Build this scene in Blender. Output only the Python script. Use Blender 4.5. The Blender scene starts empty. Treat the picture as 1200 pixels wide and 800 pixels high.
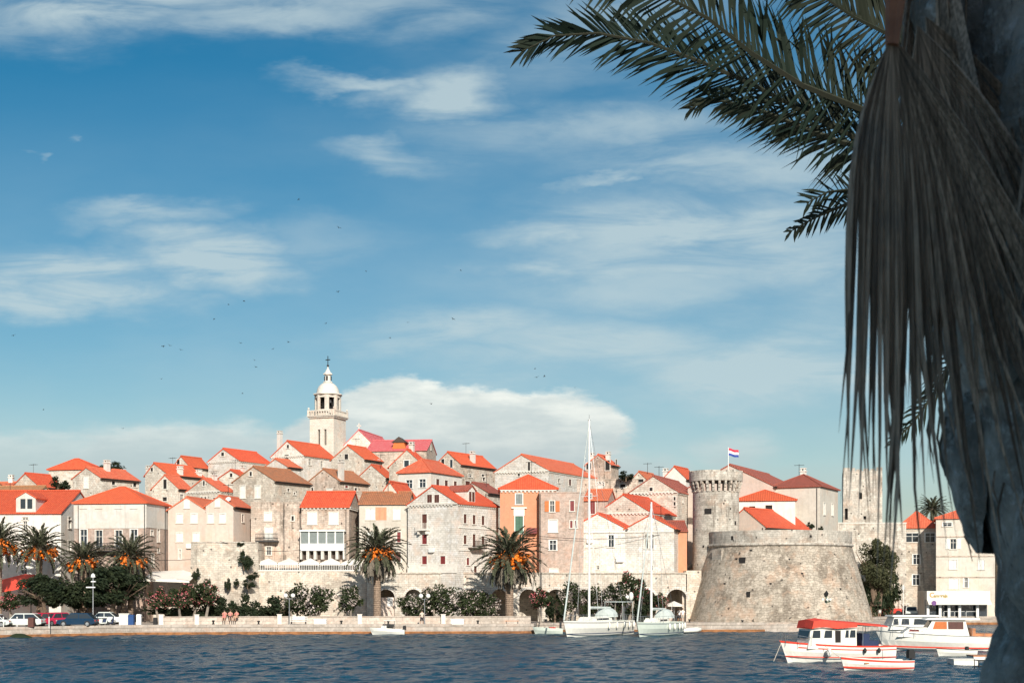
import bpy, math, random
from mathutils import Vector, Matrix, noise
R = math.radians
C = bpy.context.scene.collection
F = 1650.0; EZ = 5.67
def PX(px, D): return (px-600.0)*D/F
def PZ(py, D): return EZ+(684.0-py)*D/F

# ------------------------------------------------------------ camera, sky, sun
SUN_AZ = 12.0; SUN_EL = 27.0
scene = bpy.context.scene
cam_d = bpy.data.cameras.new('camera'); cam = bpy.data.objects.new('camera', cam_d); C.objects.link(cam)
cam.location = (0, 0, EZ); cam.rotation_euler = (R(90), 0, 0)
cam_d.sensor_width = 36; cam_d.lens = 49.5; cam_d.shift_y = (684-400)/1200.0
cam_d.clip_start = 0.1; cam_d.clip_end = 9000
cam_d.dof.use_dof = True; cam_d.dof.focus_distance = 170; cam_d.dof.aperture_fstop = 11
scene.camera = cam
s_az, s_el = R(SUN_AZ), R(SUN_EL)
to_sun = Vector((math.sin(s_az)*math.cos(s_el), -math.cos(s_az)*math.cos(s_el), math.sin(s_el)))
sun_d = bpy.data.lights.new('sun', 'SUN'); sun = bpy.data.objects.new('sun', sun_d); C.objects.link(sun)
sun_d.energy = 4.1; sun_d.angle = R(0.5); sun_d.color = (1.0, 0.93, 0.83)
sun.rotation_euler = to_sun.to_track_quat('Z', 'Y').to_euler(); sun.location = (60, -60, 80)
vs = scene.view_settings; vs.view_transform = 'Standard'; vs.look = 'None'; vs.gamma = 1; vs.use_curve_mapping = False
vs.exposure = 0.5
scene.cycles.max_bounces = 5; scene.cycles.diffuse_bounces = 3; scene.cycles.glossy_bounces = 2
scene.cycles.transparent_max_bounces = 4; scene.cycles.transmission_bounces = 2
scene.cycles.use_adaptive_sampling = True

class NT:
    def __init__(s, tree): s.t = tree; s.n = tree.nodes; s.l = tree.links
    def put(s, sock, v):
        if isinstance(v, bpy.types.NodeSocket): s.l.new(v, sock)
        elif v is not None:
            try: sock.default_value = v
            except Exception:
                sock.default_value = (v, v, v) if len(sock.default_value) == 3 else (v, v, v, 1)
    def math(s, op, a, b=None, c=None, clamp=False):
        n = s.n.new('ShaderNodeMath'); n.operation = op; n.use_clamp = clamp
        s.put(n.inputs[0], a)
        if b is not None: s.put(n.inputs[1], b)
        if c is not None: s.put(n.inputs[2], c)
        return n.outputs[0]
    def vmath(s, op, a, b=None):
        n = s.n.new('ShaderNodeVectorMath'); n.operation = op
        s.put(n.inputs[0], a)
        if b is not None: s.put(n.inputs[1], b)
        return n.outputs['Value'] if op in ('LENGTH', 'DOT_PRODUCT') else n.outputs[0]
    def noise(s, vec, scale, detail=4, rough=.5, dist=0, out='Fac'):
        n = s.n.new('ShaderNodeTexNoise'); s.put(n.inputs['Vector'], vec)
        n.inputs['Scale'].default_value = scale; n.inputs['Detail'].default_value = detail
        n.inputs['Roughness'].default_value = rough; n.inputs['Distortion'].default_value = dist
        return n.outputs[out]
    def mix(s, f, a, b, mode='MIX'):
        n = s.n.new('ShaderNodeMix'); n.data_type = 'RGBA'; n.blend_type = mode
        s.put(n.inputs[0], f)
        s.put(n.inputs[6], a if isinstance(a, bpy.types.NodeSocket) else (*a[:3], 1))
        s.put(n.inputs[7], b if isinstance(b, bpy.types.NodeSocket) else (*b[:3], 1))
        return n.outputs[2]
    def mapr(s, v, a, b, c=0., d=1., smooth=True):
        n = s.n.new('ShaderNodeMapRange'); n.interpolation_type = 'SMOOTHSTEP' if smooth else 'LINEAR'
        s.put(n.inputs[0], v); s.put(n.inputs[1], a); s.put(n.inputs[2], b); s.put(n.inputs[3], c); s.put(n.inputs[4], d)
        return n.outputs[0]
    def comb(s, x, y, z=0.):
        n = s.n.new('ShaderNodeCombineXYZ'); s.put(n.inputs[0], x); s.put(n.inputs[1], y); s.put(n.inputs[2], z); return n.outputs[0]
    def sep(s, v):
        n = s.n.new('ShaderNodeSeparateXYZ'); s.put(n.inputs[0], v); return n.outputs

world = bpy.data.worlds.new('World'); scene.world = world; world.use_nodes = True
def build_world():
    t = world.node_tree; t.nodes.clear(); N = NT(t)
    out = t.nodes.new('ShaderNodeOutputWorld'); bg = t.nodes.new('ShaderNodeBackground')
    t.links.new(bg.outputs[0], out.inputs[0]); bg.inputs[1].default_value = 0.1
    sky = t.nodes.new('ShaderNodeTexSky'); sky.sky_type = 'NISHITA'; sky.sun_disc = False
    sky.sun_elevation = s_el; sky.sun_rotation = R(180-SUN_AZ); sky.air_density = 1.0; sky.dust_density = 0.6; sky.ozone_density = 1.5
    hs = t.nodes.new('ShaderNodeHueSaturation'); hs.inputs['Hue'].default_value = 0.487
    hs.inputs['Saturation'].default_value = 1.55; hs.inputs['Value'].default_value = SKYV
    t.links.new(sky.outputs[0], hs.inputs['Color'])
    tc = t.nodes.new('ShaderNodeTexCoord'); d = N.sep(tc.outputs['Generated'])
    y = N.math('ADD', N.math('ABSOLUTE', d[1]), 0.04)
    u = N.math('DIVIDE', d[0], y); v = N.math('DIVIDE', d[2], y)
    uv = N.comb(u, v)
    # slow warp shared by every cloud
    st = N.comb(u, N.math('MULTIPLY', v, 2.6))
    w1 = N.noise(st, 9, 5, .6, 0, 'Color')
    warp = N.vmath('MULTIPLY', N.vmath('SUBTRACT', w1, (.5, .5, .5)), (.14, .06, 0))
    uvw = N.vmath('ADD', uv, warp)
    def blob(px, py, rx, ry, k, soft=0.0, rot=0.0, src=None):
        q = N.vmath('SUBTRACT', src or uvw, ((px-600)/F, (684-py)/F, 0))
        if rot:
            rn = t.nodes.new('ShaderNodeVectorRotate'); rn.inputs['Angle'].default_value = R(rot); N.put(rn.inputs[0], q); q = rn.outputs[0]
        q = N.vmath('MULTIPLY', q, (F/rx, F/ry, 0))
        return N.mapr(N.vmath('LENGTH', q), 1.0, soft, 0, k)
    def total(lst):
        s = lst[0]
        for b in lst[1:]: s = N.math('MAXIMUM', s, b)
        return s
    cir = total([blob(*a) for a in [
        (120, 30, 480, 75, .85, 0, -2), (330, 52, 260, 40, .7, 0, -3), (430, 25, 300, 60, .6), (690, 60, 260, 90, .35, 0, -20), (520, 135, 130, 48, .9), (430, 122, 90, 18, .7),
        (640, 175, 240, 50, .38), (470, 205, 130, 26, .5, 0, 5), (200, 270, 130, 24, .6, 0, -6), (255, 312, 150, 55, 1.), (110, 345, 190, 46, .9, 0, 6),
        (40, 365, 110, 26, .8), (720, 235, 90, 14, .55, 0, -14), (620, 330, 120, 26, .6), (820, 300, 320, 80, .75), (860, 215, 260, 45, .65), (640, 290, 150, 24, .6), (730, 175, 200, 40, .5),
        (760, 345, 300, 50, .42), (520, 400, 180, 36, .55), (700, 420, 300, 46, .5), (900, 440, 260, 60, .75), (560, 455, 160, 20, .4), (380, 300, 120, 40, .25), (1050, 350, 200, 120, .5),
        (118, 187, 14, 6, .2), (60, 213, 12, 8, .25)]])
    fib = N.noise(N.comb(N.math('ADD', u, N.math('MULTIPLY', v, -.25)), N.math('MULTIPLY', v, 5.0)), 8, 8, .62, .6)
    cir = N.math('MULTIPLY', cir, N.mapr(fib, .3, .62, .3, 1.25))
    # general thin veil, thicker to the right and down
    veil = N.math('MULTIPLY', N.mapr(v, .4, .03, .0, .6), N.mapr(N.noise(st, 3.2, 5, .55), .3, .72, .35, 1.0))
    veil2 = N.math('MULTIPLY', N.mapr(u, -.38, .3, 0, .3), N.mapr(N.noise(st, 5, 5, .6), .35, .7, .3, 1.))
    cir = N.math('ADD', N.math('ADD', cir, veil), veil2, None, True)
    c1 = N.mix(N.math('MULTIPLY', cir, .8), hs.outputs[0], (3.9, 4.75, 4.95))
    # cumulus bank behind the town: crisp top edge
    w2 = N.noise(st, 26, 6, .62, 0, 'Color')
    uv2 = N.vmath('ADD', uv, N.vmath('MULTIPLY', N.vmath('SUBTRACT', w2, (.5, .5, .5)), (.05, .026, 0)))
    cum = total([blob(*a, src=uv2) for a in [
        (470, 510, 95, 62, 1, .8), (560, 520, 120, 62, 1, .8), (655, 515, 92, 52, 1, .7), (400, 530, 90, 46, 1, .6),
        (250, 545, 230, 52, .8, .55), (80, 560, 260, 55, .62, .6), (700, 560, 130, 42, .8, .3), (850, 540, 75, 34, .55, .1), (905, 590, 260, 50, .4, 0)]])
    shade = N.mapr(N.noise(N.comb(u, N.math('MULTIPLY', v, 3.5)), 14, 5, .6), .35, .7)
    lit = N.mapr(v, .05, .145)
    cumcol = N.mix(lit, (3.2, 3.75, 3.95), N.mix(shade, (5.0, 5.4, 5.2), (7.6, 7.6, 6.9)))
    c2 = N.mix(N.math('MULTIPLY', cum, .86), c1, cumcol)
    t.links.new(c2, bg.inputs[0])
SKYV = 0.56
build_world()

# ------------------------------------------------------------ helpers
CYLR = [10.]
class MB:
    """collects faces and links them as ONE mesh object"""
    def __init__(s): s.v = []; s.f = []; s.m = []
    def poly(s, pts, mi=0):
        b = len(s.v); s.v.extend([tuple(p) for p in pts]); s.f.append(tuple(range(b, b+len(pts)))); s.m.append(mi)
    def box(s, x0, x1, y0, y1, z0, z1, mi=0):
        b = len(s.v)
        s.v += [(x0,y0,z0),(x1,y0,z0),(x1,y1,z0),(x0,y1,z0),(x0,y0,z1),(x1,y0,z1),(x1,y1,z1),(x0,y1,z1)]
        for q in ((0,3,2,1),(4,5,6,7),(0,1,5,4),(1,2,6,5),(2,3,7,6),(3,0,4,7)):
            s.f.append(tuple(b+i for i in q)); s.m.append(mi)
    def obox(s, B, t0, t1, z0, z1, n0, n1, mi=0):
        """box in a wall frame B = (origin, tangent, normal)"""
        O, T, Nn = B; b = len(s.v)
        for (t, n, z) in ((t0,n1,z0),(t1,n1,z0),(t1,n0,z0),(t0,n0,z0),(t0,n1,z1),(t1,n1,z1),(t1,n0,z1),(t0,n0,z1)):
            p = O+T*t+Nn*n; s.v.append((p.x, p.y, p.z+z))
        for q in ((0,3,2,1),(4,5,6,7),(0,1,5,4),(1,2,6,5),(2,3,7,6),(3,0,4,7)):
            s.f.append(tuple(b+i for i in q)); s.m.append(mi)
    def prism(s, prof, axis, a0, a1, mi=0):
        """closed profile [(p,q)] extruded; axis 'y': (p,z)->(x,z); axis 'x': (p,z)->(y,z)"""
        def P(p, a):
            return (p[0], a, p[1]) if axis == 'y' else (a, p[0], p[1]) if axis == 'x' else (p[0], p[1], a)
        n = len(prof); b = len(s.v)
        s.v += [P(p, a0) for p in prof]+[P(p, a1) for p in prof]
        for i in range(n):
            j = (i+1) % n; s.f.append((b+i, b+j, b+n+j, b+n+i)); s.m.append(mi)
        s.f.append(tuple(b+i for i in reversed(range(n)))); s.m.append(mi)
        s.f.append(tuple(b+n+i for i in range(n))); s.m.append(mi)
    def tube(s, pts, rads, k=6, mi=0, cap=True):
        pts = [Vector(p) for p in pts]; n = len(pts)
        if not isinstance(rads, (list, tuple)): rads = [rads]*n
        b = len(s.v); up = Vector((0, 0, 1))
        for i, p in enumerate(pts):
            d = (pts[min(i+1, n-1)]-pts[max(i-1, 0)]).normalized()
            r = up if abs(d.z) < .95 else Vector((0, 1, 0))
            x = d.cross(r).normalized(); y = x.cross(d)
            for j in range(k):
                a = 2*math.pi*j/k; s.v.append(tuple(p+(x*math.cos(a)+y*math.sin(a))*rads[i]))
        for i in range(n-1):
            for j in range(k):
                j2 = (j+1) % k; s.f.append((b+i*k+j, b+i*k+j2, b+(i+1)*k+j2, b+(i+1)*k+j)); s.m.append(mi)
        if cap:
            s.f.append(tuple(b+j for j in reversed(range(k)))); s.m.append(mi)
            s.f.append(tuple(b+(n-1)*k+j for j in range(k))); s.m.append(mi)
    def lathe(s, prof, k=24, c=(0, 0), mi=0, a0=0, a1=360):
        full = abs(a1-a0) >= 359.9; m = k if full else k+1; b = len(s.v)
        for (r, z) in prof:
            for j in range(m):
                a = R(a0+(a1-a0)*j/k); s.v.append((c[0]+r*math.cos(a), c[1]+r*math.sin(a), z))
        for i in range(len(prof)-1):
            for j in range(k):
                j2 = (j+1) % m if full else j+1
                s.f.append((b+i*m+j, b+i*m+j2, b+(i+1)*m+j2, b+(i+1)*m+j)); s.m.append(mi)
    def ball(s, c, r, k=8, rings=6, mi=0):
        rx, ry, rz = (r, r, r) if not isinstance(r, (tuple, list)) else r
        b = len(s.v); s.v.append((c[0], c[1], c[2]-rz))
        for i in range(1, rings):
            a = math.pi*i/rings-math.pi/2
            for j in range(k):
                q = 2*math.pi*j/k; s.v.append((c[0]+rx*math.cos(a)*math.cos(q), c[1]+ry*math.cos(a)*math.sin(q), c[2]+rz*math.sin(a)))
        s.v.append((c[0], c[1], c[2]+rz)); top = len(s.v)-1
        for j in range(k):
            s.f.append((b, b+1+(j+1) % k, b+1+j)); s.m.append(mi)
            s.f.append((top, b+1+(rings-2)*k+j, b+1+(rings-2)*k+(j+1) % k)); s.m.append(mi)
        for i in range(rings-2):
            for j in range(k):
                j2 = (j+1) % k; o = b+1+i*k; s.f.append((o+j, o+j2, o+k+j2, o+k+j)); s.m.append(mi)
    def mesh(s, name, mats, smooth=False, uv=True):
        me = bpy.data.meshes.new(name); me.from_pydata(s.v, [], s.f)
        if not isinstance(mats, (list, tuple)): mats = [mats]
        for m in mats: me.materials.append(M[m] if isinstance(m, str) else m)
        if len(mats) > 1: me.polygons.foreach_set('material_index', s.m)
        if uv == 'cyl':                          # round walls: u runs round the axis
            L = me.uv_layers.new(name='UVMap').data; vs_ = me.vertices
            for p in me.polygons:
                c0 = math.atan2(p.center.x, -p.center.y)
                for li in p.loop_indices:
                    co = vs_[me.loops[li].vertex_index].co; an = math.atan2(co.x, -co.y)
                    if an-c0 > math.pi: an -= 2*math.pi
                    if c0-an > math.pi: an += 2*math.pi
                    L[li].uv = (an*CYLR[0], co.z)
        elif uv:
            L = me.uv_layers.new(name='UVMap').data; vs_ = me.vertices
            zax = Vector((0, 0, 1))
            for p in me.polygons:
                n = p.normal; T = zax.cross(n)
                T = Vector((1, 0, 0)) if T.length < .05 else T.normalized()
                B = n.cross(T)
                for li in p.loop_indices:
                    co = vs_[me.loops[li].vertex_index].co; L[li].uv = (co.dot(T), co.dot(B))
        if smooth: me.polygons.foreach_set('use_smooth', [True]*len(me.polygons))
        me.update(); return me
    def build(s, name, mats, parent=None, smooth=False, loc=None, uv=True):
        if getattr(s, 'pair', False) and len(s.f) == 2:
            for i in (0, 1):
                q = MB(); q.poly([s.v[j] for j in s.f[i]]); o = q.build(name, mats, parent, smooth, loc, uv)
            return o
        o = bpy.data.objects.new(name, s.mesh(name, mats, smooth, uv)); C.objects.link(o)
        if parent: o.parent = parent
        if loc: o.location = loc
        return o
def thing(name, label, cat, loc=(0, 0, 0), rz=0., group=None):
    o = bpy.data.objects.new(name, None); C.objects.link(o); o.location = loc; o.rotation_euler = (0, 0, rz)
    o.empty_display_size = .5; o['label'] = label; o['category'] = cat
    if group: o['group'] = group
    return o
def tag(o, label=None, cat=None, group=None, kind=None):
    if label: o['label'] = label
    if cat: o['category'] = cat
    if group: o['group'] = group
    if kind: o['kind'] = kind
    return o
def copy_tree(o, label=None, loc=None, rz=None, sc=None, parent=None):
    c = o.copy(); C.objects.link(c)
    if parent: c.parent = parent
    if label: c['label'] = label
    if loc is not None: c.location = loc
    if rz is not None: c.rotation_euler = (0, 0, rz)
    if sc is not None: c.scale = sc if isinstance(sc, (tuple, list)) else (sc, sc, sc)
    for ch in [x for x in o.children]: copy_tree(ch, parent=c)
    return c

# ------------------------------------------------------------ materials
M = {}
def newmat(name):
    m = bpy.data.materials.new(name); m.use_nodes = True; t = m.node_tree
    b = t.nodes['Principled BSDF']; M[name] = m; return m, NT(t), b
def plain(name, col, rough=.6, var=.12, scale=3., metal=0., bump=0.):
    m, N, b = newmat(name)
    tc = N.n.new('ShaderNodeTexCoord'); oi = N.n.new('ShaderNodeObjectInfo')
    n = N.noise(tc.outputs['Object'], scale, 5, .6)
    lo = tuple(c*(1-var) for c in col); hi = tuple(min(1, c*(1+var)) for c in col)
    c = N.mix(N.mapr(n, .3, .7), lo, hi)
    c = N.mix(1., c, N.comb(*[N.mapr(oi.outputs['Random'], 0, 1, 1-var*.6, 1+var*.4)]*3), 'MULTIPLY')
    N.put(b.inputs['Base Color'], c); b.inputs['Roughness'].default_value = rough; b.inputs['Metallic'].default_value = metal
    if bump:
        bp = N.n.new('ShaderNodeBump'); bp.inputs['Strength'].default_value = bump; bp.inputs['Distance'].default_value = .02
        N.put(bp.inputs['Height'], n); N.put(b.inputs['Normal'], bp.outputs[0])
    return m
def stone(name, c1, c2, mortar, bw=.55, bh=.26, stain=(.2, .16, .12), sk=.35, rub=0., streak=.3, bump=.5, pink=.35, holes=False, sp=.8):
    """coursed masonry; sk = how much weathering, rub = rubble irregularity"""
    m, N, b = newmat(name)
    uv = N.n.new('ShaderNodeUVMap').outputs[0]; tc = N.n.new('ShaderNodeTexCoord'); oi = N.n.new('ShaderNodeObjectInfo')
    ob = N.vmath('ADD', tc.outputs['Object'], N.vmath('MULTIPLY', N.comb(oi.outputs['Random'], oi.outputs['Random'], 0.), (37., 19., 0)))
    if rub:
        uv = N.vmath('ADD', uv, N.vmath('MULTIPLY', N.vmath('SUBTRACT', N.noise(uv, 1.3, 3, .6, 0, 'Color'), (.5, .5, .5)), (rub, rub, 0)))
    br = N.n.new('ShaderNodeTexBrick'); N.put(br.inputs['Vector'], uv)
    br.inputs['Color1'].default_value = (*c1, 1); br.inputs['Color2'].default_value = (*c2, 1); br.inputs['Mortar'].default_value = (*mortar, 1)
    br.inputs['Scale'].default_value = 1; br.inputs['Brick Width'].default_value = bw; br.inputs['Row Height'].default_value = bh
    br.inputs['Mortar Size'].default_value = .018; br.inputs['Bias'].default_value = 0.
    n1 = N.noise(ob, .35, 6, .62); n2 = N.noise(ob, 2.2, 6, .65)
    sx = N.sep(ob); st = N.noise(N.comb(N.math('MULTIPLY', sx[0], 2.6), N.math('MULTIPLY', sx[1], 2.6), N.math('MULTIPLY', sx[2], .22)), 1., 5, .65)
    col = N.mix(N.mapr(n2, .4, .68, 0, .62*sp), br.outputs[0], tuple(x*.5 for x in c1))
    col = N.mix(N.math('MULTIPLY', N.mapr(n1, .44, .68), sk), col, stain)
    col = N.mix(N.math('MULTIPLY', N.mapr(st, .5, .72), streak), col, tuple(x*.7 for x in stain))
    pk = N.mapr(N.noise(N.vmath('ADD', ob, (9., 3., 5.)), .6, 5, .6), .48, .66, 0, pink)
    col = N.mix(pk, col, (c1[0]*1.02, c1[1]*.78, c1[2]*.66))
    lt = N.mapr(N.noise(N.vmath('ADD', ob, (1., 7., 2.)), 1.7, 6, .7), .5, .64, 0, .6*sp)
    col = N.mix(lt, col, tuple(min(.85, x*1.28) for x in c1))
    if holes:
        vo = N.n.new('ShaderNodeTexVoronoi'); vo.voronoi_dimensions = '2D'; N.put(vo.inputs['Vector'], N.vmath('ADD', uv, N.comb(N.math('MULTIPLY', oi.outputs['Random'], 50.), 0., 0.))); vo.inputs['Scale'].default_value = .38
        col = N.mix(N.mapr(vo.outputs['Distance'], .03, .06, .8, 0), col, (.03, .025, .02))
    g = N.mapr(oi.outputs['Random'], 0, 1, .9, 1.08)
    col = N.mix(1., col, N.comb(g, g, g), 'MULTIPLY')
    N.put(b.inputs['Base Color'], col); b.inputs['Roughness'].default_value = .88
    bp = N.n.new('ShaderNodeBump'); bp.inputs['Strength'].default_value = bump; bp.inputs['Distance'].default_value = .05
    h = N.math('ADD', N.math('MULTIPLY', br.outputs['Fac'], -1.), N.math('MULTIPLY', n2, 1.2))
    N.put(bp.inputs['Height'], h); N.put(b.inputs['Normal'], bp.outputs[0])
    return m
def tiles(name, c1, c2, old=(.28, .2, .13), k=.25):
    """barrel tiles: rows run down the slope (v), courses across (u)"""
    m, N, b = newmat(name)
    uv = N.n.new('ShaderNodeUVMap').outputs[0]; tc = N.n.new('ShaderNodeTexCoord'); oi = N.n.new('ShaderNodeObjectInfo')
    s = N.sep(uv)
    w = N.math('SINE', N.math('MULTIPLY', s[0], 6.2832/.24)); rows = N.math('FRACT', N.math('MULTIPLY', s[1], 1/.36))
    ob = N.vmath('ADD', tc.outputs['Object'], N.comb(N.math('MULTIPLY', oi.outputs['Random'], 40.), 0., 0.))
    cell = N.n.new('ShaderNodeTexWhiteNoise'); cell.noise_dimensions = '2D'
    N.put(cell.inputs['Vector'], N.comb(N.math('FLOOR', N.math('MULTIPLY', s[0], 1/.24)), N.math('FLOOR', N.math('MULTIPLY', s[1], 1/.36))))
    col = N.mix(cell.outputs['Value'], c1, c2)
    col = N.mix(N.math('MULTIPLY', N.mapr(N.noise(ob, 1.1, 6, .7), .5, .72), k), col, old)
    col = N.mix(N.mapr(N.noise(ob, 2.6, 5, .75), .5, .72, 0, .6), col, tuple(min(.9, x*1.15+.04) for x in c1))
    col = N.mix(N.mapr(N.math('FRACT', N.math('MULTIPLY', oi.outputs['Random'], 7.3)), .3, 1., 0, .32), col, (c1[0]*.85, c1[1]*1.5, c1[2]*1.35))
    col = N.mix(N.mapr(w, -1., -.3, .45, 0.), col, tuple(x*.45 for x in c1))
    g = N.mapr(oi.outputs['Random'], 0, 1, .88, 1.06)
    col = N.mix(1., col, N.comb(g, g, g), 'MULTIPLY')
    N.put(b.inputs['Base Color'], col); b.inputs['Roughness'].default_value = .8
    bp = N.n.new('ShaderNodeBump'); bp.inputs['Strength'].default_value = .6; bp.inputs['Distance'].default_value = .08
    N.put(bp.inputs['Height'], N.math('ADD', N.math('MULTIPLY', w, .5), N.math('MULTIPLY', rows, -.4))); N.put(b.inputs['Normal'], bp.outputs[0])
    return m
stone('stone_white', (.76, .69, .59), (.63, .56, .47), (.42, .37, .31), sk=.3, holes=True)
stone('stone_pale', (.78, .74, .67), (.7, .66, .59), (.5, .46, .4), sk=.3, streak=.3, sp=.7)
stone('stone_grey', (.7, .62, .52), (.56, .5, .41), (.38, .33, .28), sk=.5, rub=.35, holes=True)
stone('stone_brown', (.62, .51, .42), (.48, .39, .32), (.36, .3, .25), sk=.6, rub=.3, streak=.95, holes=True)
stone('brick_brown', (.53, .4, .33), (.41, .3, .245), (.5, .44, .38), bw=.4, bh=.18, sk=.35, streak=.4)
stone('fort_stone', (.62, .54, .44), (.44, .38, .3), (.34, .29, .23), bw=.55, bh=.32, stain=(.17, .135, .1), sk=.85, rub=.9, streak=.5, bump=.8, pink=.5, holes=True)
stone('tower_stone', (.64, .59, .51), (.51, .47, .4), (.38, .34, .29), bw=.5, bh=.28, stain=(.15, .115, .085), sk=.6, rub=.25, streak=.75, holes=True)
stone('quay_stone', (.56, .49, .42), (.46, .4, .34), (.3, .26, .22), bw=1.3, bh=.4, sk=.4, streak=.2)
stone('bell_stone', (.72, .67, .58), (.65, .6, .52), (.52, .48, .41), sk=.15, streak=.15, sp=.35)
stone('plaster_white', (.72, .69, .63), (.7, .67, .61), (.7, .67, .61), sk=.25, streak=.3, stain=(.42, .37, .3), bump=.12, sp=.3)
stone('plaster_beige', (.66, .61, .52), (.64, .59, .51), (.64, .59, .51), sk=.3, streak=.3, stain=(.38, .32, .25), bump=.12, sp=.3)
stone('plaster_pink', (.64, .53, .45), (.62, .515, .44), (.62, .515, .44), sk=.3, streak=.3, stain=(.5, .4, .32), bump=.12, sp=.3)
stone('plaster_orange', (.66, .3, .17), (.64, .29, .165), (.64, .29, .165), sk=.35, streak=.4, stain=(.45, .26, .17), bump=.12, sp=.3)
tiles('roof_red', (.8, .12, .045), (.66, .085, .035), old=(.5, .16, .08), k=.3)
tiles('roof_coral', (.78, .17, .08), (.64, .12, .055), old=(.45, .22, .13), k=.4)
tiles('roof_old', (.58, .22, .1), (.42, .17, .08), old=(.26, .19, .12), k=.75)
tiles('roof_dark', (.42, .11, .07), (.32, .085, .055), old=(.2, .1, .07), k=.4)
tiles('roof_magenta', (.72, .13, .14), (.75, .2, .2), old=(.5, .15, .15), k=.3)
plain('trim_stone', (.7, .66, .59), .8, .1)
plain('white_paint', (.8, .79, .75), .5, .05)
plain('shutter_white', (.76, .76, .7), .6, .08)
plain('shutter_brown', (.1, .035, .025), .6, .15)
plain('shutter_red', (.2, .03, .03), .6, .12)
plain('shutter_green', (.05, .13, .08), .6, .1)
plain('shutter_grey', (.2, .23, .22), .6, .1)
plain('shutter_orange', (.55, .15, .03), .6, .1)
plain('dark_wood', (.06, .04, .03), .7, .2)
plain('iron', (.04, .04, .04), .5, .2, metal=.6)
plain('steel', (.45, .46, .47), .35, .1, metal=.8)
plain('bark', (.16, .11, .075), .95, .35, 6, bump=.6)
plain('trunk_grey', (.26, .22, .18), .95, .3, 6, bump=.6)
plain('palm_trunk_far', (.25, .18, .13), .95, .35, 5, bump=.8)
plain('fruit', (.85, .2, .012), .6, .2, 4)
plain('concrete', (.5, .45, .38), .9, .12, 1.)
plain('rust', (.3, .13, .05), .9, .4, 1.5)
plain('rubber', (.02, .02, .02), .8, .1)
plain('skin', (.5, .3, .2), .6, .05)
plain('hair', (.05, .035, .025), .8, .1)
plain('cloth_pink', (.7, .22, .2), .85, .1)
plain('cloth_white', (.75, .73, .7), .85, .05)
plain('cloth_dark', (.03, .03, .04), .85, .1)
plain('cloth_red', (.65, .05, .035), .8, .1)
plain('cloth_beige', (.62, .55, .45), .85, .08)
plain('awning_canvas', (.75, .7, .62), .85, .06)
plain('awning_red', (.75, .07, .04), .8, .1)
plain('sign_orange', (.8, .25, .06), .6, .05)
plain('sign_ochre', (.35, .25, .06), .6, .05)
plain('sign_purple', (.16, .06, .22), .6, .05)
plain('flag_red', (.7, .03, .06), .8, .03); plain('flag_white', (.8, .8, .8), .8, .03); plain('flag_blue', (.03, .06, .3), .8, .03)
plain('car_white', (.62, .66, .62), .25, .03); plain('car_red', (.5, .02, .05), .22, .05); plain('car_blue', (.008, .035, .075), .22, .05)
plain('car_pink', (.5, .03, .08), .22, .05); plain('bin_blue', (.01, .06, .2), .5, .05)
plain('hull_white', (.78, .76, .68), .3, .05); plain('hull_red', (.7, .06, .03), .35, .06); plain('hull_green', (.6, .66, .58), .3, .04)
plain('wood_warm', (.5, .2, .08), .5, .12)
plain('canvas_blue', (.02, .035, .09), .8, .1)
plain('canvas_grey', (.5, .55, .52), .8, .08)
plain('light_glass', (.85, .85, .8), .2, .02)
plain('bird_dark', (.03, .03, .035), .8, .1)
def glassm():
    m, N, b = newmat('window_glass'); b.inputs['Base Color'].default_value = (.03, .04, .05, 1); b.inputs['Roughness'].default_value = .12
    m, N, b = newmat('dark_void'); b.inputs['Base Color'].default_value = (.018, .016, .015, 1); b.inputs['Roughness'].default_value = .9
glassm()
def leafmat(name, c1, c2, c3=None, transl=.25):
    m, N, b = newmat(name); geo = N.n.new('ShaderNodeNewGeometry'); tc = N.n.new('ShaderNodeTexCoord')
    c = N.mix(geo.outputs['Random Per Island'], c1, c2)
    c = N.mix(N.mapr(N.noise(tc.outputs['Object'], .9, 3, .5), .4, .65), c, c3 or c1)
    N.put(b.inputs['Base Color'], c); b.inputs['Roughness'].default_value = .75; b.inputs['Specular IOR Level'].default_value = .25
    tr = N.n.new('ShaderNodeBsdfTranslucent'); N.put(tr.inputs[0], c)
    mx = N.n.new('ShaderNodeMixShader'); mx.inputs[0].default_value = transl
    N.l.new(b.outputs[0], mx.inputs[1]); N.l.new(tr.outputs[0], mx.inputs[2]); N.l.new(mx.outputs[0], N.n['Material Output'].inputs[0])
leafmat('leaf_dark', (.018, .028, .014), (.045, .06, .025), (.025, .04, .02))
leafmat('leaf_olive', (.06, .065, .03), (.11, .11, .055), (.05, .055, .025))
leafmat('leaf_green', (.028, .045, .018), (.07, .085, .035), (.035, .05, .02))
leafmat('palm_leaf_far', (.05, .062, .035), (.135, .14, .085), (.08, .085, .05), .15)
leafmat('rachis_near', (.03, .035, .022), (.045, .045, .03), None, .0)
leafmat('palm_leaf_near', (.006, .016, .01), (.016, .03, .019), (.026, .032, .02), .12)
leafmat('palm_leaf_dry', (.13, .11, .085), (.26, .22, .17), (.17, .15, .12), .1)
leafmat('dead_fan', (.12, .08, .055), (.8, .6, .45), (.5, .38, .29), .1)
leafmat('flower_white', (.7, .65, .6), (.75, .6, .55), (.6, .5, .45)); leafmat('flower_pink', (.65, .2, .2), (.6, .12, .16), (.6, .3, .28))
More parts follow.
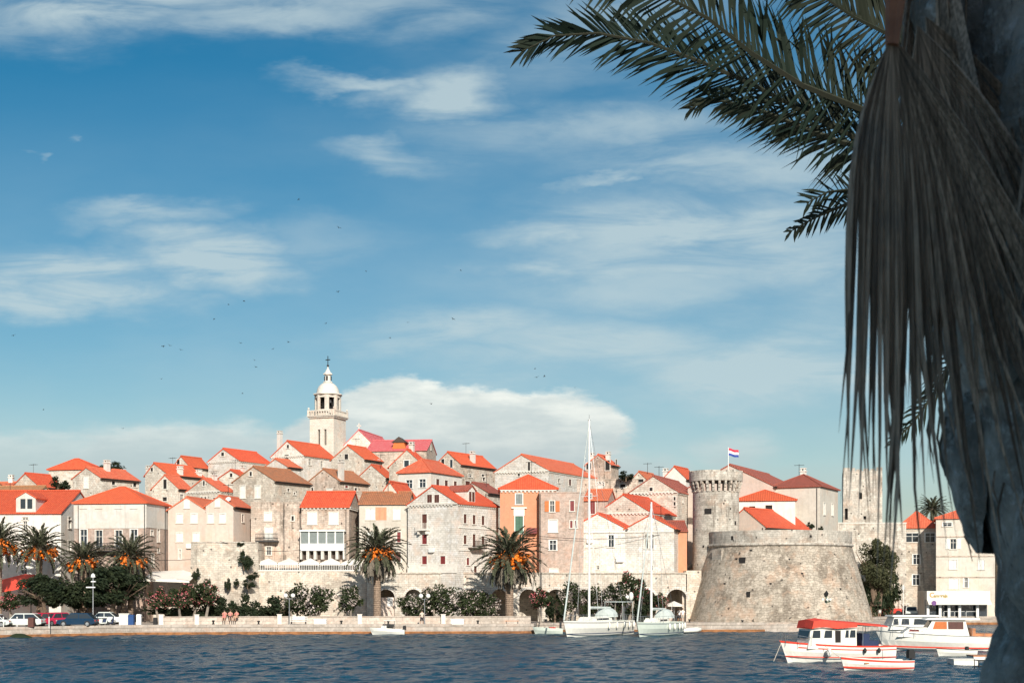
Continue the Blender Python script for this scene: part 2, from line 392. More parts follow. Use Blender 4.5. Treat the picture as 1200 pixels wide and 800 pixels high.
def fibrous(m, k=.75):
    """long fibres and mottling over an existing leaf colour"""
    t = m.node_tree; N = NT(t); b = t.nodes['Principled BSDF']; src = b.inputs['Base Color'].links[0].from_socket; tc = t.nodes.new('ShaderNodeTexCoord')
    f = N.noise(N.vmath('MULTIPLY', tc.outputs['Object'], (170., 170., 5.)), 1., 4, .7); g2 = N.noise(tc.outputs['Object'], 9, 5, .65)
    c = N.mix(N.mapr(f, .4, .6, k, 0), src, (.03, .022, .016)); c = N.mix(N.mapr(g2, .5, .7, 0, .5), c, (.16, .15, .14)); N.put(b.inputs['Base Color'], c)
fibrous(M['dead_fan'], .6)

# ------------------------------------------------------------ sea, quay, hill
def sea():
    import numpy as np
    xs = np.concatenate([[-5000, -2500, -1200, -600, -300, -160, -110], np.arange(-84, 96, .34), [120, 170, 300, 600, 1200, 2500, 5000]])
    ys = np.concatenate([[-800, -200, 0, 18, 45, 62], np.arange(72, 172, .3), [175, 185, 230, 420, 700, 1400, 3000, 7000]])
    Xg, Yg = np.meshgrid(xs, ys); rnd = random.Random(4); Z = np.zeros_like(Xg)
    for i in range(44):
        lam = 10**rnd.uniform(math.log10(.8), math.log10(3.)); th = R(rnd.gauss(62, 45)); k = 2*math.pi/lam
        amp = .0085*lam**.7; ph = k*(Xg*math.cos(th)+Yg*math.sin(th))+rnd.uniform(0, 6.28)
        Z += amp*(1-np.abs(np.sin(ph/2))*2)*.8
    fade = np.clip((Yg-66)/10, 0, 1)*np.clip((Xg+90)/8, 0, 1)*np.clip((100-Xg)/8, 0, 1)*np.clip((174-Yg)/4, 0, 1)
    Z = (Z-Z.mean())*fade
    nx, ny = len(xs), len(ys); V = np.stack([Xg, Yg, Z], -1).reshape(-1, 3)
    i = np.arange(nx-1); j = np.arange(ny-1); I, J = np.meshgrid(i, j); a = (J*nx+I).ravel()
    Fc = np.stack([a, a+1, a+nx+1, a+nx], -1)
    me = bpy.data.meshes.new('sea'); me.vertices.add(len(V)); me.vertices.foreach_set('co', V.ravel())
    me.loops.add(Fc.size); me.loops.foreach_set('vertex_index', Fc.ravel()); me.polygons.add(len(Fc))
    me.polygons.foreach_set('loop_start', np.arange(0, Fc.size, 4)); me.polygons.foreach_set('loop_total', np.full(len(Fc), 4))
    me.update(calc_edges=True); me.polygons.foreach_set('use_smooth', [True]*len(Fc))
    m, N, b = newmat('sea_water'); tc = N.n.new('ShaderNodeTexCoord')
    p = N.vmath('MULTIPLY', tc.outputs['Object'], (1., 1.3, 1.))
    n1 = N.noise(N.vmath('MULTIPLY', tc.outputs['Object'], (2.8, 1.0, 1.)), 1.15, 6, .62, .3); n2 = N.noise(p, .12, 4, .5)
    c = N.mix(N.mapr(n2, .35, .65), (.006, .048, .085), (.011, .07, .115))
    c = N.mix(N.mapr(N.noise(p, 2.2, 5, .7), .66, .78, 0, .35), c, (.3, .42, .5))
    N.put(b.inputs['Base Color'], c); b.inputs['Roughness'].default_value = .2; b.inputs['IOR'].default_value = 1.33; b.inputs['Specular IOR Level'].default_value = .32
    bp = N.n.new('ShaderNodeBump'); bp.inputs['Strength'].default_value = 1.; bp.inputs['Distance'].default_value = .4
    N.put(bp.inputs['Height'], n1); N.put(b.inputs['Normal'], bp.outputs[0])
    me.materials.append(m); o = bpy.data.objects.new('sea', me); C.objects.link(o); o['kind'] = 'structure'
sea()
def lerp(a, b, t): return a+(b-a)*t
def sstep(x, a, b):
    t = min(1, max(0, (x-a)/(b-a))); return t*t*(3-2*t)
QL = [(-700, 138), (-300, 142), (0, 149), (160, 157), (300, 159), (625, 161.5), (629, 166), (800, 166.5), (925, 167.5), (960, 174), (1000, 188), (1050, 197), (1100, 198), (1700, 200)]
def quay():
    line = [(PX(p, D), D) for p, D in QL]; Zt = 1.0
    mb = MB()
    for (a, b) in zip(line, line[1:]):
        mb.poly([(a[0], a[1], -1.5), (b[0], b[1], -1.5), (b[0], b[1], Zt), (a[0], a[1], Zt)])                 # quay face
        mb.poly([(a[0], a[1], Zt), (b[0], b[1], Zt), (b[0]*1.02, 232, Zt), (a[0]*1.02, 232, Zt)])
        # kerb stone along the edge
    o = mb.build('quay', 'quay_stone'); o['kind'] = 'structure'
    kb = MB(); wl = MB()
    for (a, b) in zip(line, line[1:]):
        A = Vector((a[0], a[1], 0)); B = Vector((b[0], b[1], 0)); T = (B-A).normalized(); n = Vector((T.y, -T.x, 0)); L = (B-A).length
        kb.obox((A, T, n), 0, L, .82, 1.13, -.5, .06)
        wl.obox((A, T, n), 0, L, -.3, .3, -.2, .05)
    o = kb.build('quay_kerb', 'quay_stone'); o['kind'] = 'structure'
    o = wl.build('quay_waterline_band', 'rust'); o['kind'] = 'structure'
quay()
def g(x, y, terrain=False):
    """height of the ground of the town"""
    px = 600+F*x/max(y, 1)
    low = 1.0
    edge = 182.0 if terrain and 429 < px < 830 else 176.9
    hill = 5.9*sstep(y, edge, edge+.5)+low+sstep(y, 186, 262)*17
    left = low+sstep(y, 182, 190)*2+sstep(y, 186, 262)*19
    w = sstep(px, 205, 225)
    h = lerp(left, hill, w)
    right = low+sstep(y, 230, 300)*16
    h = lerp(h, lerp(low+8.5*sstep(y, 182, 186), low, sstep(px, 995, 1035)), sstep(px, 812, 822))
    if px > 1000: h = max(h, right)
    if px > 935 and y < 205: return -2.0
    h *= 1-sstep(y, 290, 380)*.98
    h *= 1-sstep(abs(x), 150, 190)
    return h
def hill():
    mb = MB(); nx, ny = 150, 110; xs = [-190+380*i/nx for i in range(nx+1)]; ys = [176.2+(400-176.2)*(j/ny)**1.35 for j in range(ny+1)]
    for j in range(ny+1):
        for i in range(nx+1):
            h = g(xs[i], ys[j], True); h = h-.06 if h <= 1.01 else h
            mb.v.append((xs[i], ys[j], h+(noise.noise(Vector((xs[i]*.1, ys[j]*.1, 0)))*.8 if ys[j] > 200 else 0)))
    for j in range(ny):
        for i in range(nx):
            a = j*(nx+1)+i; mb.f.append((a, a+1, a+nx+2, a+nx+1)); mb.m.append(0)
    m, N, b = newmat('hill_ground'); tc = N.n.new('ShaderNodeTexCoord')
    c = N.mix(N.mapr(N.noise(tc.outputs['Object'], .4, 6, .6), .4, .6), (.36, .3, .22), (.12, .12, .06))
    N.put(b.inputs['Base Color'], c); b.inputs['Roughness'].default_value = .95
    o = mb.build('hill', m, uv=False); o['kind'] = 'structure'
hill()
def far_hills():
    mb = MB(); n = 80
    for k in range(n):
        pass
    xs = [-2600+40*i for i in range(131)]
    for i in range(130):
        def h(x): return 30+75*max(0, noise.noise(Vector((x*.0012, 3.1, 0)))+.25)+14*noise.noise(Vector((x*.006, 1, 0)))
        for (ya, yb, fa, fb) in ((2300, 2600, 0, .75), (2600, 3000, .75, 1), (3000, 3600, 1, 0)):
            mb.poly([(xs[i], ya, h(xs[i])*fa), (xs[i+1], ya, h(xs[i+1])*fa), (xs[i+1], yb, h(xs[i+1])*fb), (xs[i], yb, h(xs[i])*fb)])
    plain('far_land', (.07, .1, .1), .95, .2, .01)
    o = mb.build('far_hills', 'far_land', uv=False); o['kind'] = 'structure'
far_hills()

# ------------------------------------------------------------ houses
def hole_wall(mb, B, L, z0, z1, holes, depth=.22):
    """rectangular wall with real openings and reveals"""
    O, T, Nn = B
    def P(t, z, n=0.): p = O+T*t+Nn*n; return (p.x, p.y, p.z+z)
    ts = sorted({0, L, *[h[0] for h in holes], *[h[1] for h in holes]}); zs = sorted({z0, z1, *[h[2] for h in holes], *[h[3] for h in holes]})
    for a, b in zip(ts, ts[1:]):
        for c, d in zip(zs, zs[1:]):
            mt, mz = (a+b)/2, (c+d)/2
            if any(h[0] < mt < h[1] and h[2] < mz < h[3] for h in holes): continue
            mb.poly([P(a, c), P(b, c), P(b, d), P(a, d)])
    for (a, b, c, d) in holes:
        for q in (((a, c), (b, c)), ((b, c), (b, d)), ((b, d), (a, d)), ((a, d), (a, c))):
            (t1, w1), (t2, w2) = q; mb.poly([P(t1, w1), P(t2, w2), P(t2, w2, -depth), P(t1, w1, -depth)])
WK = {  # kind: (fill material, fill part name, frame material)
 'dark': ('window_glass', 'pane', 'trim_stone'), 'void': ('dark_void', 'pane', 'trim_stone'), 'white': ('shutter_white', 'shutter', 'trim_stone'),
 'brown': ('shutter_brown', 'shutter', 'trim_stone'), 'red': ('shutter_red', 'shutter', 'trim_stone'), 'green': ('shutter_green', 'shutter', 'white_paint'),
 'grey': ('shutter_grey', 'shutter', 'white_paint'), 'glass': ('window_glass', 'pane', 'white_paint')}
def window(B, t0, t1, z0, z1, kind, root, hole):
    k = kind.split('+'); fm, fn, frm = WK[k[0]]; w = .1
    f = MB(); n0, n1 = (.0, .05)
    f.obox(B, t0-w, t1+w, z1, z1+w, n0, n1); f.obox(B, t0-w, t0, z0, z1, n0, n1); f.obox(B, t1, t1+w, z0, z1, n0, n1)
    if k[0] in ('dark', 'glass') and hole:      # casement bars
        c = (t0+t1)/2; f.obox(B, c-.03, c+.03, z0, z1, -.12, -.07); f.obox(B, t0, t1, z0+(z1-z0)*.62, z0+(z1-z0)*.62+.05, -.12, -.075)
        f.obox(B, t0, t0+.06, z0, z1, -.12, -.08); f.obox(B, t1-.06, t1, z0, z1, -.12, -.08)
    o = f.build('window', frm, root)
    s = MB(); s.obox(B, t0-w-.05, t1+w+.05, z0-.11, z0, 0, .12); s.build('sill', 'trim_stone', o)
    p = MB(); d = (-.13 if fn == 'pane' else -.05) if hole else .012
    if fn == 'shutter':
        c = (t0+t1)/2; d2 = -.06 if hole else .03
        for (a, b) in ((t0, c-.012), (c+.012, t1)):
            p.obox(B, a, b, z0, z1, d-.03, d)
            p.obox(B, a+.06, b-.06, z0+.1, z0+(z1-z0)*.46, d, d+.02); p.obox(B, a+.06, b-.06, z0+(z1-z0)*.54, z1-.1, d, d+.02)
    else: p.obox(B, t0, t1, z0, z1, d-.03, d)
    p.build(fn, fm, o)
    if 'open' in kind:                          # open shutter leaves against the wall
        col = 'shutter_'+k[1].replace('open', '')
        for (a, b) in ((t0-w-.55, t0-w), (t1+w, t1+w+.55)):
            q = MB(); q.obox(B, a, b, z0, z1, .02, .07); q.build('shutter', col, o)
def chimney(root, x, y, z0, z1, s=.35, mat='plaster_white'):
    m = MB(); m.box(x-s, x+s, y-s, y+s, z0, z1); m.box(x-s-.1, x+s+.1, y-s-.1, y+s+.1, z1, z1+.12)
    m.box(x-s+.05, x-s+.2, y-s, y+s, z1+.12, z1+.4); m.box(x+s-.2, x+s-.05, y-s, y+s, z1+.12, z1+.4); m.box(x-s-.05, x+s+.05, y-s-.05, y+s+.05, z1+.4, z1+.5)
    m.build('chimney', mat, root)
CH = [0]
def house(label, D, a, x0, x1, x2=None, ye=0, yr=0, roof='gy', d=9., wall='stone_white', rm='roof_red', fw=(), sw=(), ax=.5, inset=2.6, corn=False, chim=(), pipe=(), name='stone_house', zb=None, over=.28, group='red-roofed houses of the old town', cat='house'):
    a = R(a); X0, Y0 = PX(x0, D), D; ca, sa = math.cos(a), math.sin(a); u1 = (x1-600)/F
    w = (u1*Y0-X0)/(ca-u1*sa); X1, Y1 = X0+w*ca, Y0+w*sa
    if x2 is not None:
        u2 = (x2-600)/F; den = (-sa-u2*ca); d = min(24, max(3, (u2*Y1-X1)/den)) if den > .02 else d
    cx, cy = X0+w/2*ca-d/2*sa, Y0+w/2*sa+d/2*ca
    if zb is None: zb = min(g(X0, Y0), g(X1, Y1), g(cx, cy))-.6
    root = thing(name, label, cat, (X0, Y0, zb), a, group)
    ze = PZ(ye, D)-zb
    if roof == 'gy': Yr = Y0+w*ax*sa
    else: Yr = cy
    zr = PZ(yr, Yr)-zb if roof != 'flat' else ze
    BF = (Vector((0, 0, 0)), Vector((1, 0, 0)), Vector((0, -1, 0))); BR = (Vector((w, 0, 0)), Vector((0, 1, 0)), Vector((1, 0, 0)))
    BK = (Vector((w, d, 0)), Vector((-1, 0, 0)), Vector((0, 1, 0))); BL = (Vector((0, d, 0)), Vector((0, -1, 0)), Vector((-1, 0, 0)))
    def loc_win(lst, right):
        out = []
        for (px, py, ww, wh, kind) in lst:
            u = (px-600)/F
            if right: ox, oy, dx, dy = X1, Y1, -sa, ca
            else: ox, oy, dx, dy = X0, Y0, ca, sa
            t = (u*oy-ox)/(dx-u*dy); z = PZ(py, oy+t*dy)-zb; ww = ww*1.45 if right else ww
            out.append((t-ww/2, t+ww/2, z-wh/2, z+wh/2, kind))
        return out
    F_ = loc_win(fw, False); S_ = loc_win(sw, True)
    isb = lambda q, L: q[3] < ze-.12 and q[0] > .15 and q[1] < L-.15
    wl = MB()
    hole_wall(wl, BF, w, 0, ze, [q[:4] for q in F_ if isb(q, w)]); hole_wall(wl, BR, d, 0, ze, [q[:4] for q in S_ if isb(q, d)])
    hole_wall(wl, BK, w, 0, ze, []); hole_wall(wl, BL, d, 0, ze, [])
    if roof == 'gy':
        for y in (0, d): pts = [(0, y, ze), (w, y, ze), (w*ax, y, zr)]; wl.poly(pts if y == 0 else pts[::-1])
    elif roof == 'gx':
        for x in (0, w): pts = [(x, 0, ze), (x, d, ze), (x, d/2, zr)]; wl.poly(pts if x else pts[::-1])
    elif roof == 'flat':
        wl.poly([(0, 0, ze-.4), (w, 0, ze-.4), (w, d, ze-.4), (0, d, ze-.4)])
        for bx in ((-.05, w+.05, -.05, .22), (-.05, w+.05, d-.22, d+.05), (-.05, .22, .22, d-.22), (w-.22, w+.05, .22, d-.22)): wl.box(bx[0], bx[1], bx[2], bx[3], ze, ze+.14)
    wl.build('wall', wall, root)
    for (lst, B, L) in ((F_, BF, w), (S_, BR, d)):
        for q in lst: window(B, q[0], q[1], q[2], q[3], q[4], root, isb(q, L))
    th = .14; ov = over; rf = MB(); ro = None
    if roof == 'gy':
        m1 = (zr-ze)/(w*ax); m2 = (zr-ze)/(w*(1-ax))
        prof = [(-ov, ze-ov*m1), (w*ax, zr), (w+ov, ze-ov*m2), (w+ov, ze-ov*m2+th), (w*ax, zr+th*1.2), (-ov, ze-ov*m1+th)]
        y0, y1 = -.12, d+.12
        for (p, q) in ((0, 1), (1, 2)):
            A, Bq = prof[p], prof[q]; Cq, Dq = prof[5-q if p == 0 else 3], prof[5-p if p == 0 else 4]
            if p == 0: quad = [A, Bq, prof[4], prof[5]]
            else: quad = [A, Bq, prof[3], prof[4]]
            rf.prism(quad, 'y', y0, y1)
        rf.prism([(w*ax-.16, zr+th*1.2-.08), (w*ax+.16, zr+th*1.2-.08), (w*ax, zr+th*1.2+.12)], 'y', y0-.03, y1+.03)
    elif roof == 'gx':
        m1 = (zr-ze)/(d/2)
        for s in (0, 1):
            q = [(-ov, ze-ov*m1), (d/2, zr), (d/2, zr+th*1.2), (-ov, ze-ov*m1+th)]
            if s: q = [(d-p[0], p[1]) for p in q][::-1]
            rf.prism(q, 'x', -.14, w+.14)
        rf.prism([(d/2-.16, zr+th), (d/2+.16, zr+th), (d/2, zr+th+.18)], 'x', -.17, w+.17)
    elif roof == 'hip':
        if w >= d: ins = min(inset, w*.48); r1, r2 = (ins, d/2), (w-ins, d/2)
        else: ins = min(inset, d*.48); r1, r2 = (w/2, ins), (w/2, d-ins)
        e = [(-ov, -ov), (w+ov, -ov), (w+ov, d+ov), (-ov, d+ov)]; zo = ze+.02; t2 = .12
        for i in range(4):
            p, q = e[i], e[(i+1) % 4]; rf.poly([(*p, zo), (*q, zo), (*q, zo+t2), (*p, zo+t2)])
        rf.poly([(*p, zo) for p in e[::-1]]); E = [(*p, zo+t2) for p in e]; A = (*r1, zr+t2); Bq = (*r2, zr+t2)
        if w >= d:
            rf.poly([E[0], E[1], Bq, A]); rf.poly([E[1], E[2], Bq]); rf.poly([E[2], E[3], A, Bq]); rf.poly([E[3], E[0], A])
            lines = [(E[0], A), (E[3], A), (E[1], Bq), (E[2], Bq), (A, Bq)]
        else:
            rf.poly([E[0], E[1], A]); rf.poly([E[1], E[2], Bq, A]); rf.poly([E[2], E[3], Bq]); rf.poly([E[3], E[0], A, Bq])
            lines = [(E[0], A), (E[1], A), (E[2], Bq), (E[3], Bq), (A, Bq)]
        for (p, q) in lines: rf.tube([p, q], .09, 5)
    if roof != 'flat': ro = rf.build('roof', rm, root)
    CH[0] += 1
    if not chim and roof != 'flat' and cat == 'house' and CH[0] % 4 == 1 and D > 183: chim = [((CH[0]*.37) % .5+.25, (CH[0]*.61) % .5+.4, .7+(CH[0] % 3)*.25)]
    if corn:
        cb = MB(); k = int(w/.55)
        for (B, L) in ((BF, w), (BR, d)):
            cb.obox(B, 0, L, ze-.16, ze-.02, .0, .2)
            for i in range(int(L/.5)): cb.obox(B, i*.5+.1, i*.5+.32, ze-.34, ze-.16, .003, .17)
        cb.build('cornice', 'trim_stone', root)
    if roof == 'gy' and not corn:            # gutter, and a dark board painting in the eave shadow on the side wall
        gb = MB(); gb.obox(BR, -.1, d+.1, ze-.3-ov*m2*.5, ze-.06-ov*m2, .0, ov*.85); gb.tube([(w+ov+.05, -.1, ze-ov*m2+.02), (w+ov+.05, d+.1, ze-ov*m2+.02)], .07, 5); gb.build('gutter_and_eave_shade', 'dark_wood', ro)
    for (fx, fy, h) in chim:
        x, y = fx*w, fy*d
        if roof == 'gy': rz = zr-abs(x-w*ax)/(w*.5)*(zr-ze)
        elif roof == 'flat': rz = ze
        else: rz = zr-abs(y-d/2)/(d/2)*(zr-ze)
        chimney(ro or root, x, y, rz-.5, rz+h)
    for (side, f) in pipe:
        pb = MB(); B, L = (BF, w) if side == 'f' else (BR, d); O, T, Nn = B
        p0 = O+T*(L*f)+Nn*.1; pb.tube([(p0.x, p0.y, .3), (p0.x, p0.y, ze-.1)], .055, 5); pb.build('drainpipe', 'iron', root)
    return dict(root=root, w=w, d=d, ze=ze, zr=zr, zb=zb, BF=BF, BR=BR, X1=X1, Y1=Y1, D=D, a=a, X0=X0, Y0=Y0, roof=ro)
H = house
def antenna(h, fx, fy, hh=2.2, k=4):
    m = MB(); w, d = h['w'], h['d']; z0 = h['zr']-.8; x, y = fx*w, fy*d
    m.tube([(x, y, z0), (x, y, h['zr']+hh)], .035, 4); zt = h['zr']+hh-.15
    m.tube([(x-.7, y, zt), (x+.7, y, zt)], .025, 4)
    for i in range(k): xx = x-.6+1.2*i/(k-1); m.tube([(xx, y-.35, zt), (xx, y+.35, zt)], .02, 4)
    m.build('antenna', 'iron', h['roof'] or h['root'])
def local(h, px, py, side='f'):
    """photo direction -> (t, z) on the front or right wall of house h"""
    u = (px-600)/F; a = h['a']; ca, sa = math.cos(a), math.sin(a)
    if side == 'r': ox, oy, dx, dy = h['X1'], h['Y1'], -sa, ca
    else: ox, oy, dx, dy = h['X0'], h['Y0'], ca, sa
    t = (u*oy-ox)/(dx-u*dy); return t, PZ(py, oy+t*dy)-h['zb']

ALLH = []
def H(*a, **k):
    h = house(*a, **k); ALLH.append(h); i = len(ALLH)
    if i % 3 == 0 and 'church' not in k.get('cat', ''): antenna(h, .3+.4*((i*.37) % 1), .5, 1.2+.9*((i*.53) % 1))
    return h
# ------- far row along the skyline (left to right)
H('low orange-roofed house at the far left edge behind the others', 232, -8, -30, 14, ye=575, yr=566, roof='gx', wall='stone_grey', rm='roof_coral')
H('house with a weathered brown tile roof behind the dormered white house', 200, -10, -25, 34, ye=584, yr=571, roof='gx', d=9, wall='stone_grey', rm='roof_old')
H('small stone gable house between the dormered house and the round dark tree', 212, -28, 14, 46, 74, 571, 555, wall='stone_grey', rm='roof_red')
H('wide hip-roofed house on the skyline left of the long dark tree', 236, -14, 57, 112, 122, 551, 538, 'hip', wall='stone_white', rm='roof_red', inset=4)
H('stone gable house with a white shuttered window below the long dark tree', 208, -30, 85, 118, 163, 561, 548, wall='stone_white', rm='roof_coral', fw=[(101, 565, .9, 1.7, 'white')], sw=[(133, 565, .5, .7, 'void'), (158, 567, .5, .8, 'void')])
H('narrow gable house with long red roof beside the stubby twin chimneys', 224, -30, 170, 197, 240, 557, 543, ax=.4, rm='roof_red', fw=[(178, 550, .5, .6, 'void')], chim=[(.0, .1, .8), (.95, .35, 1.2), (.9, .9, .8)])
H('little gable house peeking above the long red roof, dark attic window', 236, -28, 203, 222, 245, 547, 535, rm='roof_red', fw=[(209, 541, .6, .8, 'void')])
H('large plain gable house standing highest on the left of the bell tower', 238, -30, 244, 280, 318, 541, 526, wall='stone_pale', rm='roof_red', fw=[(261, 532, .6, .6, 'void')], corn=True)
H('tiny gable house with one small window between two bigger gables', 224, -28, 257, 284, 292, 560, 551, rm='roof_red', fw=[(271, 556.5, .5, .6, 'void')])
H('small gable house with pale pediment below the tall house at the tower foot', 228, -30, 309, 337, 353, 548, 538, wall='stone_pale', rm='roof_coral')
H('tall white gable house at the foot of the bell tower, square chimney on its left', 241, -30, 318, 356, 393, 535, 517, wall='stone_pale', rm='roof_red', fw=[(336, 536.5, .9, 1.1, 'void'), (337.5, 523, .45, .6, 'void')], sw=[(363, 541, .5, 1., 'dark'), (377, 543.5, .5, 1., 'dark')], corn=True, chim=[(.14, .12, 3.3)])
h = H('tall grey-white gable house right of the bell tower with one dark window', 236, -26, 388, 427, 448, 539, 522, wall='stone_white', rm='roof_red', fw=[(406, 535, .7, .9, 'void')], sw=[(438, 540, .4, .4, 'void'), (444, 540, .4, .4, 'void')])
h = H('pale pediment front of the church between bell tower and magenta roof', 252, -12, 403, 438, ye=522, yr=504, d=14, wall='stone_pale', rm='roof_magenta', name='pedimented_church', cat='church')
mb = MB(); mb.box(h['w']/2-.08, h['w']/2+.08, .1, .26, h['zr'], h['zr']+1.3); mb.box(h['w']/2-.4, h['w']/2+.4, .1, .26, h['zr']+.75, h['zr']+.9); mb.build('cross', 'trim_stone', h['root'])
h = H('long church nave under a pinkish magenta tile roof', 246, -8, 430, 500, 511, 528, 517, 'gx', wall='stone_brown', rm='roof_magenta', name='church_nave', cat='church', sw=[(505, 524, .4, .9, 'void')])
mb = MB(); t, z = local(h, 467, 524); mb.prism([(t-1.2, z-.2), (t+1.2, z-.2), (t+.9, z+.9), (t-.9, z+.9)], 'y', .3, 3); mb.build('dormer', 'shutter_orange', h['roof'])
mb = MB(); mb.prism([(t-1.3, z+.9), (t+1.3, z+.9), (t, z+1.9)], 'y', .1, 3.4); mb.build('dormer_roof', 'dark_wood', h['roof'])
H('house with white side wall and three slits right of the church', 232, -32, 510, 540, 580, 545, 530, wall='stone_grey', rm='roof_red', fw=[(519, 540.5, .6, .8, 'void'), (529, 543, .5, 1.3, 'dark')], sw=[(551, 557, .8, .5, 'dark'), (566, 557, .6, .4, 'void'), (567, 561, .5, .6, 'void'), (548, 567, 1., 1., 'brown')], chim=[(.85, .45, 1.4)])
H('broad pale gable house with long orange roof running behind the yacht mast', 224, -26, 580, 643, 702, 553, 533, wall='stone_pale', rm='roof_coral', fw=[(620, 546, .4, 1.4, 'void'), (608, 556, .4, .5, 'void')], sw=[(655, 563, .5, .6, 'void'), (668, 565, .7, 1., 'brown'), (690, 568, .5, .9, 'void')], corn=True)
H('half-ruined house at the top right of the mast with gaping dark windows', 238, -24, 686, 716, 725, 545, 533, wall='stone_brown', rm='roof_coral', fw=[(690, 546, .9, 1.1, 'void'), (712, 545, .8, 1.7, 'void')], sw=[(722, 543, .5, 1.4, 'void')], chim=[(.2, .2, 1.), (.8, .3, 1.1)])
H('small weathered gable house left of the narrow white gable on the skyline', 218, -26, 736, 762, 778, 566, 553, wall='stone_grey', rm='roof_coral', fw=[(751, 563, .9, .5, 'void')])
H('narrow white gable house on the skyline just left of the round tower', 214, -26, 777, 804, 819, 561, 547, wall='plaster_white', rm='roof_red', chim=[(.0, .2, 1.2)])
# ------- middle rows
H('white gable house with open attic door above the pink twin gables', 212, -28, 178, 209, 223, 573, 557, wall='stone_white', rm='roof_coral', fw=[(193.5, 567, .65, 1.4, 'void'), (193, 584.5, .9, .6, 'void')], sw=[(213, 583, .5, 1., 'dark')])
H('gable house with paired dark windows and two-stone lintel in the middle left', 206, -29, 219, 258, 274, 576, 561, wall='stone_white', rm='roof_coral', fw=[(239, 566, .35, .7, 'void'), (236.4, 585, .4, .75, 'void'), (240.6, 585, .4, .75, 'void'), (251, 586, .45, .75, 'void')], corn=True)
H('large rough stone gable house with two bright white shutters and old tile roof', 203, -29, 273, 322, 364, 565, 547, wall='stone_grey', rm='roof_old', fw=[(284.5, 576, .95, 1.8, 'white'), (302, 576, .95, 1.8, 'white'), (294, 555, .4, .6, 'void')], sw=[(338, 574, .35, .4, 'void'), (345, 578, .3, .3, 'void')])
H('brownish rubble gable house with orange tiles below the bell tower', 214, -30, 361, 398, 432, 565, 550, wall='stone_brown', rm='roof_old', sw=[(406, 570, .5, .4, 'red'), (417, 573, .5, .4, 'void')], fw=[(366, 573.5, .4, .6, 'void'), (386, 574, 1.1, .5, 'white')], chim=[(.95, .1, 2.6)])
H('plain gable house with short red roof below the magenta church roof', 226, -26, 419, 452, 460, 560, 545, wall='stone_white', rm='roof_red')
H('grey gable house with a single white window right of the church wall', 220, -18, 456, 498, 506, 547, 527, wall='stone_grey', rm='roof_red', fw=[(476.5, 543, .8, 1., 'glass')])
H('white hip-roofed house with wide white front windows, three dark ones on its side', 208, -26, 467, 505, 541, 555, 540, 'hip', wall='plaster_white', rm='roof_coral', inset=2.2, fw=[(479.5, 567, 1.1, 1.2, 'glass'), (495, 566, 1.1, 1.2, 'glass')], sw=[(513, 565, .7, 1., 'brown'), (523, 567, .7, 1.1, 'brown'), (533.5, 568, .7, 1.1, 'brown')])
H('plain back house with red roof behind the pedimented stone house', 198, -26, 536, 572, 590, 578, 566, wall='stone_grey', rm='roof_dark')
H('long low rubble house under the half-ruined house, flat topped', 206, -4, 676, 748, ye=562, roof='flat', d=9, wall='stone_brown', name='rubble_house', fw=[(704, 567, 1., .4, 'void'), (730, 569, .8, .5, 'void')])
H('small house with patched red tiles behind the brown brick house', 190, -12, 684, 712, 722, 586, 575, 'gx', wall='brick_brown', rm='roof_coral', fw=[(694.5, 594, .65, 1.8, 'red'), (692, 581, .3, .6, 'dark')])
H('broad stone gable house left of the round tower with nest of putlog holes', 198, -22, 738, 794, 822, 577, 558, wall='stone_white', rm='roof_dark', fw=[(763, 573, .45, .5, 'void'), (790.5, 584, .3, .5, 'void'), (790.5, 590, .3, .5, 'void')], sw=[(800, 586, .4, .6, 'void')], corn=True)
H('stone gable house with short red roof directly behind the smaller mast', 190, -26, 700, 762, 793, 601, 580, wall='stone_white', rm='roof_red', corn=True)
H('brown gabled house under a long dark red roof right of the flag', 200, -26, 806, 906, ye=572, yr=545, d=20, wall='plaster_pink', rm='roof_dark')
H('dark hip-roofed house with white shuttered side behind the fort', 196, -27, 903, 961, 982, 572, 557, 'hip', wall='plaster_beige', rm='roof_dark', inset=4.2, sw=[(966, 596, .7, 1.6, 'white'), (975.5, 597, .7, 1.6, 'white')])
H('low white house under a bright red hip roof right of the round tower', 190, -8, 862, 932, 942, 587, 576, 'hip', wall='plaster_white', rm='roof_red', inset=2.2, fw=[(881.5, 595.5, .8, .6, 'void'), (901, 596, .9, 1., 'void')])
H('lowest fort-top house with red roof sloping toward the parapet', 185, -38, 848, 897, 949, 618, 596, wall='plaster_pink', rm='roof_red')
0 and H('long flat-topped stretch of town wall below the square tower', 206, -3, 978, 1058, ye=612, roof='flat', d=3, wall='tower_stone', name='town_wall', cat='wall', group=None)
# ------- front row
h = H('white house at the left edge with a two-window gabled dormer in its red roof', 180, -3, -75, 71.5, ye=601, yr=576.5, roof='gx', d=13, wall='plaster_white', rm='roof_red', fw=[(29.5, 607, .8, .3, 'dark'), (29.5, 615, .5, 1., 'dark'), (29, 628, .5, .9, 'dark'), (5, 616, .6, 1., 'white'), (28, 668, .8, .8, 'glass')], sw=[(81.5, 607, .7, .3, 'dark'), (81.5, 614, .7, 1., 'dark'), (81.5, 639, .7, 1.2, 'dark')])
ta, za = local(h, 19, 600); tb, zb_ = local(h, 42, 600); tc_, zap = local(h, 30.5, 576.5); _, zs = local(h, 19, 583)
mb = MB(); mb.prism([(ta, h['ze']+.1), (tb, h['ze']+.1), (tb, zs), (tc_, zap), (ta, zs)], 'y', -.06, 4.6); dm = mb.build('dormer', 'plaster_white', h['root'])
mb = MB()
for s in ((ta-.2, tc_), (tb+.2, tc_)): mb.prism([(s[0], zs-.15), (s[1], zap), (s[1], zap+.16), (s[0], zs)], 'y', -.2, 5.2)
mb.build('roof', 'roof_red', dm)
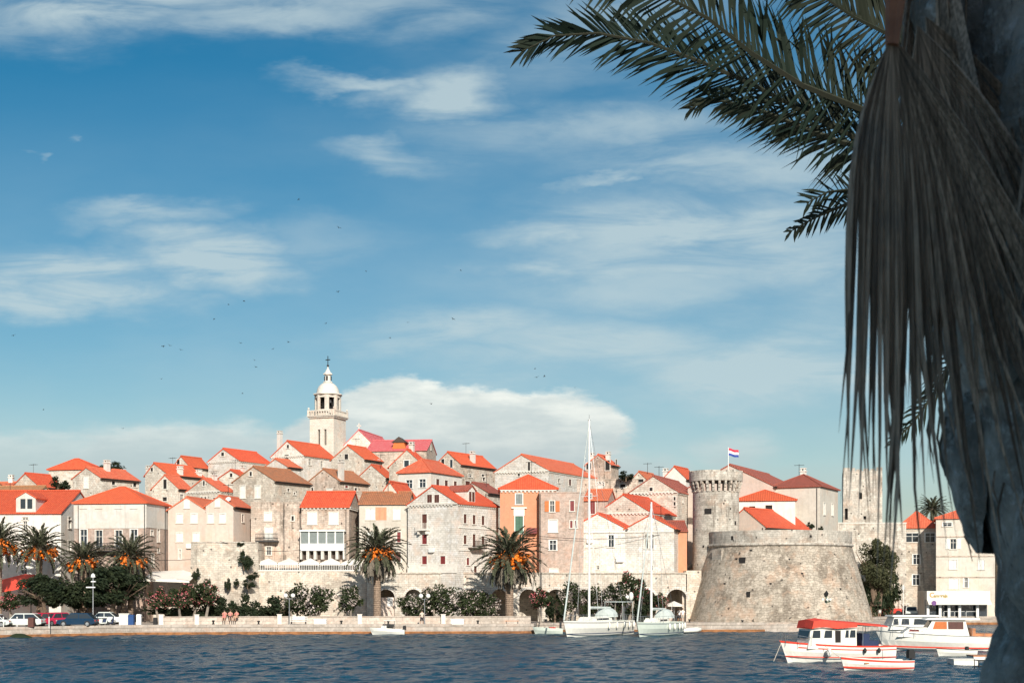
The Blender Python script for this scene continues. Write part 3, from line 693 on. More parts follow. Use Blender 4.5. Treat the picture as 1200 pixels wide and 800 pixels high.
for px in (27.2, 35.2):
    t, z = local(h, px, 590); mb = MB(); mb.box(t-.32, t+.32, -.09, -.058, z-.62, z+.62); mb.build('pane', 'window_glass', dm)
h = H('big white and brown stone house with wide red hip roof behind the left palms', 177, -8, 87, 171, 198, 590.5, 571.5, 'hip', wall='brick_brown', rm='roof_red', inset=4.3,
  fw=[(98, 630, .9, 2.1, 'glass'), (116, 631, .9, 2.1, 'dark'), (139, 631, .9, 2.1, 'dark'), (157, 630, .9, 2.1, 'glass'), (98, 652, .8, 1.2, 'dark'), (139, 652, .8, 1.2, 'dark')], sw=[(178, 624, .5, .6, 'dark'), (185.5, 627, .5, 1.6, 'dark'), (185.5, 645, .4, .4, 'void'), (179, 656, .5, 1.6, 'dark')], pipe=[('f', .985), ('r', .8)])
t, z = local(h, 100, 619); mb = MB(); mb.obox(h['BF'], -.04, h['w'], z, h['ze']-.02, .002, .06); mb.obox(h['BR'], 0, h['d']*.98, z+.1, h['ze']-.02, .002, .06)
for px in (98, 116, 139, 157): tt, zz = local(h, px, 596); mb.obox(h['BF'], tt-.5, tt+.5, zz, zz+.1, .06, .14)
mb.build('plaster_upper_storey', 'plaster_white', h['root'])
mb = MB(); t0, z0 = local(h, 92, 646.5); t1, _ = local(h, 166, 646); mb.obox(h['BF'], t0, t1, z0, z0+.15, 0, 1.); 
for i in range(40): tt = t0+(t1-t0)*i/39; mb.obox(h['BF'], tt-.02, tt+.02, z0+.15, z0+1.05, .93, .97)
mb.obox(h['BF'], t0, t1, z0+1.02, z0+1.08, .9, 1.); mb.build('balcony', 'iron', h['root'])
H('left one of the pink twin-gabled houses, four white shuttered windows', 182, -9, 197, 241, ye=597.5, yr=583, d=9, wall='plaster_pink', rm='roof_coral', fw=[(219, 590.5, .6, 1., 'white'), (210.5, 607, .8, 1.15, 'white'), (227.5, 607, .8, 1.15, 'white'), (210.5, 629, .8, 1.15, 'white'), (211, 649, .3, 1.2, 'dark'), (230, 629, .8, 1.15, 'white')])
h = H('right one of the pink twin-gabled houses, beside the streaky brown facade', 181, -13, 241, 273.5, 295, 593, 581.5, wall='plaster_pink', rm='roof_coral', fw=[(255, 589.5, .55, .85, 'white'), (247, 607, .75, 1.15, 'white'), (261, 607, .75, 1.15, 'white')], sw=[(284.5, 607, .4, 1., 'brown')])
h = H('tall flat-topped house with rain-streaked brown facade and iron balcony', 181, 0, 294, 353, ye=589, roof='flat', d=8, wall='stone_brown', name='flat_roofed_house', fw=[(314, 605, .85, 1., 'white'), (315, 624.5, .95, 1.5, 'white'), (315, 645, .6, 1., 'dark'), (343, 607, .3, .6, 'void')], pipe=[('f', .98), ('f', .66)])
t0, z0 = local(h, 301, 634); t1, _ = local(h, 327, 634); mb = MB(); mb.obox(h['BF'], t0, t1, z0-.1, z0+.06, 0, 1.)
for i in range(18): tt = t0+(t1-t0)*i/17; mb.obox(h['BF'], tt-.02, tt+.02, z0+.06, z0+.95, .93, .97)
mb.obox(h['BF'], t0, t1, z0+.92, z0+.98, .9, 1.); mb.build('balcony', 'iron', h['root'])
h = H('brown-streaked house with a white glazed veranda over the restaurant terrace', 180, -4, 353, 409, 422, 593.5, 577.5, 'gx', wall='stone_brown', rm='roof_red', corn=True, fw=[(366, 607, 1.1, 1.5, 'white'), (391, 607, 1.1, 1.5, 'white')], pipe=[('r', .7)])
t0, zt = local(h, 354, 621); t1, zb2 = local(h, 405, 645); mb = MB(); B = h['BF']
mb.obox(B, t0, t1, zb2, zb2+.9, 0, 1.1); mb.obox(B, t0-.1, t1+.1, zt-.2, zt, 0, 1.25); k = 5
for i in range(k+1): tt = t0+(t1-t0)*i/k; mb.obox(B, max(t0, tt-.08), min(t1, tt+.08), zb2+.9, zt-.2, .95, 1.1)
v = mb.build('veranda', 'white_paint', h['root']); mb = MB(); mb.obox(B, t0+.1, t1-.1, zb2+.9, zt-.2, .3, 1.); mb.build('pane', 'shutter_grey', v)
mb = MB(); mb.obox(B, t0, t1, zb2-1.1, zb2-.02, .02, .1); o = mb.build('arcade_shade', 'dark_wood', h['root']); o.name = 'veranda_shade_sheet'  # dark sheet painting in the shade behind the brackets
mb = MB()
for i in range(6): tt = t0+(t1-t0)*(i+.5)/6; mb.obox(B, tt-.5, tt-.3, zb2-1.1, zb2-.02, .1, 1.); mb.obox(B, tt+.3, tt+.5, zb2-1.1, zb2-.02, .1, 1.)
mb.build('bracket', 'trim_stone', h['root'])
h = H('cream house with peach wall panel and old tile roof between veranda house and stone palace', 180, -3, 421, 478, ye=590, yr=578, roof='gx', d=7, wall='plaster_beige', rm='roof_old', fw=[(434, 602, 1.1, 1.4, 'white'), (465, 602, .8, 1.4, 'white'), (467.5, 629, .45, 1.3, 'red'), (466, 652, .8, 1.3, 'brown'), (434, 629, .8, 1.3, 'white'), (434, 652, .8, 1.3, 'brown')])
t0, z0 = local(h, 440, 609); t1, z1 = local(h, 453, 594); mb = MB(); mb.obox(h['BF'], t0, t1, z0, z1, .002, .03); mb.build('painted_panel', 'plaster_orange', h['root'])
H('small attic gable with two dark panes above the cream house', 184, -20, 442, 472, 491, 586, 565, d=8, wall='plaster_beige', rm='roof_red', fw=[(447.5+5, 582, .6, .8, 'dark'), (456+5, 581, .6, .8, 'dark')])
h = H('three-storey white stone palace with pediment attic and brown shutters', 178.6, -31, 478, 536, 584, 591, 570, wall='stone_pale', rm='roof_red', corn=True,
  fw=[(503.5, 584, .72, 1., 'brown'), (512, 584, .72, 1., 'brown'), (497.5, 610.5, .75, 1.8, 'brown'), (497.5, 631.5, .75, 1.2, 'red'), (497.5, 656.5, .75, 1.15, 'red'), (519, 656.5, .75, 1.15, 'red')],
  sw=[(545, 607.5, .5, 1.15, 'brown'), (555.5, 608.5, .5, 1.15, 'brown'), (566, 609.5, .5, 1.15, 'brown'), (545, 632, .5, 1.1, 'brown'), (555.5, 633, .5, 1.6, 'brown'), (566, 633, .5, 1.1, 'brown'), (537.8+10.5, 657.5, .45, .9, 'red'), (557, 667.5, .5, 1., 'brown')])
t, z = local(h, 497.5, 621); mb = MB(); mb.obox(h['BF'], t-.85, t+.85, z-.05, z+.1, 0, .8); mb.obox(h['BF'], t-.7, t-.5, z-.5, z-.05, 0, .6); mb.obox(h['BF'], t+.5, t+.7, z-.5, z-.05, 0, .6)
for i in range(9): mb.obox(h['BF'], t-.8+i*.2-.02, t-.8+i*.2+.02, z+.1, z+.9, .74, .78)
mb.build('balcony', 'trim_stone', h['root'])
for (pa, pb, py, nm) in ((537.5, 583, 617.5, 'r'), (537.5, 583, 644, 'r')):
    t0, z0 = local(h, pa, py, 'r'); t1, _ = local(h, pb, py, 'r'); mb = MB(); mb.obox(h['BR'], max(0, t0), min(h['d'], t1), z0-.08, z0+.08, 0, .1); mb.build('string_course', 'trim_stone', h['root'])
_, z0 = local(h, 500, 670); mb = MB(); mb.obox(h['BF'], 0, h['w'], z0-.1, z0+1., .0, .12); mb.build('plinth', 'trim_stone', h['root'])
t, z = local(h, 556, 642, 'r'); mb = MB(); mb.obox(h['BR'], t-1.5, t+1.5, z-.1, z+.05, 0, .9)
for i in range(16): mb.obox(h['BR'], t-1.5+i*.2-.02, t-1.5+i*.2+.02, z+.05, z+.9, .84, .88)
mb.obox(h['BR'], t-1.5, t+1.5, z+.88, z+.93, .82, .9); mb.build('balcony', 'dark_wood', h['root'])
# dormer on the palace's right-hand slope
t, z = local(h, 555.5, 586, 'r'); w_ = h['w']; mb = MB()
mb.v = []; mb.prism([(t-.8, h['ze']+.2), (t+.8, h['ze']+.2), (t+.8, h['ze']+1.75), (t, h['ze']+2.3), (t-.8, h['ze']+1.75)], 'x', w_-3.2, w_-.35); dm = mb.build('dormer', 'stone_pale', h['root'])
mb = MB()
for s in (-1, 1):
    q = [(t+s*1.0, h['ze']+1.65), (t, h['ze']+2.35), (t, h['ze']+2.5), (t+s*1.0, h['ze']+1.8)]; mb.prism(q if s > 0 else q[::-1], 'x', w_-3.6, w_-.2)
mb.build('roof', 'roof_dark', dm)
for s in (-.36, .36): mb = MB(); mb.box(w_-.347, w_-.31, t+s-.24, t+s+.24, h['ze']+.4, h['ze']+1.6); mb.build('shutter', 'shutter_brown', dm)
h = H('orange-pink rendered house with hip roof, green balcony door and grey attic shutters', 180, 0, 586, 652, ye=573.5, yr=557.5, roof='hip', d=8, inset=3.3, wall='plaster_orange', rm='roof_red', corn=True, fw=[(608.3, 584.5, .85, 1.3, 'grey'), (608.3, 614.5, 1., 2.2, 'green')], pipe=[('f', .7)])
t0, z0 = local(h, 602, 604); t1, z1 = local(h, 614.6, 595.5); mb = MB(); mb.obox(h['BF'], t0, t1, z0, z1, .003, .07); mb.obox(h['BF'], t0-.3, t1+.3, z1, z1+.15, .003, .22); mb.build('door_surround', 'white_paint', h['root'])
t0, z0 = local(h, 617, 624); t1, z1 = local(h, 629, 618.5); mb = MB(); mb.obox(h['BF'], t0, t1, z0-.1, z0, 0, .8); mb.obox(h['BF'], t0, t1, z0, z1, .7, .75); mb.build('balcony', 'shutter_red', h['root'])
h = H('brown brick house with open orange shutters next to the orange-pink house', 178.5, 0, 632, 684, ye=577.5, roof='flat', d=9, wall='brick_brown', name='flat_roofed_house', pipe=[('f', .02)],
  fw=[(647, 593, .6, 1.35, 'dark+openorange'), (670.5, 592.5, .5, 1.3, 'red'), (648, 616, 1.1, 1.5, 'white'), (648, 638.5, .9, 1.2, 'glass'), (669.5, 614, .3, .9, 'red'), (675, 614, .3, .9, 'red'), (649, 668, 1., .35, 'white')])
t0, z0 = local(h, 638, 672); t1, z1 = local(h, 665, 624); mb = MB(); mb.obox(h['BF'], t0-.8, h['w'], z0-.2, z1, .002, .05)
# long twin-gabled pair above the arcade
def twin(label, D, x0, x1, x2, apex, fw, sw=(), **k): return H(label, D, -15, x0, x1, x2, 619.5, apex, wall='stone_pale', rm='roof_red', fw=fw, sw=sw, **k)
h = twin('left gable of the long pale two-gabled house over the arcade', 181, 668, 733, None, 602, [(716, 633.5, .75, 1.5, 'glass'), (690, 633, .65, 1.6, 'white'), (700.5, 664.5, .4, .5, 'dark')], d=9)
t, z = local(h, 727, 655.5); mb = MB(); mb.obox(h['BF'], t-.45, t+.45, z-.3, z+.3, .02, .4); mb.build('air_conditioner', 'white_paint', h['root'])
h2 = twin('right gable of the long pale two-gabled house, behind the smaller mast', h['Y1'], 733, 790, 803, 604, [(757.5, 634, .4, 1.8, 'dark'), (764, 634, .4, 1.8, 'dark'), (763.5, 665, .4, .6, 'dark')])
for q in (h, h2):
    _, z = local(q, 700, 623.5); mb = MB(); mb.obox(q['BF'], 0, q['w'], z-.07, z+.07, .0, .12); mb.build('string_course', 'trim_stone', q['root'])
H('narrow peach annex squeezed between the long pale house and the fort', 181, 0, 786, 805, ye=622, yr=612, roof='gx', d=7, wall='plaster_orange', rm='roof_dark', fw=[(790, 638, .4, 1.8, 'brown')])
# ------- harbour side on the right
h = H('rough stone house with long attic windows half hidden by the hanging dead leaf', 208, -14, 1053, 1098, ye=619, yr=600, roof='hip', d=11, inset=4, wall='stone_grey', rm='roof_coral', zb=.9,
  fw=[(1069, 629.5, 1.8, 1.3, 'glass'), (1090, 629.5, 1.4, 1.3, 'glass'), (1074, 655, 1., 1.4, 'glass'), (1073.5, 679, 1., 1.5, 'glass')])
h = H('beige four-storey harbour house above the shop beside the near palm trunk', 202, -16, 1097, 1166, ye=608, yr=597, roof='hip', d=11, wall='plaster_beige', rm='roof_coral', zb=.9,
  fw=[(1110, 614, 1.2, .5, 'glass'), (1117, 637, .8, 1.4, 'dark+openwhite'), (1117, 661, 1., 1.3, 'white'), (1118, 683.5, 1.3, 1.4, 'white'), (1132, 682, .5, 1.4, 'glass'), (1150, 637, .8, 1.4, 'white'), (1150, 661, .8, 1.4, 'white')])
for py in (628.5, 651.5, 676):
    _, z = local(h, 1110, py); mb = MB(); mb.obox(h['BF'], 0, h['w'], z-.06, z+.08, 0, .1); mb.build('string_course', 'stone_brown', h['root'])
def shop():
    D = 197.5; s = D/F; zb = 1.0
    r = thing('shop', 'ground-floor shop with white sign board and awning at the foot of the beige house', 'shop', (PX(1086, D), D, zb))
    w = PX(1160, D)-PX(1086, D); zt = PZ(692, D)-zb; zs = PZ(702, D)-zb; za = PZ(707, D)-zb; d = 4.3
    m = MB(); m.box(0, w, .9, d, 0, zt-.02); m.build('wall', 'plaster_beige', r)
    m = MB(); m.box(.15, w-.1, .88, .898, .15, za); m.build('pane', 'window_glass', r)
    for k in range(5): m = MB(); x = [0.05, 1.75, 3.0, 4.5, 7.][k]; m.box(x, x+.35, .1, .45, 0, za); m.build('column', 'white_paint', r)
    m = MB(); m.box(0, w, -.1, .9, zs, zt); m.build('sign_board', 'trim_stone', r)
    m = MB(); m.prism([(-.1, zs), (-.9, za), (-.9, za-.12), (.5, za-.12), (.5, zs)], 'x', 0, w); m.build('awning', 'awning_canvas', r)
    for (txt, x, sz, mt) in (('C', .35, .95, 'sign_orange'), ('ameraja', .95, .62, 'sign_ochre')):
        cu = bpy.data.curves.new('lettering', 'FONT'); cu.body = txt; cu.size = sz; cu.extrude = .015; cu.offset = .022
        o = bpy.data.objects.new('lettering', cu); C.objects.link(o); o.parent = r; o.location = (x, -.12, zs+.32); o.rotation_euler = (R(90), 0, 0); cu.materials.append(M[mt])
        me = bpy.data.meshes.new_from_object(o); q = bpy.data.objects.new('lettering', me); C.objects.link(q); q.parent = r; q.location = o.location; q.rotation_euler = o.rotation_euler; me.materials.clear(); me.materials.append(M[mt]); bpy.data.objects.remove(o); q.name = 'lettering'
    m = MB(); n = 16; m.poly([(.75+.34*math.cos(2*math.pi*i/n), -.93, za+.12+.34*math.sin(2*math.pi*i/n)) for i in range(n)]); m.prism([(.75+.34*math.cos(2*math.pi*i/n), za+.12+.34*math.sin(2*math.pi*i/n)) for i in range(n)], 'y', -.95, -.9); m.build('round_emblem', 'sign_purple', r)
    for x in (1.9, 3.4, 5.): m = MB(); m.box(x, x+.04, -1.6, -1.56, 0, .9); m.box(x, x+1.4, -1.6, -1.56, .86, .9); m.build('railing', 'white_paint', r)
shop()
# houses just outside the picture so that the town goes on
H('white house beyond the left edge of the view', 180, -3, -190, -78, ye=603, yr=582, roof='hip', d=11, wall='stone_white', rm='roof_red')
H('stone house beyond the left edge, higher on the slope', 205, -14, -120, -34, ye=580, yr=562, roof='gx', d=11, wall='stone_grey', rm='roof_coral')
H('house beyond the right edge hidden by the near palm trunk', 203, 0, 1175, 1270, ye=625, yr=610, roof='hip', d=11, wall='stone_white', rm='roof_red', zb=.9)

# ------------------------------------------------------------ towers, fort, arcade
def bell_tower():
    D = 250; s = D/F; a = R(-20)
    X0, Y0 = PX(363, D), D; ca, sa = math.cos(a), math.sin(a); u1 = (391-600)/F; w = (u1*Y0-X0)/(ca-u1*sa)
    zb = 17.0; r = thing('bell_tower', 'pale stone bell tower with balustrade, octagonal belfry and white dome on the skyline', 'bell tower', (X0, Y0, zb), a)
    z = lambda py: PZ(py, D)-zb
    d = w; B = (Vector((0, 0, 0)), Vector((1, 0, 0)), Vector((0, -1, 0))); BR = (Vector((w, 0, 0)), Vector((0, 1, 0)), Vector((1, 0, 0)))
    m = MB(); hl = []
    for px in (374, 381.5):
        t = (px-363)/28.5*w; hl.append((t-.22, t+.22, z(522), z(503.5)))
    hole_wall(m, B, w, 0, z(490), hl, .5)
    hr = [(w*.35-.12, w*.35+.12, z(506), z(504)), (w*.65-.12, w*.65+.12, z(506.5), z(504.5)), (w*.65-.12, w*.65+.12, z(518), z(516))]
    hole_wall(m, BR, d, 0, z(490), hr, .4); hole_wall(m, (Vector((w, d, 0)), Vector((-1, 0, 0)), Vector((0, 1, 0))), w, 0, z(490), []); hole_wall(m, (Vector((0, d, 0)), Vector((0, -1, 0)), Vector((-1, 0, 0))), d, 0, z(490), [])
    m.build('wall', 'bell_stone', r)
    m = MB()
    for q in hl: m.obox(B, q[0]-.05, q[1]+.05, q[2]-.05, q[3]+.05, -.56, -.5)
    for q in hr: m.obox(BR, q[0]-.05, q[1]+.05, q[2]-.05, q[3]+.05, -.46, -.4)
    m.build('opening', 'dark_void', r)
    m = MB(); z0 = z(490); m.box(-.25, w+.25, -.25, d+.25, z0, z0+.25); m.box(-.4, w+.4, -.4, d+.4, z0+.25, z0+.45); m.build('cornice', 'bell_stone', r)
    m = MB(); zt = z(481); o = .3
    m.box(-o, w+o, -o, -o+.2, zt-.16, zt); m.box(-o, w+o, d+o-.2, d+o, zt-.16, zt); m.box(-o, -o+.2, -o+.2, d+o-.2, zt-.16, zt); m.box(w+o-.2, w+o, -o+.2, d+o-.2, zt-.16, zt)
    k = 11
    for i in range(k):
        t = -o+.1+(w+2*o-.3)*i/(k-1)
        for (x, y) in ((t, -o+.02), (t, d+o-.18), (-o+.02, t), (w+o-.18, t)): m.box(x, x+.16, y, y+.16, z0+.45, zt-.16)
    for (x, y) in ((-o, -o), (w+o-.3, -o), (-o, d+o-.3), (w+o-.3, d+o-.3)): m.box(x-.03, x+.33, y-.03, y+.33, z0+.45, zt+.1); m.ball((x+.15, y+.15, zt+.35), .2, 6, 4)
    m.build('balustrade', 'bell_stone', r)
    c = (w/2, d/2); R8 = w*.5; m = MB(); zb0 = z0+.45; zb1 = z(462.5)
    for i in range(8):                                         # belfry faces, each with an arched opening
        a0 = math.radians(22.5+45*i); a1 = a0+math.pi/4
        p = Vector((c[0]+R8*math.cos(a0), c[1]+R8*math.sin(a0), 0)); q = Vector((c[0]+R8*math.cos(a1), c[1]+R8*math.sin(a1), 0))
        T = (q-p).normalized(); Nn = Vector((T.y, -T.x, 0)); L = (q-p).length
        h0, h1 = z(479.5), z(465.5); hole_wall(m, (p, T, Nn), L, zb0, zb1, [(L*.24, L*.76, h0, h1)], .3)
        m.obox((p, T, Nn), L*.24, L*.76, h1-.02, h1+.12, .0, .07)
    b = m.build('belfry', 'bell_stone', r)
    m = MB(); m.lathe([(R8*.45, zb0), (R8*.45, zb1)], 8, c); m.build('bell_chamber', 'dark_void', b)
    m = MB(); m.lathe([(.1, 0), (.45, 0), (.4, .15), (.25, .5), (.1, .62), (0, .65)][::-1], 10, (c[0]+1.1, c[1]-1.3)); 
    for i in range(len(m.v)): m.v[i] = (m.v[i][0], m.v[i][1], m.v[i][2]+z(472))
    m.build('bell', 'iron', b)
    m = MB(); m.lathe([(R8+.05, zb1-.02), (R8+.32, zb1+.12), (R8+.32, zb1+.28), (R8*.5, zb1+.3)], 8, c); m.build('cornice', 'trim_stone', b)
    zd0 = zb1+.28; zd1 = z(446.5); rr = R8*.87; m = MB(); m.lathe([(rr*math.cos(t)**.9 if t < 1.5 else .9, zd0+(zd1-zd0)*math.sin(t)) for t in [i*math.pi/2/9 for i in range(9)]]+[(.85, zd1)], 16, c)
    m.build('dome', 'trim_stone', r, smooth=True)
    m = MB(); zl = z(438); m.lathe([(.85, zd1-.1), (.85, zd1+.1), (.52, zd1+.15), (.52, zl), (.85, zl+.05), (.85, zl+.2), (.5, zl+.5), (.2, zl+1.1), (.12, z(430)), (.1, z(427))], 8, c)
    m.build('lantern', 'trim_stone', r)
    m = MB()
    for i in range(4):
        an = i*math.pi/2+.2; x, y = c[0]+.53*math.cos(an), c[1]+.53*math.sin(an); m.box(x-.12, x+.12, y-.12, y+.12, zd1+.3, zl-.2)
    m.build('opening', 'dark_void', r)
    m = MB(); m.ball((c[0], c[1], z(427)), .22, 8, 6); m.box(c[0]-.05, c[0]+.05, c[1]-.05, c[1]+.05, z(427), z(415.5)); m.box(c[0]-.45, c[0]+.45, c[1]-.05, c[1]+.05, z(420.5), z(419.5)); m.build('cross', 'iron', r)
bell_tower()

def fort():
    cx, cy = PX(912.5, 180), 180.0; r = thing('round_fort', 'massive round sloping stone bastion standing in the water at the right end of the town', 'fort', (cx, cy, 0))
    zc = PZ(640, 178); zt = PZ(623, 178); Rt = PX(1001, 180)-cx-.55; Rb = Rt+2.9
    m = MB(); n = 72; prof = [(lerp(Rb, Rt, i/14), lerp(.2, zc, i/14)) for i in range(15)]
    m.lathe(prof, n)
    rnd = random.Random(3)
    for i in range(n*14, n*14): pass
    m.build('sloping_wall', 'fort_stone', r, uv='cyl')
    m = MB(); m.lathe([(Rt-.05, zc-.1), (Rt+.22, zc), (Rt+.25, zc+.12), (Rt+.18, zc+.28), (Rt+.02, zc+.3)], 72); m.build('cordon', 'tower_stone', r)
    m = MB(); m.lathe([(Rt+.02, zc+.3), (Rt+.06, zt), (Rt-.7, zt+.02), (Rt-.7, zc+.6), (0.01, zc+.7)], 72); m.build('parapet', 'tower_stone', r, uv='cyl')
    # openings, drains and scars in the wall
    def onw(px, py):
        u = (px-600)/F; z = PZ(py, 169); f = min(1, max(0, (z-.2)/(zc-.2))); rad = lerp(Rb, Rt, f) if z < zc+.2 else Rt+.04
        y = cy-rad
        for _ in range(6):
            x = u*y-cx; rad2 = max(rad*rad-x*x, 0); y = cy-math.sqrt(rad2); z = PZ(py, y); f = min(1, max(0, (z-.2)/(zc-.2))); rad = lerp(Rb, Rt, f) if z < zc+.2 else Rt+.04
        return u*y-cx, y-cy, z
    for (px, py, w_, h_) in ((870, 657, .8, .9), (877, 697, .45, .9), (858, 630, .35, .5), (849, 684, .3, .3), (880, 645, .3, .3), (863, 655, .3, .3), (903, 684, .25, .3), (940, 672, .3, .3), (950, 628, .3, .3), (985, 690, .25, .3), (925, 655, .2, .25)):
        x, y, z = onw(px, py); an = math.atan2(y, x); o = Vector((x, y, 0)); Nn = Vector((math.cos(an), math.sin(an), 0)); T = Vector((-Nn.y, Nn.x, 0)); m = MB()
        m.obox((o, T, Nn), -w_/2, w_/2, z-h_/2, z+h_/2, -.4, .012+.06*(1 if h_ > .5 else 0)); m.build('opening', 'dark_void', r)
    for (px, py) in ((800+24, 654),):
        pass
    x, y, z = onw(840, 653); m = MB(); an = math.atan2(y, x); Nn = Vector((math.cos(an), math.sin(an), 0)); T = Vector((-Nn.y, Nn.x, 0))
    m.obox((Vector((x, y, 0)), T, Nn), -1., 1.05, z-.95, z+1., -1.2, .05); m.obox((Vector((x, y, 0)), T, Nn), -1.15, 1.2, z-1.15, z-.95, -1.2, .16); m.build('walled_gun_port', 'tower_stone', r)
    # foot ledge in the water
    m = MB(); m.lathe([(Rb+1.4, -1.), (Rb+1.4, .95), (Rb-.4, 1.0)], 64); m.build('foot_ledge', 'quay_stone', r)
fort()
def round_tower():
    cx, cy = PX(839.5, 181), 181.5; s = 181.5/F; r = thing('round_tower', 'tall round stone tower with machicolations and stained left flank rising above the fort', 'tower', (cx, cy, 0))
    rad = 27.2*s; z = lambda py: PZ(py, 179.5)
    m = MB(); m.lathe([(rad, .5), (rad*.99, z(610)), (rad*.985, z(575))], 48); CYLR[0] = rad; m.build('wall', 'tower_stone', r, uv='cyl')
    m = MB(); ro = rad+.42; zt = z(553); zm = z(563)
    m.lathe([(rad*.98, zm), (ro, zm), (ro+.02, zt), (ro-.5, zt), (ro-.5, zt-.9), (.01, zt-.9)], 48); m.build('parapet', 'tower_stone', r)
    rnd = random.Random(8); m = MB()
    for i in range(22):
        a = 2*math.pi*i/22; T = Vector((-math.sin(a), math.cos(a), 0)); Nn = Vector((math.cos(a), math.sin(a), 0)); m.obox((Nn*(ro-.4), T, Nn), -.45, .3+.3*rnd.random(), zt+.0, zt+rnd.uniform(.08, .32), 0, .38)
    m.build('battlement', 'tower_stone', r)
    m = MB()
    for i in range(26):
        a = 2*math.pi*(i+.5)/26; T = Vector((-math.sin(a), math.cos(a), 0)); Nn = Vector((math.cos(a), math.sin(a), 0))
        m = MB()
        for (z0, z1, o) in ((z(575.5), z(571), .16), (z(571), z(567), .3), (z(567), zm-.003, .44)): m.obox((Nn*(rad*.98), T, Nn), -.14, .14, z0, z1, -.05, o)
        m.build('corbel', 'tower_stone', r)
    for (px, py, w_, h_) in ((859.5, 612.5, .3, .5), (827, 599, .9, .7), (853, 596, .15, .2), (845, 590, .15, .2), (822, 640, .2, .3)):
        u = (px-839.5)*s; a = math.asin(max(-.97, min(.97, u/rad))); Nn = Vector((math.sin(a), -math.cos(a), 0)); T = Vector((math.cos(a), math.sin(a), 0)); m = MB()
        m.obox((Nn*rad, T, Nn), -w_/2, w_/2, z(py)-h_/2, z(py)+h_/2, -.3, .015); m.build('opening', 'dark_void', r)
round_tower()
def flag():
    D = 184; r = thing('flag_on_pole', 'red, white and blue flag flying on a pole above the round tower', 'flag', (PX(853.5, D), D, PZ(556, D)-.9))
    zb = PZ(556, D)-.9; zt = PZ(524, D)-zb; m = MB(); m.tube([(0, 0, 0), (0, 0, zt)], .05, 6); m.build('pole', 'white_paint', r)
    for k, mt in enumerate(('flag_red', 'flag_white', 'flag_blue')):
        m = MB(); n = 10; L = 1.35; hh = .32
        def P(i, zz): x = L*i/n; return (x, .12*math.sin(x*5)*x, zt-.1-zz-.22*x+.05*math.sin(x*6))
        for i in range(n): m.poly([P(i, hh*(k+1)), P(i+1, hh*(k+1)), P(i+1, hh*k), P(i, hh*k)])
        m.build('stripe', mt, r)
flag()
def square_tower():
    D = 214; a = R(-12); X0 = PX(988, D); ca, sa = math.cos(a), math.sin(a); u1 = (1034-600)/F; w = (u1*D-X0)/(ca-u1*sa); zb = .5
    r = thing('square_tower', 'plain square stone tower seen behind the tips of the hanging dead leaf', 'tower', (X0, D, zb), a)
    B = (Vector((0, 0, 0)), Vector((1, 0, 0)), Vector((0, -1, 0))); d = 6.; z = lambda py: PZ(py, D)-zb; m = MB(); hl = []
    for (px, py, ww, wh) in ((1008.5, 581, .45, 1.), (991.5, 602, .5, 1.7), (1013.5, 606.5, .4, .5)):
        t = (px-988)/46*w; hl.append((t-ww/2, t+ww/2, z(py)-wh/2, z(py)+wh/2))
    hl[1] = (.25, .7, hl[1][2], hl[1][3])
    hole_wall(m, B, w, 0, z(552), hl, .5)
    hole_wall(m, (Vector((w, 0, 0)), Vector((0, 1, 0)), Vector((1, 0, 0))), d, 0, z(552), [(1.2, 1.5, z(598), z(597)+.2)], .3); hole_wall(m, (Vector((w, d, 0)), Vector((-1, 0, 0)), Vector((0, 1, 0))), w, 0, z(552), []); hole_wall(m, (Vector((0, d, 0)), Vector((0, -1, 0)), Vector((-1, 0, 0))), d, 0, z(552), [])
    m.poly([(0, 0, z(552)), (w, 0, z(552)), (w, d, z(552)), (0, d, z(552))]); m.build('wall', 'tower_stone', r)
    m = MB()
    for q in hl: m.obox(B, q[0]-.05, q[1]+.05, q[2]-.05, q[3]+.05, -.56, -.5)
    m.build('opening', 'dark_void', r)
    m = MB(); rnd = random.Random(2); x = 0
    while x < w-.3:
        l = rnd.uniform(.6, 1.3); m.box(x, min(w, x+l*.8), 0, .5, z(552), z(552)+rnd.uniform(.15, .55)); m.box(x, min(w, x+l*.8), d-.5, d, z(552), z(552)+rnd.uniform(.15, .55)); x += l
    y = .5
    while y < d-1: l = rnd.uniform(.6, 1.2); m.box(w-.5, w, y, y+l*.8, z(552), z(552)+rnd.uniform(.1, .45)); y += l
    m.build('battlement', 'tower_stone', r)
square_tower()
def town_wall(label, D, px0, px1, py, d, mat, zb=0.5, a=0., cap=True, D1=None):
    D1 = D1 or D; A = Vector((PX(px0, D), D, 0)); Bv = Vector((PX(px1, D1), D1, 0)); L = (Bv-A).length; an = math.atan2(Bv.y-A.y, Bv.x-A.x)
    r = thing('stone_wall', label, 'wall', (A.x, A.y, zb), an); z1 = PZ(py, D)-zb; rnd = random.Random(px0); m = MB(); m.box(0, L, 0, d, 0, z1)
    m.build('wall', mat, r)
    if cap: m = MB(); m.box(-.05, L+.05, -.08, d+.05, z1+.003, z1+.14); m.build('coping', 'trim_stone', r)
    return r
town_wall('high stretch of town wall below the square tower beside the bushy tree', 206, 976, 1062, 613, 2.5, 'tower_stone')
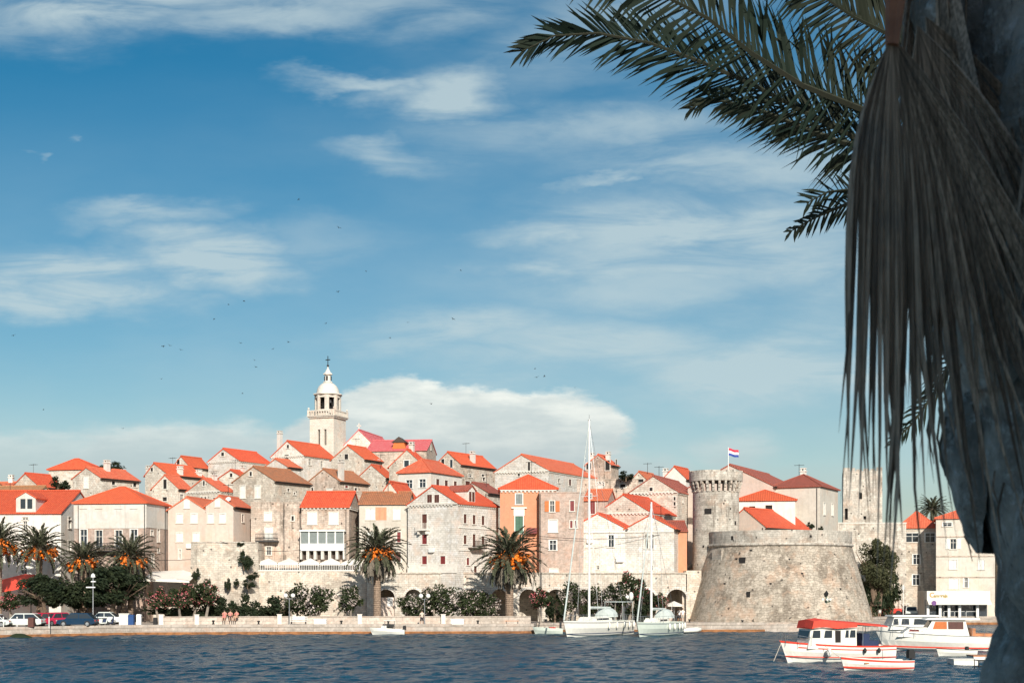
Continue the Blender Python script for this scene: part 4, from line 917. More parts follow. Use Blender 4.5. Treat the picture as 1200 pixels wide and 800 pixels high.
# arcade
def arcade():
    D = 176.0; zb = 1.0; X0 = PX(430, D); X1 = PX(804, D); zt = PZ(672, D)-zb; r = thing('arcaded_wall', 'long pale stone arcade with round arches carrying the houses above the quay', 'arcade', (X0, D, zb))
    m = MB(); cs = [452.5, 484.5, 517, 550, 585, 619.5, 651.5, 684, 720, 757, 793]; hw = [10, 10, 10, 10, 9, 11, 10.5, 9, 11, 11.5, 12]; s = D/F; th = .7
    x = 0; Zs = PZ(690, D)-zb
    edges = [0]+[((cs[i]+cs[i+1])/2-430)*s for i in range(len(cs)-1)]+[X1-X0]
    for i, c in enumerate(cs):
        cx = (c-430)*s; rr = hw[i]*s; e0, e1 = edges[i], edges[i+1]; zsp = Zs-rr; n = 14
        for (y, sg) in ((0, 1), (th, -1)):
            def P(a_, b_): return (a_, y, b_)
            m.poly([P(e0, 0), P(cx-rr, 0), P(cx-rr, zsp), P(e0, zsp)][::sg]); m.poly([P(cx+rr, 0), P(e1, 0), P(e1, zsp), P(cx+rr, zsp)][::sg])
            pts = [(cx-rr*math.cos(math.pi*k/n), zsp+rr*math.sin(math.pi*k/n)) for k in range(n+1)]
            m.poly([P(e0, zsp), P(cx-rr, zsp), P(cx-rr, zt), P(e0, zt)][::sg]); m.poly([P(cx+rr, zsp), P(e1, zsp), P(e1, zt), P(cx+rr, zt)][::sg])
            for k in range(n): m.poly([P(*pts[k]), P(*pts[k+1]), P(pts[k+1][0], zt), P(pts[k][0], zt)][::sg])
        m.poly([(cx-rr, 0, 0), (cx-rr, th, 0), (cx-rr, th, zsp), (cx-rr, 0, zsp)]); m.poly([(cx+rr, th, 0), (cx+rr, 0, 0), (cx+rr, 0, zsp), (cx+rr, th, zsp)])
        for k in range(n): m.poly([(pts[k][0], th, pts[k][1]), (pts[k+1][0], th, pts[k+1][1]), (pts[k+1][0], 0, pts[k+1][1]), (pts[k][0], 0, pts[k][1])])
    m.poly([(0, 0, zt), (X1-X0, 0, zt), (X1-X0, th, zt), (0, th, zt)]); m.poly([(X1-X0, 0, 0), (X1-X0, th, 0), (X1-X0, th, zt), (X1-X0, 0, zt)]); m.build('wall', 'stone_white', r)
    m = MB(); m.box(0, X1-X0, th, 6., zt-.5, zt); m.box(0, X1-X0, 5.6, 5.85, -.3, zt-.502); m.box(X1-X0-.4, X1-X0, th+.002, 5.6, -.3, zt-.503); m.build('vault', 'stone_grey', r)
    m = MB(); m.box(-.05, X1-X0+.05, -.12, .25, zt+.003, zt+.18); m.build('coping', 'stone_grey', r)
    for i, c in enumerate(cs):
        cx = (c-430)*s; rr = hw[i]*s; zsp = Zs-rr; m = MB(); n = 14
        for k in range(n):
            a0, a1 = math.pi*k/n, math.pi*(k+1)/n-.03; q = [(cx-math.cos(a_)*rad_, zsp+math.sin(a_)*rad_) for a_, rad_ in ((a0, rr), (a1, rr), (a1, rr+.32), (a0, rr+.32))]; m.prism(q[::-1], 'y', -.05, -.002)
        m.build('arch_ring', 'stone_pale', r)
    cx = (452.5-430)*s; m = MB(); m.box(cx-1.05, cx+1.05, .5, .62, 0, 3.); m.build('arch_infill', 'plaster_pink', r)
    m = MB(); m.box(cx+.1, cx+.8, .44, .497, 1.9, 3.0); m.build('window', 'white_paint', r)
    # platform end piers between arcade and fort
    town_wall('plain block of wall in the shade between the last arch and the fort', 178.2, 804, 822, 668, 3., 'stone_grey', .6, cap=False)
arcade()
town_wall('rubble retaining wall under the restaurant terrace, left of the arcade', 176.3, 298, 430.2, 669, 1.0, 'stone_grey', .6)
def bastion():
    D = 175.0; s = D/F; r = thing('angular_bastion', 'old angular rubble bastion with plants growing from its cracks below the pink houses', 'bastion', (PX(222, D), D, .6)); zb = .6; zt = PZ(635.5, D)-zb
    w = 78*s; pts_b = [(-.2, 0.6), (.9, -.2), (w*.9, -.5), (w+.3, 1.2), (w+.3, 7), (-.2, 7)]; pts_t = [(0, .9), (1., .1), (w*.87, -.1), (w, 1.4), (w, 7), (0, 7)]
    m = MB(); n = 6
    for i in range(n):
        j = (i+1) % n; m.poly([(*pts_b[i], 0), (*pts_b[j], 0), (*pts_t[j], zt), (*pts_t[i], zt)])
    m.poly([(*p, zt-.3) for p in pts_t]); m.build('wall', 'stone_grey', r)
    m = MB()
    for i in range(3):
        A = Vector((*pts_t[i], 0)); Bv = Vector((*pts_t[i+1], 0)); T = (Bv-A).normalized(); m.obox((A, T, Vector((T.y, -T.x, 0))), 0, (Bv-A).length, zt, zt+.12, -.35, .05)
    m.build('coping', 'tower_stone', r)
    return r
bastion()
town_wall('pale plastered wall of the cafe yard left of the angular bastion', 178, 150, 224, 676, 1., 'plaster_beige', .6)
# terrace of the restaurant
def terrace():
    D = 177.4; zb = PZ(669, 176.3); r = thing('restaurant_canopy', 'white square canvas canopies in a row over the restaurant terrace', 'canopy', (PX(300, D), D, zb))
    s = D/F; w = (424-300)*s; zt = PZ(659, D)-zb; zp = PZ(653.5, D)-zb; k = 5
    for i in range(k):
        x0 = w*i/k+.1; x1 = w*(i+1)/k-.05; m = MB(); c = ((x0+x1)/2, 1.2, zp); q = [(x0, 0, zt), (x1, 0, zt), (x1, 2.4, zt), (x0, 2.4, zt)]
        for j in range(4): m.poly([q[j], q[(j+1) % 4], c]); a, b = q[j], q[(j+1) % 4]; m.poly([(a[0], a[1], a[2]-.3), (b[0], b[1], b[2]-.3), b, a])
        m.build('canopy_top', 'awning_canvas', r)
        for x in (x0+.05, x1-.05): m = MB(); m.tube([(x, .05, -.2), (x, .05, zt)], .045, 6); m.build('pole', 'white_paint', r)
    r2 = thing('terrace_railing', 'low white railing with planters along the edge of the restaurant terrace', 'railing', (PX(300, D), 176.7, zb))
    m = MB(); m.box(0, w, 0, .06, .85, .92); m.box(0, w, 0, .06, .1, .16)
    for i in range(60): m.box(w*i/60, w*i/60+.05, 0.01, .05, .16, .85)
    m.build('rail', 'white_paint', r2)
terrace()
def low_wall():
    rnd = random.Random(5)
    segs = [(186, 228), (228, 325), (325, 419), (419, 517), (517, 622)]
    for i, (a, b) in enumerate(segs):
        D0 = 161.6 if a < 300 else 163.2; A = Vector((PX(a, D0), D0, 0)); Bv = Vector((PX(b, 163.6 if b > 300 else 162.6), 163.6 if b > 300 else 162.6, 0)); T = (Bv-A).normalized(); L = (Bv-A).length
        lab = ['shortest piece of low garden wall at the left end by the parked cars', 'low garden wall in front of the pink-flowered trees and seated people', 'low garden wall behind the bench and the twin-globe lamp', 'low garden wall between the two tall fruiting palms, behind the standing person', 'low garden wall at the foot of the palm near the sailing yachts'][i]
        r = thing('garden_wall', lab, 'wall', (A.x, A.y, 1.0), math.atan2(T.y, T.x), 'pieces of low wall along the quay')
        m = MB(); m.box(.5, L, 0, .35, 0, .86); m.build('wall', 'quay_stone', r); m = MB(); m.box(.5, L, -.05, .4, .863, .95); m.build('coping', 'quay_stone', r)
        m = MB(); m.box(0, .5, -.08, .42, 0, 1.12); m.box(-.04, .54, -.12, .46, 1.12, 1.2); m.build('pier', 'trim_stone', r)
low_wall()

# ------------------------------------------------------------ vegetation
def leaves(mb, c, r, n, size, rnd, clumps=14, cr=.42, mi=0, shell=.35):
    """leaf clumps spread through an ellipsoid; each clump a loose ball of small leaf faces"""
    c = Vector(c); r = Vector(r) if not isinstance(r, (int, float)) else Vector((r, r, r)); cl = []
    for _ in range(clumps):
        while True:
            p = Vector([rnd.uniform(-1, 1) for _ in range(3)])
            if shell < p.length < 1: break
        cl.append((Vector((p.x*r.x, p.y*r.y, p.z*r.z))*.78, rnd.uniform(.6, 1.25)*cr*min(r)))
    for i in range(n):
        q, rr = cl[rnd.randrange(clumps)]
        d = Vector([rnd.gauss(0, 1) for _ in range(3)]).normalized()*rr*rnd.random()**.4
        p = c+q+d; a = Vector([rnd.gauss(0, 1) for _ in range(3)]).normalized(); b = a.orthogonal().normalized(); e = a.cross(b)
        s = size*rnd.uniform(.6, 1.3)
        mb.poly([p-b*s, p+e*s*.5, p+b*s, p-e*s*.5], mi)
def tree_mesh(kind, rad, h, n, size, leaf, trunk_mat, seed, flowers=None, trunk_r=.16, stems=1, nf=0, spread=.9):
    """root at the ground; crown centre at height h"""
    rnd = random.Random(seed)
    t = MB()
    for s in range(stems):
        a = rnd.uniform(0, 6.28); base = Vector((.25*math.cos(a)*(stems > 1), .25*math.sin(a)*(stems > 1), 0)); top = Vector((rad[0]*.35*math.cos(a), rad[1]*.35*math.sin(a), h-.15*rad[2]))
        mid = base.lerp(top, .5)+Vector((rnd.uniform(-.15, .15), rnd.uniform(-.15, .15), 0)); t.tube([base, mid, top], [trunk_r*1.3, trunk_r, trunk_r*.6], 7)
        for k in range(5):
            b = rnd.uniform(0, 6.28); e = top+Vector((math.cos(b)*rad[0]*.6, math.sin(b)*rad[1]*.6, rnd.uniform(.0, .6)*rad[2])); t.tube([mid.lerp(top, rnd.uniform(.3, 1)), e], [trunk_r*.5, trunk_r*.15], 5)
    cr = MB(); leaves(cr, (0, 0, h), rad, n, size, rnd, clumps=int(16+4*max(rad)), cr=.36)
    fl = None
    if flowers: fl = MB(); leaves(fl, (0, 0, h), (rad[0]*1.03, rad[1]*1.03, rad[2]*1.03), nf, size*.75, random.Random(seed), clumps=int(16+4*max(rad)), cr=.4, shell=.35)
    if fl:                                  # blossoms are pattern of the crown: same mesh, second material
        b = len(cr.v); cr.v += fl.v; cr.f += [tuple(i+b for i in f) for f in fl.f]; cr.m += [1]*len(fl.f)
    return t.mesh('trunk', trunk_mat), cr.mesh('crown', [leaf, flowers] if fl else leaf, uv=False), None
def put_tree(meshes, name, label, cat, loc, rz=0, sc=1., group=None, zb=None):
    r = thing(name, label, cat, loc, rz, group); r.scale = sc if isinstance(sc, tuple) else (sc, sc, sc)
    for nm, me in zip(('trunk', 'crown', 'flowers'), meshes):
        if me: o = bpy.data.objects.new(nm, me); C.objects.link(o); o.parent = r
    return r
oak = tree_mesh('oak', (2.7, 2.4, 2.0), 3.3, 5200, .17, 'leaf_dark', 'bark', 11, trunk_r=.17, stems=2)
ole = tree_mesh('oleander', (1.5, 1.4, 1.25), 2.3, 2300, .13, 'leaf_green', 'trunk_grey', 12, 'flower_white', .1, 2, 520)
olp = tree_mesh('oleander', (1.5, 1.4, 1.15), 2.6, 2300, .13, 'leaf_green', 'trunk_grey', 13, 'flower_pink', .12, 1, 420)
olw = tree_mesh('oleander', (1.7, 1.5, 1.5), 1.9, 2600, .13, 'leaf_green', 'trunk_grey', 16, 'flower_white', .09, 3, 700)
bsh = tree_mesh('bush', (1.2, 1.1, 1.0), 1.0, 1800, .11, 'leaf_dark', 'bark', 14, None, .07, 3)
def gz(px, D): return (PX(px, D), D, 1.0)
T = 'trees and shrubs along the quay'
for (m, px, D, s, nm, lab, rz) in [
  (oak, 57, 168, 1., 'oak_tree', 'dense dark evergreen tree behind the red parked cars', .3), (oak, 134, 167, 1.18, 'oak_tree', 'largest dark evergreen tree, standing right of the street lamp', 2.2),
  (oak, 97, 170, .92, 'oak_tree', 'dark evergreen tree behind the blue van, between two bigger ones', 4.1),
  (olp, 14, 169, (1.25, 1.2, .9), 'oleander_tree', 'purplish brown shrub above the white estate car at the left edge', 1.), (olp, 187, 167, .95, 'oleander_tree', 'rusty pink flowering tree just left of the cafe awning posts', 2.),
  (olp, 212, 166, 1.02, 'oleander_tree', 'pink flowering tree with a pale straight trunk before the dark hedge', 3.), (olp, 240, 166.5, 1.15, 'oleander_tree', 'pink flowering tree with a forked pale trunk below the bastion', 4.4),
  (bsh, 265, 168, 1.25, 'bush', 'round green bush behind the seated people in pink', 1.), (bsh, 205, 169, (2.9, 1., 1.25), 'hedge', 'long dark clipped hedge behind the pale tree trunks', 0.), (olp, 225, 168, 1.0, 'oleander_tree', 'low dark shrub between the two pale-trunked pink trees', 5.1), (bsh, 250, 169, (1.6, 1., 1.5), 'bush', 'dark bush right of the forked pale trunk', 3.), (bsh, 281, 168.5, (1.5, 1., 1.6), 'bush', 'dark bush directly right of the seated group', 4.), (bsh, 330, 169, (1.5, 1., 1.4), 'bush', 'dark bush between the lamp and the ragged bush', 1.2), (bsh, 500, 169.5, (2.4, 1., 1.7), 'bush', 'dark undergrowth behind the white oleanders, left half', 2.2), (bsh, 560, 169.5, (2.4, 1., 1.7), 'bush', 'dark undergrowth behind the white oleanders, right half', 4.2),
  (bsh, 318, 167, 1.35, 'bush', 'dark green bush left of the twin-globe lamp by the bench', 2.), (bsh, 300, 168, 1.1, 'bush', 'ragged bush under the hanging plant of the bastion', 5.), (ole, 345, 168, .95, 'oleander_tree', 'green shrub directly behind the twin-globe lamp by the bench', .6),
  (olw, 367, 167, 1.32, 'oleander_tree', 'big domed oleander full of white flowers above the white box', 1.), (ole, 409, 166.5, 1.05, 'oleander_tree', 'yellowish green oleander just left of the tall fruiting palm', 2.5),
  (olw, 484, 167, 1.0, 'oleander_tree', 'white oleander behind the standing person', 4.), (olw, 514, 167.5, 1.28, 'oleander_tree', 'tallest white oleander in the middle of the arcade planting', 5.2), (olw, 546, 167, 1.18, 'oleander_tree', 'white oleander right of the tallest one', .4), (olw, 570, 168, .95, 'oleander_tree', 'white oleander beside the second fruiting palm', 2.6),
  (olp, 634, 167.5, .95, 'oleander_tree', 'red flowering shrub right of the second fruiting palm', 1.), (bsh, 650, 168, 1.2, 'bush', 'green bush with reddish leaves left of the large yacht bow', .9), (ole, 667, 169, 1.15, 'oleander_tree', 'white flecked shrub behind the forestay of the tall yacht', 3.3),
  (olw, 697, 170, 1.2, 'oleander_tree', 'white oleander behind the sprayhood of the tall yacht', 2.), (olp, 737, 171, 1.35, 'oleander_tree', 'pink topped oleander behind the twin-globe lamp between the yachts', 5.), (ole, 722, 169, 1.1, 'oleander_tree', 'dark leafy shrub just left of the lamp between the yachts', 1.5), (bsh, 752, 171, 1.45, 'bush', 'dark bush behind the stern of the smaller yacht', 3.1), (olp, 772, 171, .8, 'oleander_tree', 'small reddish shrub left of the last open arch', 4.)]:
    s = tuple(q*1.12 for q in s) if isinstance(s, tuple) else ((s*1.42, s*1.42, s*1.1) if m is oak else s*1.2); put_tree(m, nm, lab, 'tree' if 'tree' in nm else 'bush' if nm == 'bush' else 'hedge', gz(px, D), rz, s, T)
def at_b(px, py, D): return (PX(px, D), D, PZ(py, D))
for (m, px, py, D, s, lab) in [(bsh, 70, 577, 200, (1.35, 1.2, 1.15), 'round dark tree on the slope between two stone gables at the left'), (bsh, 128, 556, 222, (2.1, 1.3, 1.05), 'long dark tree crown on the skyline beside the hip roof'),
  (bsh, 733, 564, 204, (1.4, 1.2, .75), 'dark bush on top of the rubble house below the half-ruined one'), (bsh, 288, 668, 173.9, (.95, .7, 1.25), 'tall dark bush growing out of the right corner of the bastion'),
  (bsh, 229.5, 681, 174.2, (.5, .45, .85), 'small round bush sprouting on the left of the bastion face'), (bsh, 267, 692, 174, (.5, .45, .8), 'left one of two tufts low on the bastion face'), (bsh, 277, 687, 174.0, (.42, .4, .5), 'right one of two tufts low on the bastion face'),
  (bsh, 296, 680, 173.7, (.9, .6, .55), 'hanging leafy plant at the right foot of the bastion'), (bsh, 291, 690, 173.5, (.9, .6, .6), 'lower hanging leafy plant at the right foot of the bastion'), (bsh, 283, 640, 175, (.6, .5, .35), 'dry reddish tuft on top of the bastion'),
  (bsh, 950, 620, 186, (.5, .5, .5), 'small bush behind the fort parapet near the right end'), (bsh, 962, 623, 187, (.35, .4, .4), 'tiny bush on the fort parapet, rightmost'), (bsh, 928, 642, 171.5, (.35, .25, .3), 'tuft hanging from the cordon of the fort')]:
    put_tree(m, 'bush', lab, 'bush', at_b(px, py, D), px*.37, s)
big = tree_mesh('big', (2.9, 2.6, 4.3), 4.9, 9500, .16, 'leaf_olive', 'bark', 21, None, .25, 4)
put_tree(big, 'bushy_tree', 'big olive-green bushy tree in the gap right of the fort', 'tree', (PX(1028, 199.5), 199.5, 2.6), 0.5, (1.25, .95, 1.12))
put_tree(bsh, 'bush', 'dark shrub in the shade at the foot of the big bushy tree', 'bush', (PX(1022, 200), 200, 1.0), 0.5, (1.7, 1.2, 2.3))
put_tree(bsh, 'bush', 'dark shrub against the stone house beside the parked vehicles', 'bush', (PX(1042, 204), 204, 1.0), 2.5, (1.7, 1.2, 3.3))

EDGE = [.3]
def frond(mb, pts, side, L, n, w, rnd, ang=50, lift=.25, droop=.35, s0=.12, mi=0, rach=.03, miR=None, prof=.45, jit=.1):
    """feather leaf: rachis along pts, two rows of bent leaflets"""
    pts = [Vector(p) for p in pts]; seg = [0]
    for a, b in zip(pts, pts[1:]): seg.append(seg[-1]+(b-a).length)
    def pos(s):
        q = s*seg[-1]
        for i in range(len(pts)-1):
            if q <= seg[i+1] or i == len(pts)-2:
                f = (q-seg[i])/(seg[i+1]-seg[i]); return pts[i].lerp(pts[i+1], f), (pts[i+1]-pts[i]).normalized()
    k = len(pts); mb.tube(pts, [rach*(1-.85*i/(k-1)) for i in range(k)], 4, miR if miR is not None else mi)
    side = Vector(side).normalized()
    for i in range(n):
        s = s0+(1-s0)*(i+.5)/n; p, t = pos(s); sd = (side-t*side.dot(t)).normalized(); nn = sd.cross(t)
        if nn.z < 0: nn = -nn
        ll = L*(min(1, (s-s0)*5+.35))*(1-s**3*.72)
        for sg in (-1, 1):
            aa = R(ang*(1-.45*s)+rnd.gauss(0, 7)); l = ll*rnd.uniform(1-jit, 1+jit)
            d1 = (t*math.cos(aa)+sd*sg*math.sin(aa)+nn*(lift+rnd.gauss(0, .1))).normalized()
            m = p+d1*l*.55; d2 = (d1+Vector((0, 0, -droop))+Vector((rnd.gauss(0, .06),)*3)).normalized(); e = m+d2*l*.45
            wv = d1.cross(nn).normalized()*w*.5
            if rnd.random() < EDGE[0]: wv = (wv+nn*w*.4).normalized()*w*.5
            b = len(mb.v); mb.v += [tuple(p-wv*.6), tuple(p+wv*.6), tuple(m+wv), tuple(m-wv), tuple(e)]
            mb.f += [(b, b+1, b+2, b+3), (b+3, b+2, b+4)]; mb.m += [mi, mi]
def arc_frond(az, el, L, bend, n=7):
    """points from the crown centre outwards: leaves at elevation el and curves down by bend"""
    p = Vector((0, 0, 0)); out = [p.copy()]
    for i in range(n):
        e = el-bend*((i+.5)/n)**1.3; d = Vector((math.cos(az)*math.cos(e), math.sin(az)*math.cos(e), math.sin(e))); p = p+d*L/n; out.append(p.copy())
    return out
def mid_palm_meshes(skirt, seed, nf=74, L=3.9):
    rnd = random.Random(seed); cr = MB(); sk = MB()
    for i in range(nf):
        f = (i+.5)/nf; az = i*2.39996+rnd.uniform(-.15, .15); el = R(82-112*f**1.05); pts = arc_frond(az, el, L*rnd.uniform(.85, 1.05), R(48+30*rnd.random()))
        pts = [p+Vector((math.cos(az)*.2, math.sin(az)*.2, 0)) for p in pts]; frond(cr, pts, (-math.sin(az), math.cos(az), 0), .62, 24, .12, rnd, 44, .3, .3, rach=.05, miR=1)
    for i in range(int(skirt*1.3)):
        az = i*2.39996+rnd.uniform(-.2, .2); pts = arc_frond(az, R(-20-30*rnd.random()), L*rnd.uniform(.7, 1.0), R(58+14*rnd.random())); frond(sk, pts, (-math.sin(az), math.cos(az), 0), .6, 18, .12, rnd, 32, .1, .6, rach=.045)
    return cr.mesh('crown', ['palm_leaf_far', 'palm_leaf_dry'], uv=False), (sk.mesh('dry_fronds', 'palm_leaf_dry', uv=False) if skirt else None)
def trunk_mesh(h, r, seed):
    rnd = random.Random(seed); m = MB(); prof = []; n = int(h/.22)
    for i in range(n+1):
        z = h*i/n; b = r*(1.25 if z < .5 else 1)*(1+.25*max(0, (z-h+1.)))
        prof += [(b*1.06, z), (b*.95, z+.12)]
    m.lathe(prof+[(.01, h+.14)], 12)
    return m.mesh('trunk', 'palm_trunk_far')
def fruit_mesh(seed):
    rnd = random.Random(seed); m = MB(); m.tube([(0, 0, .45), (.25, 0, .25), (.35, 0, 0)], [.03, .03, .02], 4)
    for i in range(34):
        p = Vector((.38+rnd.gauss(0, .17), rnd.gauss(0, .2), -.2+rnd.gauss(0, .2))); m.ball(p, rnd.uniform(.07, .12), 5, 4)
    return m.mesh('fruit_cluster', 'fruit', uv=False)
FR = [fruit_mesh(1), fruit_mesh(2)]
def mid_palm(px, pyc, D, label, skirt, seed, nfr=7, sc=1., rr=.34, L=3.9, z0=1.0):
    h = PZ(pyc, D)-z0; r = thing('palm_tree', label, 'palm', (PX(px, D), D, z0), seed*.7, 'tall palms with orange fruit along the quay' if nfr else None)
    cm, sm = PALMS.setdefault((skirt, seed % 2, L), mid_palm_meshes(skirt, seed % 2+30, L=L))
    o = bpy.data.objects.new('trunk', trunk_mesh(h, rr, seed)); C.objects.link(o); o.parent = r
    for nm, me in (('crown', cm), ('dry_fronds', sm)):
        if me: o = bpy.data.objects.new(nm, me); C.objects.link(o); o.parent = r; o.location = (0, 0, h); o.scale = (sc,)*3
    rnd = random.Random(seed)
    for i in range(nfr):
        o = bpy.data.objects.new('fruit_cluster', FR[i % 2]); C.objects.link(o); o.parent = r; a = 6.283*i/nfr+rnd.uniform(-.3, .3); rd = rnd.uniform(.5, 1.05); s = rnd.uniform(1.25, 1.75)*sc
        o.location = (rd*math.cos(a), rd*math.sin(a), h+.1-rnd.uniform(0, .6)); o.rotation_euler = (0, 0, a); o.scale = (s, s, s)
PALMS = {}
mid_palm(-1, 637, 171, 'palm half cut off by the left edge of the view', 0, 3, 6)
mid_palm(46, 643, 172, 'palm with orange fruit in front of the white dormered house', 0, 4, 8)
mid_palm(98, 656, 171, 'shorter palm in front of the brown wall below the iron balcony', 0, 5, 7, .88)
mid_palm(153, 653, 170, 'palm rising out of the largest dark tree, left of the cafe yard', 0, 6, 8, .98)
mid_palm(442, 646, 166, 'thick palm with shaggy skirt left of the white stone palace', 44, 7, 10, 1.1, .44, 3.8)
mid_palm(597, 652, 166.5, 'biggest palm with long shaggy skirt in front of the orange-pink house', 60, 8, 11, 1.22, .48, 3.8)
mid_palm(1093, 597, 232, 'distant palm crown behind the orange roof near the hanging leaf tips', 0, 9, 0, .8, .3, z0=2)
mid_palm(1013, 690, 203, 'small palm in the shade of the big bushy tree', 0, 10, 0, .55, .25)

# ------------------------------------------------------------ the near shore and its two palms
mb = MB(); mb.box(-40, 45, -45, 15.5, -1, 3.95); o = mb.build('near_shore_ground', 'concrete'); o['kind'] = 'structure'
def pxp(px, py, D): return Vector((PX(px, D), D, PZ(py, D)))
def date_palm():
    EDGE[0] = .62
    D = 12.0; c = pxp(1245, 135, D); r = thing('date_palm', 'date palm whose dark feathery fronds reach in from the upper right behind the near trunk', 'palm', (c.x, c.y, 3.9))
    m = MB(); m.tube([(0, 0, 0), (.05, 0, 2.5), (0, 0, c.z-3.9)], [.27, .22, .25], 14); m.build('trunk', 'palm_trunk_far', r)
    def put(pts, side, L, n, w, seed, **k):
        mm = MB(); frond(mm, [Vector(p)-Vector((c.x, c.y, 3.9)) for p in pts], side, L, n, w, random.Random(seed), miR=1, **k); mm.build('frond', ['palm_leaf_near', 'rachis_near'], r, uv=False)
    S = (.12, -.25, 1)     # leaflets fan out roughly across the line of sight
    put([pxp(*q) for q in ((1185, 175, 12), (1080, 175, 11.9), (1000, 160, 11.7), (940, 130, 11.6), (880, 98, 11.4), (820, 72, 11.3), (760, 50, 11.2), (700, 39, 11.1), (650, 42, 11.0), (612, 60, 10.9))], S, .6, 130, .026, 1, ang=52, lift=.15, droop=.16, s0=.14, rach=.03)
    put([pxp(*q) for q in ((1185, 160, 12), (1080, 140, 11.7), (1010, 128, 11.2), (940, 100, 10.7), (880, 62, 10.3), (830, 22, 10), (780, -4, 9.8), (700, -40, 9.6), (600, -50, 9.5))], S, .62, 120, .03, 2, ang=75, lift=.1, droop=.5, s0=.12, rach=.035)
    put([pxp(*q) for q in ((1185, 150, 12), (1120, 90, 11.6), (1060, 50, 11.2), (1000, 20, 10.8), (940, -20, 10.4), (880, -70, 10.1))], S, .7, 110, .03, 4, ang=70, lift=.1, droop=.6, s0=.1, rach=.03)
    put([pxp(*q) for q in ((1185, 180, 12), (1110, 175, 12.4), (1040, 178, 12.7), (980, 165, 12.9), (930, 145, 13), (880, 125, 13.2), (832, 116, 13.3), (808, 128, 13.3))], S, .5, 56, .035, 5, ang=50, lift=.2, droop=.5, s0=.2, rach=.04)
    put([pxp(*q) for q in ((1185, 200, 12), (1100, 215, 12.5), (1040, 222, 13), (990, 240, 13.4), (955, 255, 13.6), (925, 272, 13.8))], S, .42, 40, .03, 6, ang=55, lift=.3, droop=.3, s0=.2, rach=.035)
    put([pxp(*q) for q in ((1185, 200, 12), (1110, 205, 13), (1050, 218, 13.6), (1000, 222, 14), (970, 225, 14.2), (945, 238, 14.3))], S, .6, 46, .03, 7, ang=62, lift=.3, droop=.1, s0=.2, rach=.035)
    put([pxp(*q) for q in ((1185, 210, 12), (1165, 300, 12.6), (1130, 390, 13), (1095, 460, 13.4), (1070, 495, 13.5), (1045, 520, 13.6))], S, .4, 46, .025, 9, ang=58, lift=.2, droop=.4, s0=.3, rach=.035)
    for i in range(15):                    # the rest of the crown: up, right and away
        az = R([75, 50, 30, 10, -10, 66, 35, -28, 60, 20, 5, 0, 85, 40, -20][i]); rnd = random.Random(40+i)
        pts = [p+c for p in arc_frond(az, R(70-5*i*.9), 4.2, R(75))]; put(pts, (-math.sin(az), math.cos(az), 0), .55, 56, .035, 50+i, ang=50, lift=.3, droop=.3)
date_palm()
LEAN = lambda z: -.145*(min(z, 2.5)-1.6)
